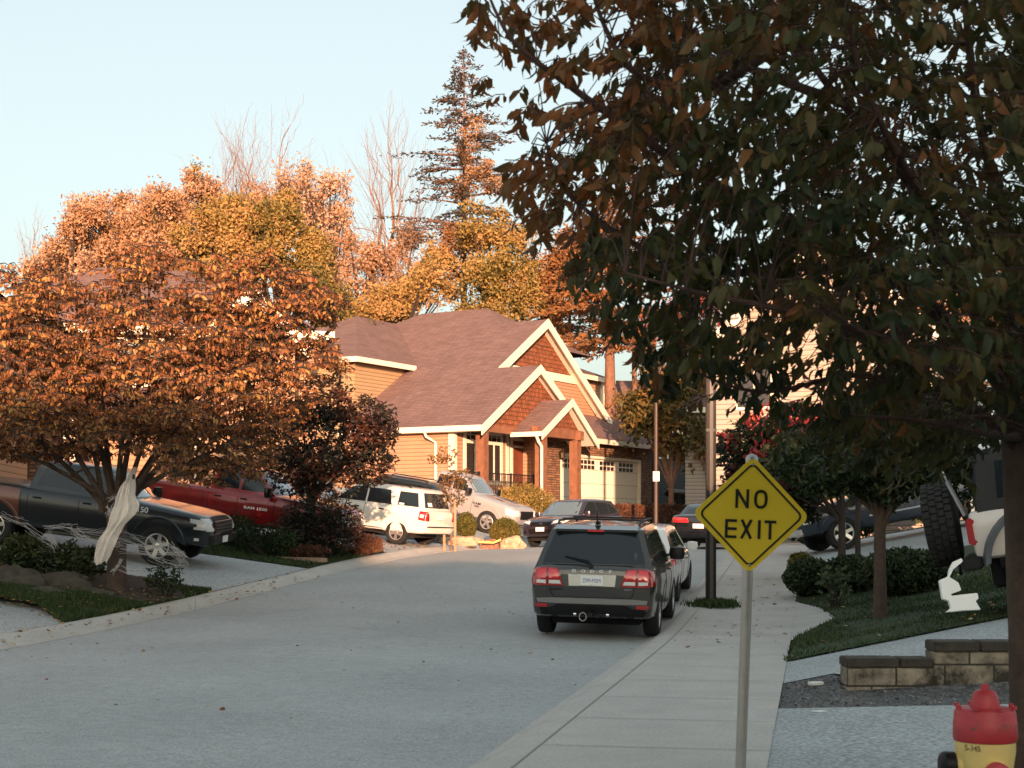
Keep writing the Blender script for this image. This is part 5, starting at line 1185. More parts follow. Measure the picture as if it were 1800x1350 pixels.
# ============================================================ TREES AND PLANTS
def leafset(name, P, D, size, m, parent=None, width=.5, fold=.25, droop=.35, tint=None, kind=None, roll=None, label=None):
    """many small leaves in one mesh. P: n x 3 stalk points, D: n x 3 leaf directions, size: n lengths.
    each leaf is two folded halves with a bent tip (8 faces worth of outline kept to 4 quads)"""
    n = len(P); P = np.asarray(P, float); D = np.asarray(D, float); D /= np.linalg.norm(D, axis=1, keepdims=True)+1e-9
    size = np.asarray(size, float).reshape(-1, 1)
    rnd = NR.normal(size=(n, 3)); S = np.cross(D, rnd); S /= np.linalg.norm(S, axis=1, keepdims=True)+1e-9
    if roll is not None:   # bias the blade normal upward
        up = np.tile(np.array([[0, 0, 1.0]]), (n, 1)) + NR.normal(size=(n, 3))*roll
        S = np.cross(D, up); S /= np.linalg.norm(S, axis=1, keepdims=True)+1e-9
    Nn = np.cross(S, D)
    w = size*width/2
    base = P; mid1 = P + D*size*.33; mid2 = P + D*size*.70 - Nn*size*droop*.18; tip = P + D*size*(1-.1*droop) - Nn*size*droop*.42
    L1 = mid1 + S*w*.95 + Nn*w*fold; R1 = mid1 - S*w*.95 + Nn*w*fold; L2 = mid2 + S*w*.75 + Nn*w*fold; R2 = mid2 - S*w*.75 + Nn*w*fold
    V = np.stack([base, mid1, mid2, tip, L1, R1, L2, R2], 1).reshape(-1, 3)
    T = np.array([[0, 1, 4], [0, 5, 1], [2, 3, 6], [2, 7, 3]]); Q = np.array([[1, 2, 6, 4], [1, 5, 7, 2]])
    off = (np.arange(n)*8)
    tri = (T[None]+off[:, None, None]).reshape(-1, 3); qd = (Q[None]+off[:, None, None]).reshape(-1, 4)
    me = bpy.data.meshes.new(name); me.vertices.add(len(V)); me.vertices.foreach_set('co', V.ravel())
    me.loops.add(tri.size+qd.size); me.loops.foreach_set('vertex_index', np.concatenate([tri.ravel(), qd.ravel()]))
    nf = len(tri)+len(qd); me.polygons.add(nf)
    ls = np.concatenate([np.arange(len(tri))*3, len(tri)*3+np.arange(len(qd))*4]); me.polygons.foreach_set('loop_start', ls)
    me.update(calc_edges=True); me.validate()
    tv = NR.random(n) if tint is None else np.asarray(tint)
    at_ = me.attributes.new('tint', 'FLOAT', 'FACE'); at_.data.foreach_set('value', np.concatenate([np.repeat(tv, 4), np.repeat(tv, 2)]).astype(np.float32))
    o = link_mesh(name, me, m, parent)
    if kind: o['kind'] = kind
    return o
def clumpset(name, P, size, m, parent=None, tint=None, flat=.6):
    """leaf clumps for distant crowns: each point carries one ragged five-sided leaf face"""
    n = len(P); P = np.asarray(P, float); size = np.asarray(size, float).reshape(-1, 1)*np.ones((n, 1))
    Nn = NR.normal(size=(n, 3)); Nn[:, 1] -= .5; Nn[:, 2] += .3; Nn /= np.linalg.norm(Nn, axis=1, keepdims=True)
    A = np.cross(Nn, NR.normal(size=(n, 3))); A /= np.linalg.norm(A, axis=1, keepdims=True)+1e-9; B = np.cross(Nn, A)
    vs = []
    for k in range(5):
        t = 2*PI*k/5 + NR.normal(size=(n, 1))*.25; r = size*(.35+.5*NR.random((n, 1)))
        vs.append(P + A*np.cos(t)*r + B*np.sin(t)*r*flat + Nn*NR.normal(size=(n, 1))*size*.12)
    V = np.stack(vs, 1).reshape(-1, 3)
    me = bpy.data.meshes.new(name); me.vertices.add(len(V)); me.vertices.foreach_set('co', V.ravel())
    me.loops.add(n*5); me.loops.foreach_set('vertex_index', np.arange(n*5)); me.polygons.add(n); me.polygons.foreach_set('loop_start', np.arange(n)*5)
    me.update(calc_edges=True); me.validate()
    tv = NR.random(n) if tint is None else np.asarray(tint)
    at_ = me.attributes.new('tint', 'FLOAT', 'FACE'); at_.data.foreach_set('value', tv.astype(np.float32))
    return link_mesh(name, me, m, parent)
def barkm(name, c, s=.5): return mat(name, c, .9, var=.35, vscale=6, bump=s, bscale=22)
M_bark = barkm('bark_grey_brown', (.085, .055, .04)); M_barkd = barkm('bark_dark', (.035, .025, .02)); M_barkw = barkm('bark_pale', (.20, .12, .08)); M_barkm = barkm('bark_mid', (.055, .036, .026), .9); M_twig = barkm('bark_dark_red', (.06, .03, .024)); M_barkr = barkm('bark_red_brown', (.17, .085, .055))
def bez(a, b, bend_, n=7):
    a = Vector(a); b = Vector(b); c = (a+b)/2+Vector(bend_)
    return [(a*(1-t)**2 + c*2*t*(1-t) + b*t*t) for t in [i/(n-1) for i in range(n)]]
def limb(mb, a, b, r0, r1, bend_=(0, 0, 0), n=7, seg=7):
    p = bez(a, b, bend_, n); mb.tube(p, [r0+(r1-r0)*i/(n-1) for i in range(n)], seg); return p
def rv3(s): return Vector((R.gauss(0, s), R.gauss(0, s), R.gauss(0, s)))
def blobs_pts(blobs, n, shell=.5, holes=0.0, hs=.8, seed=0):
    """points in a union of ellipsoids (cx,cy,cz,rx,ry,rz), biased to the outside, with noisy gaps; returns points and a clump value"""
    from mathutils import noise
    vol = np.array([b[3]*b[4]*b[5] for b in blobs]); pr = vol**.8/np.sum(vol**.8); out = []; tv = []
    while len(out) < n:
        k = NR.choice(len(blobs), p=pr); b = blobs[k]
        d = NR.normal(size=3); d /= np.linalg.norm(d); r = NR.random()**(1/3)
        r = shell*(.62+.42*NR.random())+(1-shell)*r if NR.random() < shell else r
        p = Vector((b[0]+d[0]*b[3]*r, b[1]+d[1]*b[4]*r, b[2]+d[2]*b[5]*r))
        q = noise.noise(p*hs+Vector((seed, seed, seed)))
        if q < holes-.45 and NR.random() < .93: continue
        out.append(p); tv.append(q)
    return out, np.array(tv)
def crown_from_twigs(name, cents, tv, m, parent, leaves, L, tl, droop_dir=-.6, width=.48, tint_spread=.25, outward=None, mtw=None, hang=.8, droop=.5):
    """every centre gets a short arching twig with leaves along it"""
    P = []; D = []; S = []; T = []; tw = MB()
    for c, q in zip(cents, tv):
        a = R.uniform(0, 2*PI); d = Vector((math.cos(a), math.sin(a), R.uniform(-.2, .5)))
        if outward is not None: d = (d + (c-outward).normalized()*.8)
        d.normalize(); a0 = c - d*tl*.5; a1 = c + d*tl*.5 + Vector((0, 0, -tl*.15)); base_t = .5+q*.9+R.uniform(-.1, .1)
        if mtw: tw.tube([a0, c+Vector((0, 0, tl*.06)), a1], [.006*tl*6, .004*tl*6, .002*tl*6], 4, cap=False)
        for k in range(leaves):
            t = (k+.5)/leaves; p = a0.lerp(a1, t)+Vector((0, 0, tl*.24*t*(1-t)))
            ld = (d*.35+Vector((R.gauss(0, .55), R.gauss(0, .55), R.gauss(0, .3)+droop_dir*hang)))
            P.append(tuple(p)); D.append(tuple(ld)); S.append(L*R.uniform(.7, 1.2)); T.append(min(1, max(0, base_t+R.gauss(0, tint_spread))))
    o = leafset(name, P, D, S, m, parent, width=width, tint=T, droop=droop)
    if mtw and tw.v: tw.build('twigs', mtw, parent, fix=False)
    return o
def T_(label, name, loc, cat='tree', group=None): return empty(name, loc, 0, label, cat, group)

# ---------------- foreground cherry on the right: big drooping leaves close to the camera
L_ch = leafmat('cherry_leaf', [(.030, .042, .016), (.062, .068, .020), (.095, .075, .024), (.15, .078, .028), (.27, .10, .032)], .5, .35)
FT = T_('large cherry tree with dark green and rust drooping leaves filling the upper right', 'cherry_tree', (0, 0, 0))
base = at(1800, 924, 7.3); bx, by = base.x+.03, 7.3; bz = gz(bx, by)-.1
W_ = lambda px, py, d: at(px, py, d)
tk = MB()
tk.tube([(bx+.05, by, bz), (bx+.03, by, bz+.3), (bx, by, 1.2), W_(1798, 800, by), W_(1790, 700, by)], [.16, .12, .105, .10, .10], 12)
tk.build('trunk', M_bark, FT, smooth=60)
fork = W_(1795, 790, by); fork2 = W_(1782, 640, by)
brs = MB(); anch = []
def mainlimb(pts, r0, r1):
    pts = [W_(*p) for p in pts]; q = []
    for i in range(len(pts)-1):
        for k in range(4):
            t = k/4; p0 = pts[max(i-1, 0)]; p1 = pts[i]; p2 = pts[i+1]; p3 = pts[min(i+2, len(pts)-1)]
            q.append(.5*((2*p1)+(p2-p0)*t+(2*p0-5*p1+4*p2-p3)*t*t+(3*p1-p0-3*p2+p3)*t**3))
    q.append(pts[-1]); n = len(q); brs.tube(q, [r0+(r1-r0)*i/(n-1) for i in range(n)], 7); anch.extend(q[3:]); return q
limbs = [
 [(1795, 800, 7.3), (1740, 745, 7.1), (1640, 690, 6.9), (1500, 660, 6.7), (1340, 690, 6.6), (1210, 650, 6.5)],
 [(1790, 720, 7.3), (1700, 600, 7.1), (1560, 480, 6.8), (1400, 400, 6.6), (1250, 320, 6.5), (1140, 250, 6.4), (1000, 150, 6.3), (900, 70, 6.2), (850, -30, 6.2)],
 [(1785, 680, 7.3), (1690, 500, 7.2), (1600, 320, 7.0), (1480, 180, 6.9), (1400, 60, 6.8), (1350, -120, 6.8)],
 [(1782, 660, 7.3), (1770, 420, 7.3), (1720, 200, 7.3), (1690, -50, 7.3), (1660, -300, 7.3)],
 [(1782, 640, 7.3), (1850, 400, 7.5), (1900, 100, 7.6), (1950, -200, 7.7)],
 [(1790, 740, 7.3), (1640, 640, 6.3), (1440, 560, 5.8), (1250, 520, 5.7), (1100, 480, 5.7)],
 [(1560, 480, 6.8), (1400, 470, 6.7), (1240, 480, 6.7), (1100, 420, 6.7), (990, 330, 6.8), (960, 250, 6.8)],
 [(1480, 180, 6.9), (1320, 120, 7.2), (1180, 40, 7.4), (1100, -60, 7.5)],
 [(1690, 500, 7.2), (1640, 380, 6.2), (1560, 240, 5.8), (1500, 80, 5.7), (1480, -100, 5.7)],
 [(1795, 780, 7.3), (1720, 720, 7.9), (1600, 640, 8.4), (1450, 560, 8.6), (1330, 470, 8.8)],
 [(1782, 600, 7.3), (1700, 400, 8.0), (1620, 200, 8.5), (1560, 0, 8.8)],
 [(1795, 770, 7.3), (1730, 760, 6.5), (1620, 740, 6.2), (1500, 730, 6.1)],
 [(1400, 60, 6.8), (1250, 150, 6.4), (1120, 130, 6.2), (1060, 40, 6.2), (1030, -60, 6.2)],
 [(1785, 690, 7.3), (1860, 560, 6.7), (1900, 420, 6.4)]]
for i, lb_ in enumerate(limbs): mainlimb(lb_, .044 if i in (1, 2, 3, 4) else .026, .004)
OUT = [(815, -20), (830, 60), (905, 150), (925, 235), (930, 335), (985, 400), (1020, 450), (1050, 520), (1130, 560), (1150, 625), (1190, 640), (1260, 655), (1340, 650), (1450, 690), (1530, 750), (1640, 785), (1740, 790), (1960, 800), (2100, 500), (2100, -400), (1200, -500), (930, -200)]
def inp(poly, x, y):
    c = False; j = len(poly)-1
    for i in range(len(poly)):
        if (poly[i][1] > y) != (poly[j][1] > y) and x < (poly[j][0]-poly[i][0])*(y-poly[i][1])/(poly[j][1]-poly[i][1])+poly[i][0]: c = not c
        j = i
    return c
from mathutils import noise
cents = []; tvs = []; tries = 0
while len(cents) < 3000 and tries < 60000:
    tries += 1
    px, py = R.uniform(815, 2000), R.uniform(-320, 800)
    if not inp(OUT, px, py): continue
    # crown is thin at its tips, deep toward the trunk
    depth_half = .35+1.5*min(1, max(0, (px-830)/550))
    d = 6.8+R.uniform(-1, 1)*depth_half
    p = W_(px, py, 6.8); p = Vector((p.x, d, p.z))
    q = noise.noise(Vector((p.x*2.2, d*2.2, p.z*2.6)))
    dens_ = .46+.05*sm(150, 400, py)+.38*min(1, max(0, (px-950)/350))+.35*min(1, max(0, (py-250)/300))
    if 1150 < px < 1480 and py > 420: dens_ += .22
    if q < .28-dens_*.62 and R.random() < .9: continue
    if px < 1130 and py < 260:
        # only along the long outer branch on this side
        if abs((py) - (px-850)*.62-30) > 75+.35*max(0, px-900) and R.random() < .75: continue
    cents.append(p); tvs.append(q)
tw = MB()
P = []; D = []; S = []; T = []
for c, q in zip(cents, tvs):
    a_ = min(anch, key=lambda v: (v-c).length_squared)
    if (a_-c).length < .45:
        m_ = (a_+c)/2+Vector((0, 0, .05)); tw.tube([a_, m_, c], [.0045, .003, .0025], 4, cap=False)
    d = (c-a_); d.z *= .4
    d = (d.normalized() if d.length > .01 else Vector((1, 0, 0))) + Vector((R.gauss(0, .3), R.gauss(0, .3), 0)); d.normalize()
    tl = R.uniform(.12, .26); a0 = c; a1 = c+d*tl+Vector((0, 0, -.03)); tw.tube([a0, (a0+a1)/2+Vector((0, 0, .01)), a1], [.003, .0025, .0018], 4, cap=False)
    nl = R.randint(5, 9); green = .20+q*.75 + .18*sm(1.9, 3.6, c.z) - .10*sm(3.2, 5, 3.2-c.z)
    if c.x < .6 and c.z > 3.0: green += .35  # sunlight on the upper left tips put into the leaf tint
    if R.random() < .04: green += .45
    for k in range(nl):
        t = (k+.3)/nl; p = a0.lerp(a1, t); sd_ = 1 if k % 2 else -1; s_v = Vector((-d.y, d.x, 0))*sd_
        ld = d*.45 + s_v*R.uniform(.2, .8) + Vector((0, 0, R.uniform(-1.5, -.45)))
        P.append(tuple(p)); D.append(tuple(ld)); S.append(R.uniform(.055, .118)); T.append(min(1, max(0, green+R.gauss(0, .14))))
brs.build('branches', M_twig, FT, smooth=60); tw.build('twigs', M_twig, FT, fix=False)
leafset('crown', P, D, S, L_ch, FT, width=.37, fold=.38, droop=1.0, tint=T)
print('fg leaves', len(P))

# ---------------- orange tree on the left island
L_or = leafmat('orange_leaf', [(.045, .036, .016), (.14, .062, .028), (.23, .092, .042), (.33, .135, .058), (.45, .26, .08)], .6, .3)
TX, TY = (205-HX)/F*27, 27.0; TZ = gz(TX, TY)+.0
OT = T_('broad tree of hanging orange leaves on the left lawn, white gauze tied to its trunk', 'flowering_cherry', (TX, TY, TZ))
def LOC(px, py, d, o=(TX, TY, TZ)): p = at(px, py, d); return p-Vector(o)
tk = MB(); top = LOC(212, 905, 27)
tk.tube([(-.02, 0, -.2), (-.01, 0, .15), (.0, 0, .5), LOC(206, 940, 27), LOC(205, 900, 27)], [.27, .21, .175, .17, .19], 12)
tk.build('trunk', M_barkm, OT, smooth=60)
br = MB(); anch2 = []
bl_ = [((180, 900), (130, 700, 26.5)), ((190, 890), (60, 640, 26)), ((205, 900), (270, 430, 27.3)), ((215, 895), (300, 640, 26.4)), ((215, 900), (390, 660, 26.2)), ((220, 890), (520, 590, 27)), ((200, 880), (180, 560, 28.2)), ((215, 890), (430, 560, 28.4)), ((190, 895), (-30, 700, 27.8)), ((205, 880), (240, 640, 25.6)), ((210, 880), (470, 760, 26.8)), ((195, 880), (20, 790, 26.6)), ((200, 885), (100, 560, 27.5))]
for (a, b) in bl_:
    A_ = LOC(a[0], a[1], 27); B_ = LOC(*b); pts = bez(A_, B_, (R.uniform(-.2, .2), R.uniform(-.2, .2), .35*abs(B_.x-A_.x)/3), 9)
    if b[1] == 640 and b[0] == 300: pts = bez(A_, LOC(310, 620, 26.6), (-.1, 0, -.1), 9)
    br.tube(pts, [.062+(.010-.062)*i/8 for i in range(9)], 7); anch2 += pts[3:]
    for k in range(4):
        s0 = pts[3+k]; e = s0+Vector((R.uniform(-1.1, 1.1), R.uniform(-1, 1), R.uniform(.0, .5))); pp = bez(s0, e, (0, 0, .15), 5); br.tube(pp, [.03, .022, .016, .010, .006], 5, cap=False); anch2 += pp[2:]
br.build('branches', M_barkm, OT, smooth=60)
OUT2 = [(-140, 540), (-40, 520), (20, 478), (130, 486), (180, 520), (250, 455), (275, 420), (320, 470), (430, 470), (500, 455), (560, 500), (600, 520), (570, 590), (610, 640), (560, 660), (545, 700), (500, 730), (520, 750), (460, 760), (470, 800), (430, 835), (330, 850), (300, 800), (230, 790), (150, 800), (90, 800), (0, 800), (-140, 800)]
c2 = []; t2 = []
while len(c2) < 4700:
    px, py = R.uniform(-140, 640), R.uniform(410, 860)
    if not inp(OUT2, px, py): continue
    e = 1-((px-230)/420)**2; dh = 2.6*math.sqrt(max(.05, e))*(.55+.45*sm(420, 620, py)); d = 27+R.uniform(-1, 1)*dh
    p = at(px, py, 27)
    q = noise.noise(Vector((p.x*.9, d*.9, p.z*2.4)))   # flat layered sprays
    if q < -.06 and R.random() < .9: continue
    if py < 520 and R.random() < .35: continue
    c2.append(Vector((p.x-TX, d-TY, p.z-TZ))); t2.append(q)
crown_from_twigs('crown', c2, np.array(t2)*.7, L_or, OT, 12, .105, .36, droop_dir=-1.0, width=.42, tint_spread=.27, mtw=M_barkd, hang=1.0, droop=.6)

# ---------------- generic broadleaf tree
def subb(bl, k=7):
    out = []
    for b in bl:
        out.append((b[0], b[1], b[2], b[3]*.66, b[4]*.66, b[5]*.66))
        for _ in range(k):
            v = Vector((R.gauss(0, 1), R.gauss(0, 1), R.gauss(0, 1))).normalized(); f = R.uniform(.22, .42)
            out.append((b[0]+v.x*b[3]*.78, b[1]+v.y*b[4]*.78, b[2]+v.z*b[5]*.78, b[3]*f, b[4]*f, b[5]*f*.8))
    return out
def broadleaf(name, label, loc, trunk_h, tr, blobs, n, size, m, bark=M_bark, limbs_=8, shell=.6, holes=.25, hs=.6, tspread=.2, group=None, leafy=None, tbias=0.5, cat='tree', lean=(0, 0)):
    r = T_(label, name, loc, cat, group); zc = max(b[2]+b[5]*.5 for b in blobs)
    t = MB(); t.tube([(0, 0, -.4), (0, 0, .1), (lean[0]*.5, lean[1]*.5, trunk_h*.5), (lean[0], lean[1], trunk_h), (lean[0]*1.2, lean[1]*1.2, trunk_h*.5+zc*.5)], [tr*1.35, tr*1.05, tr*.85, tr*.75, tr*.3], 10); t.build('trunk', bark, r, smooth=60)
    bm_ = MB()
    for i in range(limbs_):
        b = blobs[i % len(blobs)]; z0 = trunk_h*R.uniform(.75, 1.1); e = Vector((b[0]+R.uniform(-.6, .6)*b[3], b[1]+R.uniform(-.6, .6)*b[4], b[2]+R.uniform(-.1, .75)*b[5]))
        pp = limb(bm_, (lean[0], lean[1], z0), e, tr*.42, tr*.07, (0, 0, .1*e.z*.3))
        for k in range(3):
            s0 = pp[3+k]; limb(bm_, s0, s0+Vector((R.uniform(-1, 1)*b[3]*.5, R.uniform(-1, 1)*b[4]*.5, R.uniform(0, .6)*b[5])), tr*.14, tr*.03, (0, 0, .1), 4, 5)
    bm_.build('branches', bark, r, smooth=60)
    if not leafy and name == 'street_tree': blobs = subb(blobs)
    pts, tv = blobs_pts(blobs, n, shell, holes, hs, seed=R.random()*50)
    if leafy:
        crown_from_twigs('crown', pts, tv, m, r, leafy[0], size, leafy[1], droop_dir=leafy[2], width=leafy[3] if len(leafy) > 3 else .5, tint_spread=tspread, outward=Vector((0, 0, zc*.4)))
    else:
        pts = [p+rv3(size*1.3) for p in pts]
        tint = np.clip(tbias+tv*.8+NR.normal(size=len(pts))*tspread, 0, 1)
        clumpset('crown', [tuple(p) for p in pts], size*(.6+.8*NR.random(len(pts))), m, r, tint)
    return r
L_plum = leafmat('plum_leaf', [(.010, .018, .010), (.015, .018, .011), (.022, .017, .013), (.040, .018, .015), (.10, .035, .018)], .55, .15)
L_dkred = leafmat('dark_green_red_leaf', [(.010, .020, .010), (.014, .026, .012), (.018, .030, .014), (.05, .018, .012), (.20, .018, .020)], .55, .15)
L_brn = leafmat('bronze_leaf', [(.045, .048, .014), (.085, .070, .018), (.13, .080, .020), (.20, .095, .025)], .6, .2)
L_far = leafmat('far_orange', [(.17, .12, .045), (.29, .165, .07), (.38, .205, .10), (.45, .26, .15), (.54, .37, .26)], .7, .3)
L_farg = leafmat('far_yellow_green', [(.05, .055, .02), (.12, .10, .03), (.22, .165, .045), (.33, .22, .065), (.42, .25, .10)], .7, .3)
L_farb = leafmat('far_brown', [(.10, .05, .022), (.17, .08, .03), (.25, .11, .04), (.30, .15, .06)], .8, .2)
L_con = leafmat('conifer_needles', [(.020, .024, .020), (.035, .032, .024), (.07, .045, .030), (.16, .085, .045)], .8, .1)
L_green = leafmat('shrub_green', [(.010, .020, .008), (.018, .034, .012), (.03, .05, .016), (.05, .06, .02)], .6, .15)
L_olive = leafmat('clipped_shrub', [(.045, .055, .012), (.085, .085, .018), (.13, .11, .022), (.16, .12, .03)], .7, .15)
L_hedge = leafmat('red_brown_hedge', [(.035, .018, .012), (.07, .03, .018), (.11, .042, .024), (.15, .07, .035)], .7, .15)
L_gold = leafmat('golden_shrub', [(.10, .08, .02), (.20, .15, .04), (.30, .20, .05), (.34, .24, .10)], .7, .2)
def put(px, py_base, d):
    p = at(px, py_base, d); return (p.x, d, gz(p.x, d)-.05)
def S_(d): return F/d
# plum tree in front of the red pickup
d = 37.5; s = S_(d); L0 = put(545, 968, d)
def blob(px, py, d0, rx, rz, ry, L): p = at(px, py, d0); return (p.x-L[0], p.y-L[1], p.z-L[2], rx/S_(d0), ry, rz/S_(d0))
broadleaf('plum_tree', 'dark purple leaved tree between the orange tree and the cream boxy vehicle', L0, 1.5, .13,
    [blob(585, 790, d, 95, 85, 1.5, L0), blob(640, 740, d-.4, 60, 50, 1.1, L0), blob(520, 790, d, 65, 80, 1.2, L0), blob(570, 700, d, 55, 45, 1.0, L0), blob(650, 810, d, 45, 50, 1, L0), blob(675, 760, d, 30, 22, .6, L0)], 1500, .11, L_plum, M_barkd, leafy=(9, .35, -.5), holes=.2, hs=.9, tspread=.22)
# round street tree in front of the stone end of the house
d = 73; L0 = put(1180, 921, d)
broadleaf('street_tree', 'round bronze leaved tree with a sunlit orange trunk beside the thin lamp post', L0, 2.2, .17,
    [blob(1185, 745, d, 75, 90, 2.2, L0), blob(1122, 725, d, 42, 50, 1.6, L0), blob(1235, 770, d, 60, 75, 1.8, L0), blob(1160, 690, d, 60, 60, 1.6, L0), blob(1230, 700, d+1, 50, 50, 1.5, L0), blob(1130, 720, d, 45, 40, 1.3, L0)], 9500, .19, L_brn, M_barkr, holes=.15, hs=.8)
# red and green dogwood-like tree on the right lawn
d = 30; L0 = put(1480, 1000, d)
rt = broadleaf('small_tree', 'dark tree with bright red leaf sprays behind the yellow sign', L0, 1.4, .09,
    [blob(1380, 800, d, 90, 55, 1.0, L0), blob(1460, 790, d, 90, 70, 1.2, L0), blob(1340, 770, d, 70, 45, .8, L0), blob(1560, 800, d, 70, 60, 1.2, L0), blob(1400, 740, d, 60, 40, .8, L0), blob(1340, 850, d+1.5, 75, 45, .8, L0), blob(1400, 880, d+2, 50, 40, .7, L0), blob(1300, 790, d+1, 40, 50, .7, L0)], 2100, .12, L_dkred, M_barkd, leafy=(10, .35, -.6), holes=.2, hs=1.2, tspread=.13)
L_scar = leafmat('scarlet_leaf', [(.10, .012, .014), (.22, .02, .03), (.34, .035, .04), (.42, .09, .04)], .5, .25)
for (cx_, cy_, sx_, sy_, n_) in ((1375, 728, 75, 13, 44), (1400, 780, 50, 12, 26), (1340, 795, 30, 8, 14), (1570, 782, 30, 8, 14), (1600, 815, 14, 10, 8)):
    P = []; D = []; S = []; T = []
    for _ in range(n_):
        c = at(cx_+R.uniform(-sx_, sx_), cy_+R.gauss(0, sy_), d-1.0+R.uniform(-.4, .2))-Vector(L0)
        for k in range(6): P.append(tuple(c+rv3(.06))); D.append((R.gauss(0, .5), R.gauss(0, .5), -1)); S.append(R.uniform(.09, .15)); T.append(.75+R.random()*.25)
    leafset('red_leaf_spray', P, D, S, L_scar, rt, width=.5)
# street tree trunk on the right lawn with a dense dark crown above it
d = 21.3; L0 = put(1547, 1093, d)
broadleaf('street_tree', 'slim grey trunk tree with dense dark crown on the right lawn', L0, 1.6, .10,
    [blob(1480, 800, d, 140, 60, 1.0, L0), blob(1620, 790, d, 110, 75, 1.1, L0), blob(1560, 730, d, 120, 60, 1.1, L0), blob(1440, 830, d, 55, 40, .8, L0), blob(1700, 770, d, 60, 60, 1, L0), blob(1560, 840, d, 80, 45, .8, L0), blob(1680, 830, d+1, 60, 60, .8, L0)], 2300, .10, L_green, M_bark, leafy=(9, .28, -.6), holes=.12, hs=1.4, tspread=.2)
d = 27; L0 = put(1508, 1010, d)
broadleaf('small_tree', 'thin dark stem tree between the sign and the slim street tree', L0, 1.6, .06, [blob(1500, 830, d, 70, 40, .8, L0), blob(1530, 800, d, 60, 40, .8, L0)], 300, .10, L_green, M_barkd, limbs_=4, leafy=(9, .3, -.5), holes=.1, hs=1.2)
d = 36; L0 = put(1545, 940, d)
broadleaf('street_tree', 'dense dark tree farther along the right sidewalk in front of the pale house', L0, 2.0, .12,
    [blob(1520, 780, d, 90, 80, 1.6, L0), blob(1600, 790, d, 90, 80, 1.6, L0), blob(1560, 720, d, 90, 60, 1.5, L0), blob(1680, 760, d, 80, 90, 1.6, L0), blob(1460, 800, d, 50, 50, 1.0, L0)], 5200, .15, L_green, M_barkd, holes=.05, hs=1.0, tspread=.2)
# staked sapling
d = 44.5; L0 = put(793, 950, d)
sp = broadleaf('sapling', 'young staked sapling with thin orange foliage beside the cream boxy vehicle', L0, 1.3, .025,
    [blob(795, 860, d, 28, 34, .4, L0), blob(785, 800, d, 18, 22, .3, L0), blob(812, 835, d, 26, 14, .3, L0), blob(768, 805, d, 20, 8, .3, L0)], 170, .09, leafmat('sapling_leaf', [(.06, .06, .02), (.14, .08, .025), (.24, .10, .03)], .6, .2), M_barkw, limbs_=5, leafy=(6, .25, -.7), holes=.0, tspread=.3)
for px in (781, 800): 
    p = at(px, 948, d-.15); o = MB().box(-.035, .035, -.035, .035, -.3, 1.55).build('garden_stake', mat('stake_wood', (.30, .19, .11), .8, var=.2)); o.location = (p.x, p.y, gz(p.x, p.y)); tag(o, 'left wooden stake beside the sapling' if px == 781 else 'right wooden stake beside the sapling', 'stake', 'stakes holding the sapling')
# ---------------- shrubs
def shrub(name, label, px, pyb, d, w, h, m, n, size, ry=None, holes=.0, group=None, leafy=None, stems=True, cat='shrub', loc=None):
    L0 = loc or put(px, pyb, d); L0 = (L0[0], L0[1], gz(L0[0], L0[1])); r = T_(label, name, L0, cat, group); ry = ry or w/2
    bl = [(0, 0, h*.52, w/2, ry, h*.5)]
    for k in range(3): bl.append((R.uniform(-.25, .25)*w, R.uniform(-.25, .25)*ry, h*R.uniform(.4, .68), w*.32, ry*.6, h*.34))
    if holes < -.1: bl = bl[:1]
    if stems:
        st = MB()
        for k in range(9): a = R.uniform(0, 2*PI); limb(st, (R.gauss(0, .04), R.gauss(0, .04), -.1), (math.cos(a)*w*.3, math.sin(a)*ry*.5, h*R.uniform(.4, .75)), .022, .006, (0, 0, .02), 5, 5)
        st.build('stems', M_barkd, r)
    pts, tv = blobs_pts(bl, n, .8, holes, 1.6, seed=R.random()*40)
    if leafy: crown_from_twigs('foliage', pts, tv, m, r, leafy[0], size, leafy[1], droop_dir=leafy[2], outward=Vector((0, 0, 0)), width=leafy[3] if len(leafy) > 3 else .4)
    else: clumpset('foliage', [tuple(p) for p in pts], size*(.6+.8*NR.random(len(pts))), m, r, np.clip(.5+tv*.6+NR.normal(size=len(pts))*.2, 0, 1))
    return r
shrub('clipped_shrub', 'round clipped golden green bush on the rock verge, beside the sapling stakes', 820, 938, 50.5, .72, .95, L_olive, 5200, .045, holes=-.3)
shrub('clipped_shrub', 'large round clipped golden green bush nearest the plum crossover', 888, 952, 49.5, 1.05, 1.0, L_olive, 9000, .045, holes=-.3)
shrub('porch_shrub', 'tall loose golden shrub below the porch railing', 915, 880, 61, 2.6, 1.7, L_gold, 2600, .10, ry=.7, loc=(at(915, 880, 61).x, 61, 0), leafy=(4, .3, .6))
shrub('dark_shrub', 'large dark shrub under the purple leaved tree, on the grass verge', 560, 985, 37, 2.2, 1.6, L_plum, 900, .09, ry=.8, leafy=(8, .3, -.2))
shrub('dark_shrub', 'low grey green shrub at the left end of the grass verge planting', 470, 975, 36.2, 1.6, .75, L_green, 500, .07, ry=.5, leafy=(8, .2, .4))
shrub('dark_shrub', 'dark rounded shrub behind the charcoal pickup nose', 420, 960, 37.5, 1.2, .8, L_green, 420, .07, ry=.5, leafy=(8, .2, .2))
shrub('dry_shrub', 'dry rust coloured grass tuft at the right end of the verge planting', 635, 980, 38.6, 1.1, .55, L_hedge, 500, .12, ry=.35, leafy=(5, .2, 1.2, .16))
shrub('dry_shrub', 'dry rust coloured low plant by the wooden edging', 545, 985, 36.2, 1.0, .35, L_hedge, 250, .10, ry=.3, leafy=(5, .15, 1.0, .2))
shrub('green_shrub', 'small clipped green shrub left of the white vehicle with the dark roof', 655, 878, 55, .9, .7, L_green, 1500, .06, holes=-.3)
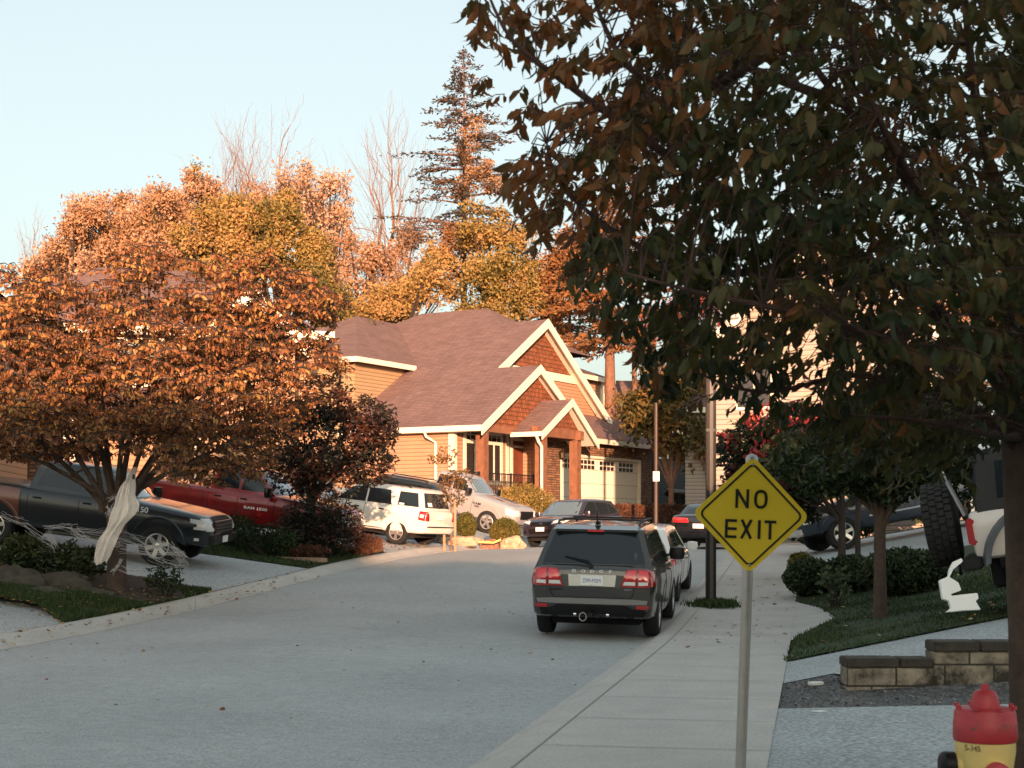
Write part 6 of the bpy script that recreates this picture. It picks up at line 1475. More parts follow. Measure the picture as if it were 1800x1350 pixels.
shrub('rhododendron', 'leafy dark rhododendron left of the orange tree trunk', 130, 1000, 27.6, 1.1, .8, L_green, 230, .13, ry=.5, leafy=(8, .18, .1, .3))
shrub('rhododendron', 'leafy dark rhododendron at the left edge of the planting bed', 45, 990, 28, 1.0, .85, L_green, 230, .13, ry=.5, leafy=(8, .18, .1, .3))
shrub('webbed_shrub', 'small bare stemmed bush wrapped in white fake cobweb', 292, 1012, 27.4, .72, .72, L_green, 110, .09, ry=.35, leafy=(6, .14, .1, .35))
shrub('round_shrub', 'dark rounded evergreen bush left of the navy pickup', 1425, 1040, 27.5, 1.0, .72, L_green, 5200, .055, holes=-.3)
shrub('round_shrub', 'dark rounded evergreen bush under the navy pickup, right of the first', 1495, 1040, 26.5, 1.0, .72, L_green, 5200, .055, holes=-.3)
shrub('yellow_shrub', 'small yellow green bush touching the navy pickup bumper', 1408, 1000, 31.5, .6, .6, L_olive, 1800, .05, holes=-.3)
shrub('leafy_plant', 'pale leafy plant on the right lawn beside the slim trunk', 1468, 1045, 24.5, .6, .7, leafmat('pale_green_leaf', [(.04, .06, .03), (.08, .11, .05), (.12, .15, .08)], .6, .2), 60, .08, ry=.3, leafy=(5, .12, .6, .6))
shrub('round_shrub', 'dark evergreen bush beside the spare wheel on the right lawn', 1590, 1020, 24.5, 1.6, .8, L_green, 5200, .06, ry=.6, holes=-.3)
for i, (x_, y_) in enumerate(((9.6, 49.3), (11.4, 48.6), (13.2, 47.9), (15.0, 47.2))):
    shrub('tall_shrub', ('tall dark evergreen shrub before the pale house, leftmost of four', 'tall dark evergreen shrub before the pale house, second from the left', 'tall dark evergreen shrub before the pale house, third from the left', 'tall dark evergreen shrub before the pale house, rightmost of four')[i], 0, 0, 0, 2.2, 2.7, L_green, 4200, .12, ry=.9, holes=-.3, loc=(x_, y_, 0), group='tall shrubs before the pale house')
# hedge
hr = T_('long red brown clipped hedge in front of the stone end of the house', 'hedge', (0, 0, 0), 'hedge')
hp0 = at(1072, 925, 66); hp1 = at(1255, 925, 74)
pts, tv = [], []
for _ in range(9500):
    t = R.random(); c = hp0.lerp(hp1, t); a = R.uniform(-.5, .5); z = R.uniform(0, 1.2)
    if abs(a) < .4 and z < 1.05 and R.random() < .8: continue
    zz_ = 1.75
    pts.append((c.x+a*.7, c.y+a, zz_-.3+z+.07*noise.noise(Vector((c.x*1.5, z, 3))))); tv.append(noise.noise(Vector((c.x*2, z*2, a))))
clumpset('foliage', pts, .13*(.6+.8*NR.random(len(pts))), L_hedge, hr, np.clip(.5+np.array(tv)*.7+NR.normal(size=len(pts))*.2, 0, 1))
mb = MB(); 
for k in range(24): c = hp0.lerp(hp1, (k+.5)/24); mb.tube([(c.x, c.y, 1.0), (c.x, c.y, 2.3)], .03, 5)
mb.build('stems', M_barkd, hr)
# ---------------- background woods: single trees behind the houses
def bare(name, label, px, pyb, d, top, spread, n=6, bark=M_barkw, group='bare trees behind the houses', tr=.16):
    L0 = put(px, pyb, d); r = T_(label, name, L0, 'tree', group); zb0 = at(px, pyb, d).z-L0[2]; h = (pyb-top)/S_(d); mb = MB(); mb.tube([(0, 0, -.4), (0, 0, zb0*.5), (0, 0, zb0)], [tr*1.5, tr*1.2, tr], 8)
    def grow(p, dr, ln, rad, lev):
        q = p+dr*ln; k = MB(); m_ = (p+q)/2+rv3(ln*.11)
        mb.tube([p, m_, q], [rad, rad*.82, rad*.6], 6 if lev < 2 else 4, cap=False)
        if lev >= 6 or rad < .006: return
        for i in range(3 if lev < 4 else 2):
            nd = (dr + rv3(spread*(.6 if i == 0 else 1))+Vector((0, 0, .12))).normalized(); grow(p.lerp(q, 1 if i == 0 else R.uniform(.45, .95)), nd, ln*R.uniform(.62, .85) if i else ln*.82, rad*(.62 if i == 0 else .42), lev+1)
    grow(Vector((0, 0, zb0-.05)), Vector((0, 0, 1)), h*.30, tr, 0); mb.build('branches', bark, r, fix=False); return r
bare('bare_tree', 'tall bare tree rising above the orange wood left of the conifer', 690, 600, 92, 240, .26, tr=.22)
bare('bare_tree', 'bare crowned tree above the middle of the orange wood', 480, 560, 96, 235, .30, tr=.22)
bare('bare_tree', 'thin bare tree above the left part of the orange wood', 395, 560, 98, 250, .30)
bare('bare_tree', 'thin bare tree at the far left of the orange wood', 50, 560, 98, 390, .30, tr=.12)
bare('bare_tree', 'thin bare tree just left of the tall conifer', 655, 600, 94, 270, .28)
bare('bare_tree', 'pale dead stem tree in front of the yellow green maple', 878, 600, 88, 380, .12, tr=.08)
GW = 'autumn trees behind the houses'
def wood(label, px, pyb, d, bl, n, size, m, holes=.3, hs=.45, tb=.5, name='maple_tree', bark=M_barkd, tr=.25, th=4):
    L0 = put(px, pyb, d); bl = [blob(*b, L0) for b in bl]
    bl = subb(bl, 9); th = max(th, min(b[2]-b[5] for b in bl)*.9); return broadleaf(name, label, L0, th, tr, bl, int(n*2.5), size*.60, m, bark, limbs_=22, holes=holes+.10, shell=.3, hs=hs*1.5, group=GW, tbias=tb, tspread=.18)
wood('pale orange maple, leftmost of the wood above the roofs', 130, 600, 92, [(120, 440, 92, 65, 75, 2.5), (160, 400, 92, 60, 60, 2.5), (85, 470, 92, 35, 50, 2), (190, 480, 91, 70, 70, 2.5)], 6500, .26, L_far, tb=.62)
wood('orange maple, second from the left of the wood above the roofs', 250, 600, 90, [(240, 420, 90, 60, 75, 2.5), (280, 370, 90, 55, 55, 2.2), (300, 450, 89, 80, 75, 2.6), (350, 330, 91, 35, 35, 1.5), (215, 350, 92, 20, 20, 1)], 7500, .26, L_far, tb=.5)
wood('golden green maple in the centre of the orange wood', 400, 600, 87, [(385, 420, 87, 75, 70, 2.6), (440, 450, 87, 90, 75, 2.6), (360, 500, 86, 80, 50, 2.4), (350, 290, 89, 18, 10, .8), (420, 370, 88, 50, 40, 2)], 9500, .27, L_farg, tb=.72, holes=.35)
wood('dark green and gold maple with visible limbs, right of the centre of the orange wood', 490, 600, 86, [(500, 430, 86, 65, 75, 2.4), (540, 470, 86, 50, 60, 2), (480, 370, 87, 50, 40, 2), (545, 420, 86, 35, 45, 1.6)], 5500, .26, L_farg, tb=.45, holes=.4)
wood('pale thin leaved tree at the right end of the orange wood', 580, 600, 93, [(560, 350, 93, 50, 60, 2), (590, 420, 93, 40, 100, 2), (520, 310, 94, 40, 40, 1.8), (600, 330, 93, 20, 35, 1)], 2600, .24, L_far, tb=.72, holes=.55, hs=.7)
wood('sparse orange tree left of the tall conifer', 640, 620, 91, [(640, 470, 91, 60, 80, 2), (680, 500, 91, 55, 60, 2), (620, 520, 90, 45, 60, 2), (720, 430, 92, 35, 40, 1.5)], 4200, .24, L_far, tb=.55, holes=.5, hs=.7)
wood('low golden tree directly above the tan house roof', 700, 620, 84, [(700, 530, 84, 70, 40, 2), (750, 500, 84, 55, 50, 2), (640, 545, 84, 50, 35, 2), (770, 460, 85, 40, 35, 1.6)], 4800, .24, L_farg, tb=.8, holes=.4, hs=.7)
wood('tall yellow green maple under the tall conifer', 870, 620, 84, [(850, 400, 84, 50, 45, 2), (900, 440, 84, 50, 60, 2.2), (850, 490, 83, 60, 60, 2.4), (920, 500, 84, 40, 60, 2), (880, 540, 83, 70, 40, 2.2)], 8200, .24, L_farg, tb=.55, holes=.3, hs=.6)
wood('pale peach maple filling the left shoulder of the orange wood', 180, 600, 95, [(180, 420, 95, 90, 75, 2.5), (270, 400, 95, 80, 65, 2.5), (110, 470, 95, 50, 60, 2)], 5200, .27, L_far, tb=.66, holes=.35)
wood('peach orange tree closing the middle of the orange wood', 420, 600, 96, [(350, 400, 96, 80, 75, 2.5), (440, 350, 96, 60, 50, 2), (530, 380, 96, 60, 70, 2.2)], 4800, .26, L_far, tb=.6, holes=.42)
bare('bare_tree', 'fine twigged bare tree left of the bare crowned tree', 440, 560, 97, 262, .34, tr=.16)
bare('bare_tree', 'fine twigged bare tree at the right end of the orange wood', 560, 560, 95, 290, .34, tr=.14)
bare('bare_tree', 'short twiggy bare tree in front of the tall bare tree', 715, 620, 88, 330, .36, tr=.16)
wood('rust brown tree between the yellow green maple and the conifers', 960, 620, 88, [(960, 490, 88, 45, 70, 2), (1000, 460, 89, 35, 60, 2), (800, 440, 89, 40, 60, 2)], 3200, .25, L_farb, tb=.5, holes=.45, hs=.7)
wood('crimson tree showing between the conifer trunk and the foreground leaves', 1150, 640, 90, [(1130, 580, 90, 30, 60, 2), (1230, 560, 90, 60, 60, 2), (1280, 600, 92, 40, 50, 2)], 3500, .24, leafmat('crimson_far', [(.12, .03, .02), (.24, .05, .03), (.34, .08, .05)], .7, .2), holes=.3)
wood('orange tree behind the right hand pale house', 1700, 700, 80, [(1660, 560, 80, 80, 90, 3), (1740, 620, 80, 80, 80, 3), (1790, 500, 80, 70, 80, 3), (1600, 640, 80, 50, 60, 3)], 5500, .28, L_far, tb=.35, holes=.35)
wood('brown gold tree beyond the street end', 1330, 760, 100, [(1300, 640, 100, 60, 60, 3), (1250, 660, 100, 50, 60, 3), (1370, 650, 100, 50, 60, 3)], 4000, .3, L_farb, tb=.5, holes=.3)
wood('low dark gold trees behind the left hand roof', 60, 640, 90, [(20, 560, 90, 70, 60, 3), (-60, 540, 90, 70, 70, 3)], 3500, .28, L_far, tb=.3, holes=.3)
wood('dark olive tree behind the gap between the two left roofs', 590, 640, 78, [(590, 560, 78, 45, 60, 2), (560, 520, 78, 40, 50, 2), (640, 590, 78, 40, 40, 2)], 4000, .22, L_farg, tb=.2, holes=.25, hs=.7)
# conifers
def conifer(label, px, pyb, d, top, tr, rows, lw, m=L_con, dens_=1.0, droop=.25, bark=M_barkw, dead=0.0, size=.16, group='tall conifers behind the houses', lowz=.25, name='conifer_tree', azf=None):
    L0 = put(px, pyb, d); r = T_(label, name, L0, 'tree', group); zb0 = at(px, pyb, d).z-L0[2]; h0 = (pyb-top)/S_(d); h = zb0+h0; lowz = (zb0+lowz*h0)/h
    t = MB(); t.tube([(0, 0, -.5), (0, 0, h*.4), (R.gauss(0, .05), 0, h*.8), (0, 0, h)], [tr, tr*.7, tr*.28, .02], 9); t.build('trunk', bark, r, smooth=60)
    mb = MB(); P = []; T = []
    for i in range(rows):
        f = i/(rows-1); z = h*(lowz+(1-lowz)*f**.9); mxl = lw*((1-f)**.72)*R.uniform(.7, 1.12)+.25
        for k in range(R.randint(4, 7)):
            a = R.uniform(0, 2*PI); ln = mxl*R.uniform(.45, 1.1); e = Vector((math.cos(a)*ln, math.sin(a)*ln, z-ln*droop+ln*.08*R.random())); s0 = Vector((0, 0, z)); mid = (s0+e)/2+Vector((0, 0, ln*.10))
            e.z += ln*.12
            mb.tube([s0, mid, e], [.035*ln/2+.012, .02, .006], 4, cap=False)
            if R.random() < dead: continue
            nn = int(ln*34*dens_); tb = R.random()
            for q in range(nn):
                u = .22+.78*R.random()**.8; p = (s0.lerp(mid, u*2) if u < .5 else mid.lerp(e, u*2-1))+Vector((R.gauss(0, .09*ln*.5+.05), R.gauss(0, .09*ln*.5+.05), R.gauss(-.05, .05)))
                P.append(tuple(p)); T.append(min(1, max(0, tb*.6+R.random()*.4)))
    mb.build('branches', bark, r, fix=False)
    # needle sprays: long thin leaves
    n = len(P); D = NR.normal(size=(n, 3))*.55; Pn = np.array(P); D[:, 0] += np.sign(Pn[:, 0])*.9*np.minimum(1, abs(Pn[:, 0])); D[:, 1] += np.sign(Pn[:, 1])*.5; D[:, 2] -= .08
    leafset('needles', P, D, size*(.7+.8*NR.random(n)), m, r, width=.32, fold=.1, droop=.2, tint=T)
    return r
conifer('tall ragged conifer, the highest tree above the tan house', 815, 620, 90, 88, .30, 30, 5.2, dens_=.50, size=.24, bark=M_barkr, droop=.16, lowz=.36)
wood('orange sunlit foliage on the tall conifer, sun put into its leaf colour', 815, 620, 89.6, [(830, 220, 89.6, 26, 30, .6), (815, 260, 89.6, 30, 30, .7), (840, 300, 89.6, 40, 30, .8), (815, 330, 89.6, 34, 30, .8), (870, 320, 89.6, 30, 20, .8)], 1500, .2, L_far, tb=.35, holes=.45, hs=1.0, name='sunlit_foliage', tr=.06, th=9)  # added orange leaves stand for low sun on the conifer
conifer('brown drooping conifer with a thick bare trunk behind the right gable', 1072, 680, 82, 340, .42, 26, 4.6, m=L_farb, dens_=.8, dead=.35, size=.30, bark=M_barkr, droop=.3, lowz=.2)
conifer('thin half dead conifer showing between the foreground leaves', 1115, 680, 90, 170, .2, 26, 3.2, m=L_con, dens_=.5, dead=.5, size=.26, bark=M_barkr, lowz=.4)
conifer('brown conifer between the yellow green maple and the right gable', 1000, 680, 88, 400, .22, 22, 3.2, m=L_farb, dens_=1.0, dead=.1, size=.28, bark=M_barkr)
# ============================================================ STREET FURNITURE AND SMALL THINGS
M_galv = mat('galvanised_steel', (.42, .40, .37), .38, metal=.75, var=.12, vscale=6)
M_yel = mat('sign_yellow', (1.0, .68, .03), .5, var=.03, vscale=5)
M_sblk = mat('sign_black', (.012, .010, .008), .5)
M_pole = mat('black_pole', (.006, .006, .006), .55, spec=.25)
M_poleb = mat('brown_pole', (.05, .032, .025), .5)
def stain(m, col, lo=.45, hi=.6, sc=2.2):
    n = m.node_tree.nodes; l = m.node_tree.links; p = n['Principled BSDF']; src = p.inputs['Base Color'].links[0].from_socket
    tc = n.new('ShaderNodeTexCoord'); v = n.new('ShaderNodeTexNoise'); v.inputs['Scale'].default_value = sc; v.inputs['Detail'].default_value = 9; v.inputs['Roughness'].default_value = .7
    l.new(tc.outputs['Object'], v.inputs['Vector']); cr = n.new('ShaderNodeValToRGB'); cr.color_ramp.elements[0].position = lo; cr.color_ramp.elements[1].position = hi
    l.new(v.outputs['Fac'], cr.inputs[0]); mm = n.new('ShaderNodeMix'); mm.data_type = 'RGBA'; l.new(cr.outputs[0], mm.inputs['Factor']); l.new(src, mm.inputs['A']); mm.inputs['B'].default_value = (*col, 1)
    l.new(mm.outputs['Result'], p.inputs['Base Color'])
# NO EXIT sign
d = 9.45; b0 = at(1301, 1369, d); b0.z = gz(b0.x, b0.y)
NS = empty('road_sign', b0, 0, 'yellow diamond road sign reading NO EXIT on a galvanised post by the sidewalk', 'road sign', rot=(0, math.radians(2.1), 0))
NS.scale = (.936,)*3; hz = (at(1317, 905, d).z-b0.z)/.936; topz = (at(1319, 803, d).z-b0.z)/.936
MB().lathe([(.036, -.3), (.036, topz-.03), (.034, topz-.01), (.02, topz)], 16).build('post', M_galv, NS, smooth=50)
MB().lathe([(.042, topz-.045), (.043, topz-.01), (.03, topz+.012), (.008, topz+.02)], 16).build('post_cap', M_galv, NS, smooth=50)
def rdia(h, r, y, n=6):
    """rounded diamond outline, half-diagonal h, corner radius r"""
    pts = []
    for k, a0 in enumerate((90, 180, 270, 0)):
        c = h-r*math.sqrt(2); cx, cz = c*math.cos(math.radians(a0)), c*math.sin(math.radians(a0))
        for i in range(n+1):
            a = math.radians(a0-45+90*i/n); pts.append((cx+r*math.cos(a), y, cz+r*math.sin(a)))
    return pts
SG = MB().prism([(x, y, z+hz) for x, y, z in rdia(.392, .05, -.052)], (0, .004, 0)).build('sign_panel', M_yel, NS)
oo = rdia(.352, .042, 0); ii = rdia(.334, .032, 0); n = len(oo)
mb = MB(); mb.v = [(x, -.0545, z+hz) for x, _, z in oo]+[(x, -.0545, z+hz) for x, _, z in ii]; mb.f = [(i, (i+1) % n, n+(i+1) % n, n+i) for i in range(n)]
mb.build('border', M_sblk, SG, fix=False)
def letter(ch, cx, cz, w_, h_, t):
    mb = MB(); y0, y1 = -.0565, -.0535
    def st(a, b):
        a = Vector((cx+a[0]*w_/2, 0, hz+cz+a[1]*h_/2)); b = Vector((cx+b[0]*w_/2, 0, hz+cz+b[1]*h_/2)); mb.bar(a+Vector((0, -.055-len(mb.v)*2e-5, 0)), b+Vector((0, -.055-len(mb.v)*2e-5, 0)), t, .002, up=(0, 1, 0))
    k = 1-t/h_; kw = 1-t/w_
    if ch == 'N': st((-kw, -1), (-kw, 1)); st((kw, -1), (kw, 1)); st((-kw, 1-t/h_*.6), (kw, -1+t/h_*.6))
    if ch == 'E': st((-kw, -1), (-kw, 1)); [st((-kw, z), (1, z)) for z in (k, 0, -k)]
    if ch == 'X': st((-kw, -1), (kw, 1)); st((-kw, 1), (kw, -1))
    if ch == 'I': st((0, -1), (0, 1))
    if ch == 'T': st((0, -1), (0, 1)); st((-1, k), (1, k))
    if ch == 'O':
        P = []
        for i in range(32):
            a = 2*PI*i/32; c, s_ = math.cos(a), math.sin(a); e = .8
            P.append((cx+kw*w_/2*math.copysign(abs(c)**e, c), cz+hz+k*h_/2*math.copysign(abs(s_)**e, s_)))
        for i in range(32):
            (xa_, za_), (xb_, zb_) = P[i-1], P[i]; dx_, dz_ = xb_-xa_, zb_-za_
            mb.bar((xa_-dx_*.1, -.0555, za_-dz_*.1), (xb_+dx_*.1, -.0555, zb_+dz_*.1), t, .002, up=(0, 1, 0))
    mb.build('letter', M_sblk, SG, fix=False)
for ch, px, py, w_ in (('N', 1299, 875, .090), ('O', 1331.5, 875, .090), ('E', 1281, 928, .078), ('X', 1308, 928, .082), ('I', 1330.5, 928, .02), ('T', 1349.5, 928, .078)):
    letter(ch, (px-1315.5)/262, (903-py)/262, w_, .126, .0185)
for z in (.335, -.335): MB().lathe([(.011, 0), (.009, .006), (.0, .008)], 12, Matrix.Translation((0, -.053, hz+z)) @ Matrix.Rotation(PI/2, 4, 'X')).build('bolt', M_galv, SG)
# fire hydrant
M_hred = mat('hydrant_red', (.46, .035, .045), .45, var=.15, vscale=8); M_hyel = mat('hydrant_yellow', (.80, .60, .22), .5, var=.12, vscale=7)
d = 6.6; hp = at(1731.5, 924, d); hg = gz(hp.x, d)+.0
HY_ = empty('fire_hydrant', (hp.x, d, hg), 0, 'yellow fire hydrant with a red bonnet at the lower right edge', 'fire hydrant')
zz = lambda py: at(0, py, d).z-hg
rr = lambda px: px/2/(F/d)
MB().lathe([(.16, -.05), (.16, .04), (.115, .05), (.115, .30), (.120, zz(1345)), (rr(104), zz(1318)), (rr(104), zz(1302))], 32).build('barrel', M_hyel, HY_, smooth=40)
MB().lathe([(rr(107), zz(1301)), (rr(110), zz(1296)), (rr(109), zz(1268)), (rr(107), zz(1266)), (rr(105), zz(1252)), (rr(100), zz(1246)), (rr(90), zz(1243.5)), (rr(52), zz(1243)), (rr(50), zz(1236)), (rr(46), zz(1226)), (rr(38), zz(1216)), (rr(26), zz(1212.5)), (rr(15), zz(1212))], 36).build('bonnet', M_hred, HY_, smooth=40)
MB().lathe([(rr(17), zz(1213)), (rr(15), zz(1203)), (rr(9), zz(1202))], 5).build('operating_nut', M_hred, HY_)
Mx = Matrix.Translation((0, 0, zz(1352))) @ Matrix.Rotation(PI/2, 4, 'X')
MB().lathe([(.058, .09), (.058, .15), (.05, .155)], 24, Mx).build('nozzle', M_hyel, HY_, smooth=40)
MB().lathe([(.056, .15), (.056, .185), (.045, .195), (.02, .20), (.02, .22)], 24, Mx).build('nozzle_cap', M_hred, HY_, smooth=40)
Ml = Matrix.Translation((0, 0, zz(1345))) @ Matrix.Rotation(-PI/2, 4, 'Y')
MB().lathe([(.052, .10), (.052, .135), (.048, .14)], 24, Ml).build('nozzle', M_hyel, HY_, smooth=40)
MB().lathe([(.060, .135), (.062, .18), (.05, .195), (.03, .20)], 12, Ml).build('nozzle_cap', M_black, HY_, smooth=40)
text_mesh('stencilled_number', '5-345', .035, mat('pencil_grey', (.16, .11, .05), .7), HY_, Matrix.Translation((-.085, -.0985, zz(1310))) @ Matrix.Rotation(math.radians(-40), 4, 'Z') @ Matrix.Rotation(PI/2, 4, 'X'), .001, .9)
bl_ = MB()
for k in range(8):
    a = 2*PI*k/8+.2; MB().lathe([(.012, 0), (.012, .016), (.0, .018)], 6, Matrix.Translation((.128*math.cos(a)*.98, .128*math.sin(a)*.98, zz(1243)-.004))).build('flange_bolt', M_hred, HY_)
M_rust_ = (.12, .05, .025)
stain(M_hred, (.20, .05, .035), .60, .63, 14); stain(M_hyel, (.34, .16, .05), .63, .66, 9)
# lamp posts
d = 26.4; g = at(1249.5, 924, d); gzz = gz(g.x, d)
LP = empty('lamp_post', (g.x, d, gzz), 0, 'tall black square lamp post rising from a grass tuft in the sidewalk', 'lamp post')
tz = at(0, 545, d).z-gzz
MB().box(-.085, .085, -.085, .085, -.3, tz).build('pole', M_pole, LP, bevel=.012)
MB().box(-.03, .03, -.0925, -.0855, .1, tz-.1).build('lit_face_strip', mat('lit_pole_grey', (.035, .03, .028), .5), LP)  # light on the front face painted as a paler grey strip
MB().box(-.092, .092, -.092, .092, at(0, 759, d).z-gzz, at(0, 754, d).z-gzz).build('band', mat('band_grey', (.05, .05, .05), .6), LP)
MB().tube([(0, 0, tz-.25), (-.06, 0, tz-.1), (.0, 0, tz+.02), (.18, 0, tz+.03)], [.03, .03, .03, .025], 8).tube([(-.25, 0, tz-.23), (-.12, 0, tz-.17), (0, 0, tz-.16)], [.012, .015, .015], 6).build('arm', M_pole, LP, smooth=50)
MB().lathe([(.01, -.05), (.09, -.035), (.11, 0), (.08, .04), (.02, .055)], 16, Matrix.Translation((.32, 0, tz-.13)) @ Matrix.Diagonal((1.7, 1.1, .8, 1))).build('lamp_head', mat('lamp_head_white', (.6, .62, .62), .35), LP, smooth=60)
d = 62; g = at(1153, 924, d); gzz = gz(g.x, d)
L2 = empty('lamp_post', (g.x, d, gzz), 0, 'thin brown curved lamp post in front of the round street tree', 'lamp post')
t0 = at(0, 700, d).z-gzz
o_ = [(0, 0, -.3), (0, 0, 1), (0, 0, t0)]+[tuple(at(px, py, d)-Vector((g.x, d, gzz))) for px, py in ((1154, 675), (1158, 655), (1166, 638), (1176, 622), (1184, 603))]
MB().tube(o_, [.10, .095, .08, .075, .07, .06, .055, .05], 10).build('pole', M_poleb, L2, smooth=60)
MB().lathe([(.02, -.1), (.16, -.06), (.2, .02), (.05, .14)], 14, Matrix.Translation(Vector(o_[-1])+Vector((.25, 0, 0))) @ Matrix.Diagonal((1.6, 1, .7, 1))).build('lamp_head', M_poleb, L2, smooth=60)
ps = MB().box(-.13, .13, -.13, -.115, at(0, 846, d).z-gzz, at(0, 829, d).z-gzz).build('parking_notice', M_white, L2)
MB().box(-.10, .10, -.137, -.131, at(0, 836, d).z-gzz, at(0, 833, d).z-gzz).build('red_band', M_red, ps)
# retaining wall at the right
M_block = coursed('stained_block', [(.36, .30, .22), (.27, .225, .165)], .46, .20, (.05, .04, .03), .010, bump=.6)
nodes = M_block.node_tree
stain(M_block, (.035, .028, .02))
M_cap = mat('stained_cap', (.05, .042, .032), .9, var=.45, vscale=5, bump=.5, bscale=40)
d = 14.1
x0 = at(1489, 924, d).x; x1 = at(1641, 924, d).x; x2 = 9.2; zb_ = .02
RW = empty('retaining_wall', (x0, d, 0), 0, 'low stepped concrete block retaining wall, stained dark, beside the gravel bed', 'retaining wall')
zA1 = at(0, 1174, d).z; zA2 = at(0, 1157, d).z; zB1 = at(0, 1146, d).z; zB2 = at(0, 1127, d).z
MB().box(0, x1-x0, 0, .3, -.3, zA1).build('lower_wall', M_block, RW, bevel=.006)
MB().box(x1-x0+.002, x2-x0, .004, .3, -.3, zB1).build('upper_wall', M_block, RW, bevel=.006)
xx = -.01
for lim, za, zb2 in ((x1-x0-.005, zA1+.001, zA2), (x2-x0, zB1+.001, zB2)):
    while xx < lim-.1:
        e = min(lim, xx+R.uniform(.42, .5)); MB().box(xx+.003, e-.003, -.02-R.uniform(0, .006), .32, za, zb2-R.uniform(0, .006)).build('cap_block', M_cap, RW, bevel=.012); xx = e
    xx = x1-x0
# rocks and boulders
def rock(name, label, loc, sx, sy, sz, m, seed, group=None, sub=3):
    bm = bmesh.new(); bmesh.ops.create_icosphere(bm, subdivisions=sub+1, radius=1)
    for v in bm.verts:
        p = v.co.copy(); q = noise.noise(p*1.1+Vector((seed, 0, 0)))*.42+noise.noise(p*2.7+Vector((0, seed, 0)))*.2+noise.noise(p*7+Vector((0, 0, seed)))*.06
        v.co = p*(1+q); v.co = Vector((v.co.x*sx, v.co.y*sy, max(-.5, v.co.z)*sz))
    me = bpy.data.meshes.new(name); bm.to_mesh(me); bm.free(); me.shade_smooth(); me.set_sharp_from_angle(angle=math.radians(28))
    o = link_mesh(name, me, m); o.location = loc; return tag(o, label, 'rock', group)
M_rk = mat('warm_boulder', (.42, .30, .20), .9, var=.3, vscale=3, bump=.6, bscale=9)
M_rkd = mat('dark_mossy_boulder', (.045, .042, .032), .95, var=.5, vscale=4, bump=.7, bscale=9)
def rk(px, py, d, w_, h_, m, label, seed, name='boulder', dz=0):
    p = at(px, py, d); s = F/d; z = gz(p.x, d); return rock(name, label, (p.x, d, z+h_/s*.25+dz), w_/2/s, w_/2.6/s, h_/s*.62, m, seed)
rk(808, 972, 47.0, 62, 20, M_rk, 'pale sunlit boulder at the left end of the rock verge', 1.3)
rk(783, 970, 47.3, 26, 14, M_rk, 'small reddish rock left of the pale boulder by the driveway', 2.3)
rk(862, 956, 48.2, 36, 20, M_rkd if False else mat('red_boulder', (.28, .13, .08), .9, var=.35, vscale=3, bump=.6, bscale=9), 'red brown boulder in the middle of the rock verge', 3.7)
rk(900, 964, 48.0, 44, 24, M_rk, 'pale angular boulder below the large clipped bush', 5.1)
rk(828, 950, 49.5, 48, 14, M_rk, 'flat pale rock behind the yellow tape', 6.4)
rk(20, 1010, 26.2, 110, 50, M_rkd, 'large dark mossy boulder at the left edge of the island bed', 7.7)
rk(105, 1005, 26.8, 100, 40, M_rkd, 'dark sloping boulder left of the orange tree trunk', 8.2)
rk(75, 1040, 25.6, 100, 30, M_rkd, 'dark rounded boulder lying low on the left lawn', 9.9)
rk(165, 1030, 26.3, 60, 26, M_rkd, 'small dark rock at the foot of the orange tree', 10.4)
rk(243, 1030, 26.3, 30, 10, M_rkd, 'flat small stone right of the orange tree trunk', 12.4)
# wooden edging, tape, litter
p = at(530, 978, 35.9); o = MB().box(-.62, .62, -.05, .05, -.02, .09).build('timber_edging', mat('old_timber', (.24, .17, .12), .85, var=.3), bevel=.01); o.location = (p.x, p.y, gz(p.x, p.y)+.02); o.rotation_euler = (0, .02, math.radians(-8)); tag(o, 'weathered timber plank edging the shrub bed on the verge', 'plank')
tp = empty('caution_tape', at(840, 955, 47.4), 0, 'yellow tape strung on short stakes along the rock verge', 'tape')
mb = MB(); pts_ = [(-.95, .0, .18), (-.5, 0, .06), (0, .02, .05), (.5, 0, .02), (.72, 0, .12)]
for a, b in zip(pts_, pts_[1:]): mb.bar(a, b, .012, .05)
mb.build('tape_band', mat('tape_yellow', (.6, .5, .06), .5), tp)
for x in (-.95, .72, .1): MB().box(x-.015, x+.015, .012, .035, -.35, .2).build('tape_stake', M_barkw, tp)
o = MB().box(-.07, .07, -.04, .04, 0, .035).build('litter', M_white, bevel=.008); p = ground(1434, 1207); o.location = (p.x, p.y, p.z+.012); o.rotation_euler = (0, 0, .3); tag(o, 'scrap of white litter on the dark gravel bed', 'litter')
o = MB().prism([(0, 0, 0), (.09, .03, 0), (.13, -.02, 0), (.06, -.06, 0)], (0, 0, .008)).build('litter', M_white); p = ground(1425, 1258); o.location = (p.x, p.y, p.z+.03); tag(o, 'small flat white scrap at the edge of the lower driveway', 'litter')
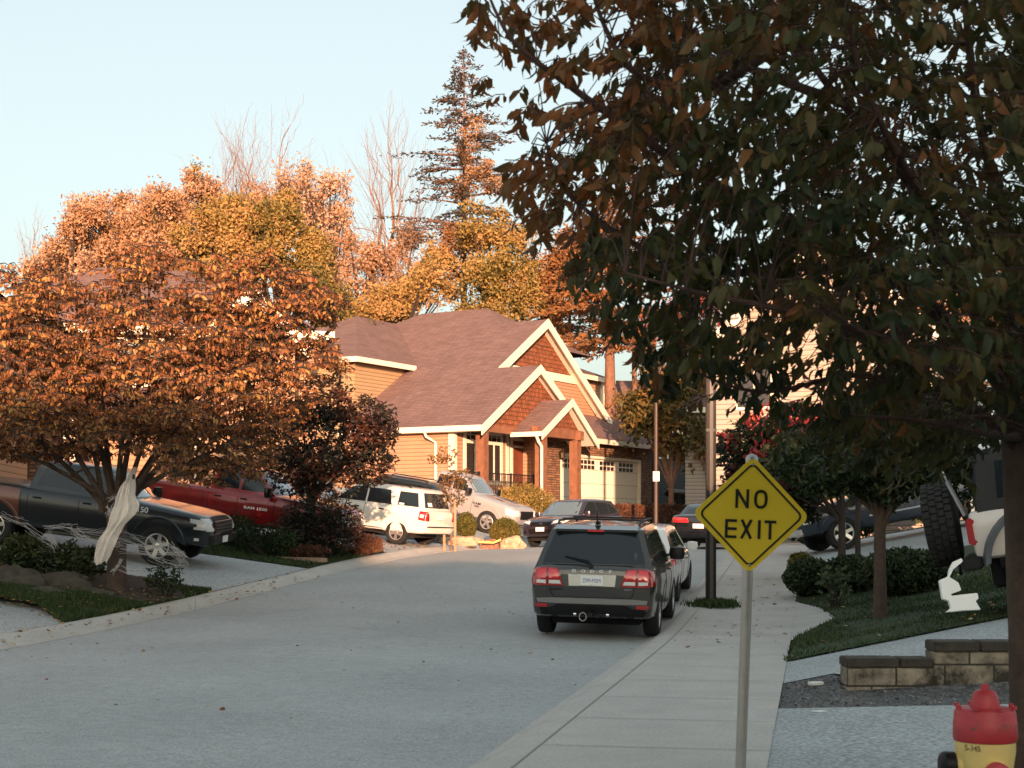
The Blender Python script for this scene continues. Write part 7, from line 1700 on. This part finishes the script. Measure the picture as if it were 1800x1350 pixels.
# ghost cloth on the orange tree
M_gauze = leafmat('white_gauze', [(.80, .76, .72), (.88, .84, .80)], .85, .3)
d = 26.35; ax0 = Vector(at(240, 822, d)); ax1 = Vector(at(183, 990, d)); s = F/d
prof = [(0, 3, -2), (.08, 7, -3), (.18, 13, -4), (.30, 18, -2), (.42, 25, 6), (.52, 24, 6), (.62, 20, 0), (.74, 19, -6), (.86, 20, -6), (.94, 17, -5), (1.0, 10, -4)]
mb = MB(); NX = 26; rows_ = 60
for j in range(rows_+1):
    t = j/rows_; c = ax0.lerp(ax1, t)
    for a, b in zip(prof, prof[1:]):
        if a[0] <= t <= b[0]: u = (t-a[0])/(b[0]-a[0]); hw_ = a[1]+(b[1]-a[1])*u; sh_ = a[2]+(b[2]-a[2])*u; break
    for i in range(NX+1):
        x = -1+2*i/NX; fold = .045*math.sin(x*8+t*2.5)*(.4+t)+.02*math.sin(x*19+t*6)
        edge = 1+.06*math.sin(t*23+x*3)+.05*noise.noise(Vector((t*9, x*2, 1)))
        mb.v.append((c.x+(x*hw_*edge+sh_)/s*.95, c.y+fold-.10*(1-x*x)-.04, c.z+x*hw_*.25/s+(.02*math.sin(x*9+2) if t > .97 else 0)))
for j in range(rows_):
    for i in range(NX): a = j*(NX+1)+i; mb.f.append((a, a+1, a+NX+2, a+NX+1))
gh_ = mb.build('cloth_ghost', M_gauze, smooth=80); tag(gh_, 'long pale gauze ghost decoration hanging down the orange tree trunk', 'halloween decoration')
at_ = gh_.data.attributes.new('tint', 'FLOAT', 'FACE'); at_.data.foreach_set('value', NR.random(len(gh_.data.polygons)).astype(np.float32))
mb = MB()
for (ex, ez, r_) in ((235, 838, 2.0), (243, 846, 2.2)):
    p = at(ex, ez, d-.12); mb.lathe([(.0, -.05), (r_/s, -.02), (r_/s, .02), (0, .05)], 10, Matrix.Translation(p) @ Matrix.Rotation(PI/2, 4, 'X') @ Matrix.Diagonal((1, 2.4, .3, 1)))
mb.build('eye', M_black, gh_, smooth=60)
# cobwebs
M_web = mat('cobweb_white', (.50, .50, .52), .9)
def web(label, runs, n, jit, dd=.0, rad=.0019):
    mb = MB()
    for (a, b, sag) in runs:
        for k in range(n):
            p = at(a[0]+R.gauss(0, jit), a[1]+R.gauss(0, jit), a[2]); q = at(b[0]+R.gauss(0, jit), b[1]+R.gauss(0, jit*1.2), b[2]); L_ = (q-p).length
            pts_ = [p.lerp(q, t)+Vector((0, 0, -sag*4*t*(1-t)*R.uniform(.6, 1.3)))+rv3(.006) for t in [i/8 for i in range(9)]]
            mb.tube(pts_, [rad*R.uniform(.5, 1.6)]*9, 4, cap=False)
    o = mb.build('fake_cobweb', M_web, fix=False); return tag(o, label, 'halloween decoration')
web('white fake cobweb stretched between the orange tree trunk and the small wrapped bush', [((210, 950, 26.8), (290, 966, 27.1), .03), ((208, 935, 26.8), (268, 955, 27), .0), ((212, 965, 26.8), (320, 975, 27.2), .05), ((270, 955, 27), (325, 985, 27.1), -.06), ((262, 975, 27), (322, 990, 27), .06), ((300, 960, 27.1), (328, 990, 27.1), -.04), ((215, 998, 26.7), (250, 1003, 26.8), .03)], 8, 4.5)
web('white fake cobweb strands from the orange tree trunk over the dark planting to the left', [((0, 902, 27.5), (45, 922, 27.6), .02), ((45, 920, 27.6), (98, 958, 27), .02), ((82, 930, 27.2), (130, 928, 27.1), -.03), ((130, 928, 27.1), (196, 940, 26.8), .02), ((135, 935, 27.1), (180, 955, 26.8), .05), ((85, 940, 27.1), (100, 962, 27), 0), ((125, 930, 27), (150, 945, 27), .03)], 8, 4)
web('tangle of pale cobweb wrapped round the orange tree trunk', [((192, 880, 26.75), (212, 872, 26.75), -.02), ((186, 905, 26.75), (210, 880, 26.7), -.02), ((200, 960, 26.7), (214, 950, 26.75), .04), ((196, 1005, 26.7), (212, 985, 26.75), .04), ((188, 890, 26.75), (196, 910, 26.7), 0)], 9, 3)
# thin wire marker stake
p = at(343, 1022, 26.6); o = MB().tube([(0, 0, -.1), (.003, 0, .3)], .004, 5).build('marker_wire', M_galv); o.location = (p.x, p.y, gz(p.x, p.y)+.03); tag(o, 'thin upright wire marker at the edge of the left driveway', 'marker')
# ---------------- grass blades, fallen leaves
L_grass = leafmat('grass_blade', [(.012, .028, .008), (.022, .048, .012), (.035, .065, .016), (.08, .09, .03)], .6, .2)
L_fall = leafmat('fallen_leaf', [(.16, .05, .02), (.30, .12, .04), (.42, .26, .09), (.5, .40, .2)], .7, .1)
def blades(name, label, pts, h, m=L_grass):
    n = len(pts); P = np.array(pts); D = NR.normal(size=(n, 3))*.45; D[:, 2] = 1
    H_ = h*(.5+NR.random((n, 1))); D /= np.linalg.norm(D, axis=1, keepdims=True); S = NR.normal(size=(n, 3)); S[:, 2] = 0; S /= np.linalg.norm(S, axis=1, keepdims=True)
    w_ = H_*.11+.003; V = np.stack([P-S*w_, P+S*w_, P+D*H_], 1).reshape(-1, 3)
    me = bpy.data.meshes.new(name); me.vertices.add(len(V)); me.vertices.foreach_set('co', V.ravel()); me.loops.add(n*3); me.loops.foreach_set('vertex_index', np.arange(n*3)); me.polygons.add(n); me.polygons.foreach_set('loop_start', np.arange(n)*3); me.update(calc_edges=True)
    at_ = me.attributes.new('tint', 'FLOAT', 'FACE'); at_.data.foreach_set('value', NR.random(n).astype(np.float32))
    o = link_mesh(name, me, m); tag(o, label, 'grass', kind='stuff'); return o
def scatter(poly, n, zf=None, eps=.03, dens_f=None):
    xs_ = [p[0] for p in poly]; ys_ = [p[1] for p in poly]; out = []; zf = zf or gz
    while len(out) < n:
        x = R.uniform(min(xs_), max(xs_)); y = R.uniform(min(ys_), max(ys_))
        if inp(poly, x, y) and (dens_f is None or R.random() < dens_f(x, y)): out.append((x, y, zf(x, y)+eps))
    return out
isl = lambda x, y: gz(x, y)+.12*sm(0, 1.2, KL(y)-x)*sm(22.5, 24.5, y)*sm(29.9, 28.2, y)
fl = [(SWB(17.2)-.05, 17.2), (6.2, 17.95), (14, 20.05), (14, 27), (SWB(27)-.03, 27), (SWB(24.5)+.5, 24.9), (SWB(22.2)+.7, 22.6), (SWB(20.5)+.05, 20.5)]
blades('lawn_grass', 'short dark grass on the right lawn below the slim trunk tree', scatter(fl, 52000, dens_f=lambda x, y: min(1, max(.12, .55+1.3*noise.noise(Vector((x*.9, y*.9, 3)))))), .05)
blades('lawn_grass', 'grass strip in the lower right corner beside the hydrant', scatter([(SWB(6), 6), (SWB(8.1)-.02, 8.1), (4.2, 9.2), (6, 9.25), (6, 6)], 22000), .05)
il = [(KL(23.2), 23.2), (KL(24)+.05, 24), (KL(26)+.05, 26), (KL(28)+.05, 28), (KL(28.9), 29.1), (-6.4, 28.8), (-6.0, 27.6), (-6.3, 26.3), (-8, 25.8), (-12, 26.4), (-12, 24.9), (-9.5, 24.8), (-7.6, 24.2)]
blades('lawn_grass', 'shaggy dark grass on the left island around the orange tree', scatter(il, 34000, isl, dens_f=lambda x, y: min(1, max(.15, .6+1.3*noise.noise(Vector((x*1.1, y*1.1, 8)))))), .07)
vl = [(KL(34.5), 34.5), (-6.6, 35.1), (-9.5, 35.7), (-9.5, 41.6), (-6, 41.2), (KL(40.4), 40.4), (KL(38)+.05, 38)]
blades('lawn_grass', 'green grass of the verge between the two left driveways', scatter(vl, 22000), .06)
cgx, cgy = at(1255, 924, 26.4).x, 26.3
blades('grass_tuft', 'green grass tuft round the base of the black lamp post', [(cgx+R.gauss(0, .17), cgy+R.gauss(0, .3), gz(cgx, cgy)+.02) for _ in range(2600)], .11)
def fallen(label, pts, size=.06):
    n = len(pts); D = NR.normal(size=(n, 3)); D[:, 2] *= .12
    o = leafset('fallen_leaves', pts, D, size*(.6+.8*NR.random(n)), L_fall, width=.7, fold=.15, droop=.2, roll=.25); tag(o, label, 'fallen leaves', kind='stuff')
fallen('brown and gold fallen leaves along the left kerb and lawn edge', scatter([(KL(23.2), 23.3), (KL(28.5), 28.5), (-7.2, 27.5), (-8.6, 24.6)], 420, isl, .06)+scatter([(KL(20.5)+.5, 20.5), (KL(34)+.8, 34), (KL(34), 34), (KL(20.5)-.2, 20.5)], 190, None, .05)+scatter([(-12, 23.9), (-6.9, 23.3), (-7.3, 24.6), (-12, 25.4)], 240, isl, .06), .075)
fallen('scattered fallen leaves on the right lawn and sidewalk edge', scatter(fl, 200, None, .07)+scatter([(SWB(19), 19), (SWB(32), 32), (SWA(32), 32), (SWA(19), 19)], 90, None, .04), .07)
fallen('few fallen leaves on the rock verge and far kerb', scatter([(KL(40), 40), (KL(50), 50), (KL(50)-1.5, 50), (KL(40)-.6, 40)], 160, None, .06), .08)
fallen('few dry leaves scattered on the asphalt', scatter([(kerb_l(14), 14), (kerb_r(12), 12), (kerb_r(30), 30), (kerb_l(30), 30)], 110, None, .012), .05)
pb = [(p[0], p[1], p[2]) for p in scatter([(SWB(12.9), 12.9), (SWB(14.9), 14.95), (3.2, 15.0), (3.2, 14.1), (8, 14.1), (8, 12.9)], 2600, None, .015)]
n = len(pb); o = clumpset('gravel_stones', pb, .022*(.5+NR.random(n)), leafmat('gravel_stone', [(.06, .06, .06), (.14, .14, .14), (.28, .28, .27)], .9, 0)); tag(o, 'loose dark gravel in the bed before the block wall', 'gravel', kind='stuff')
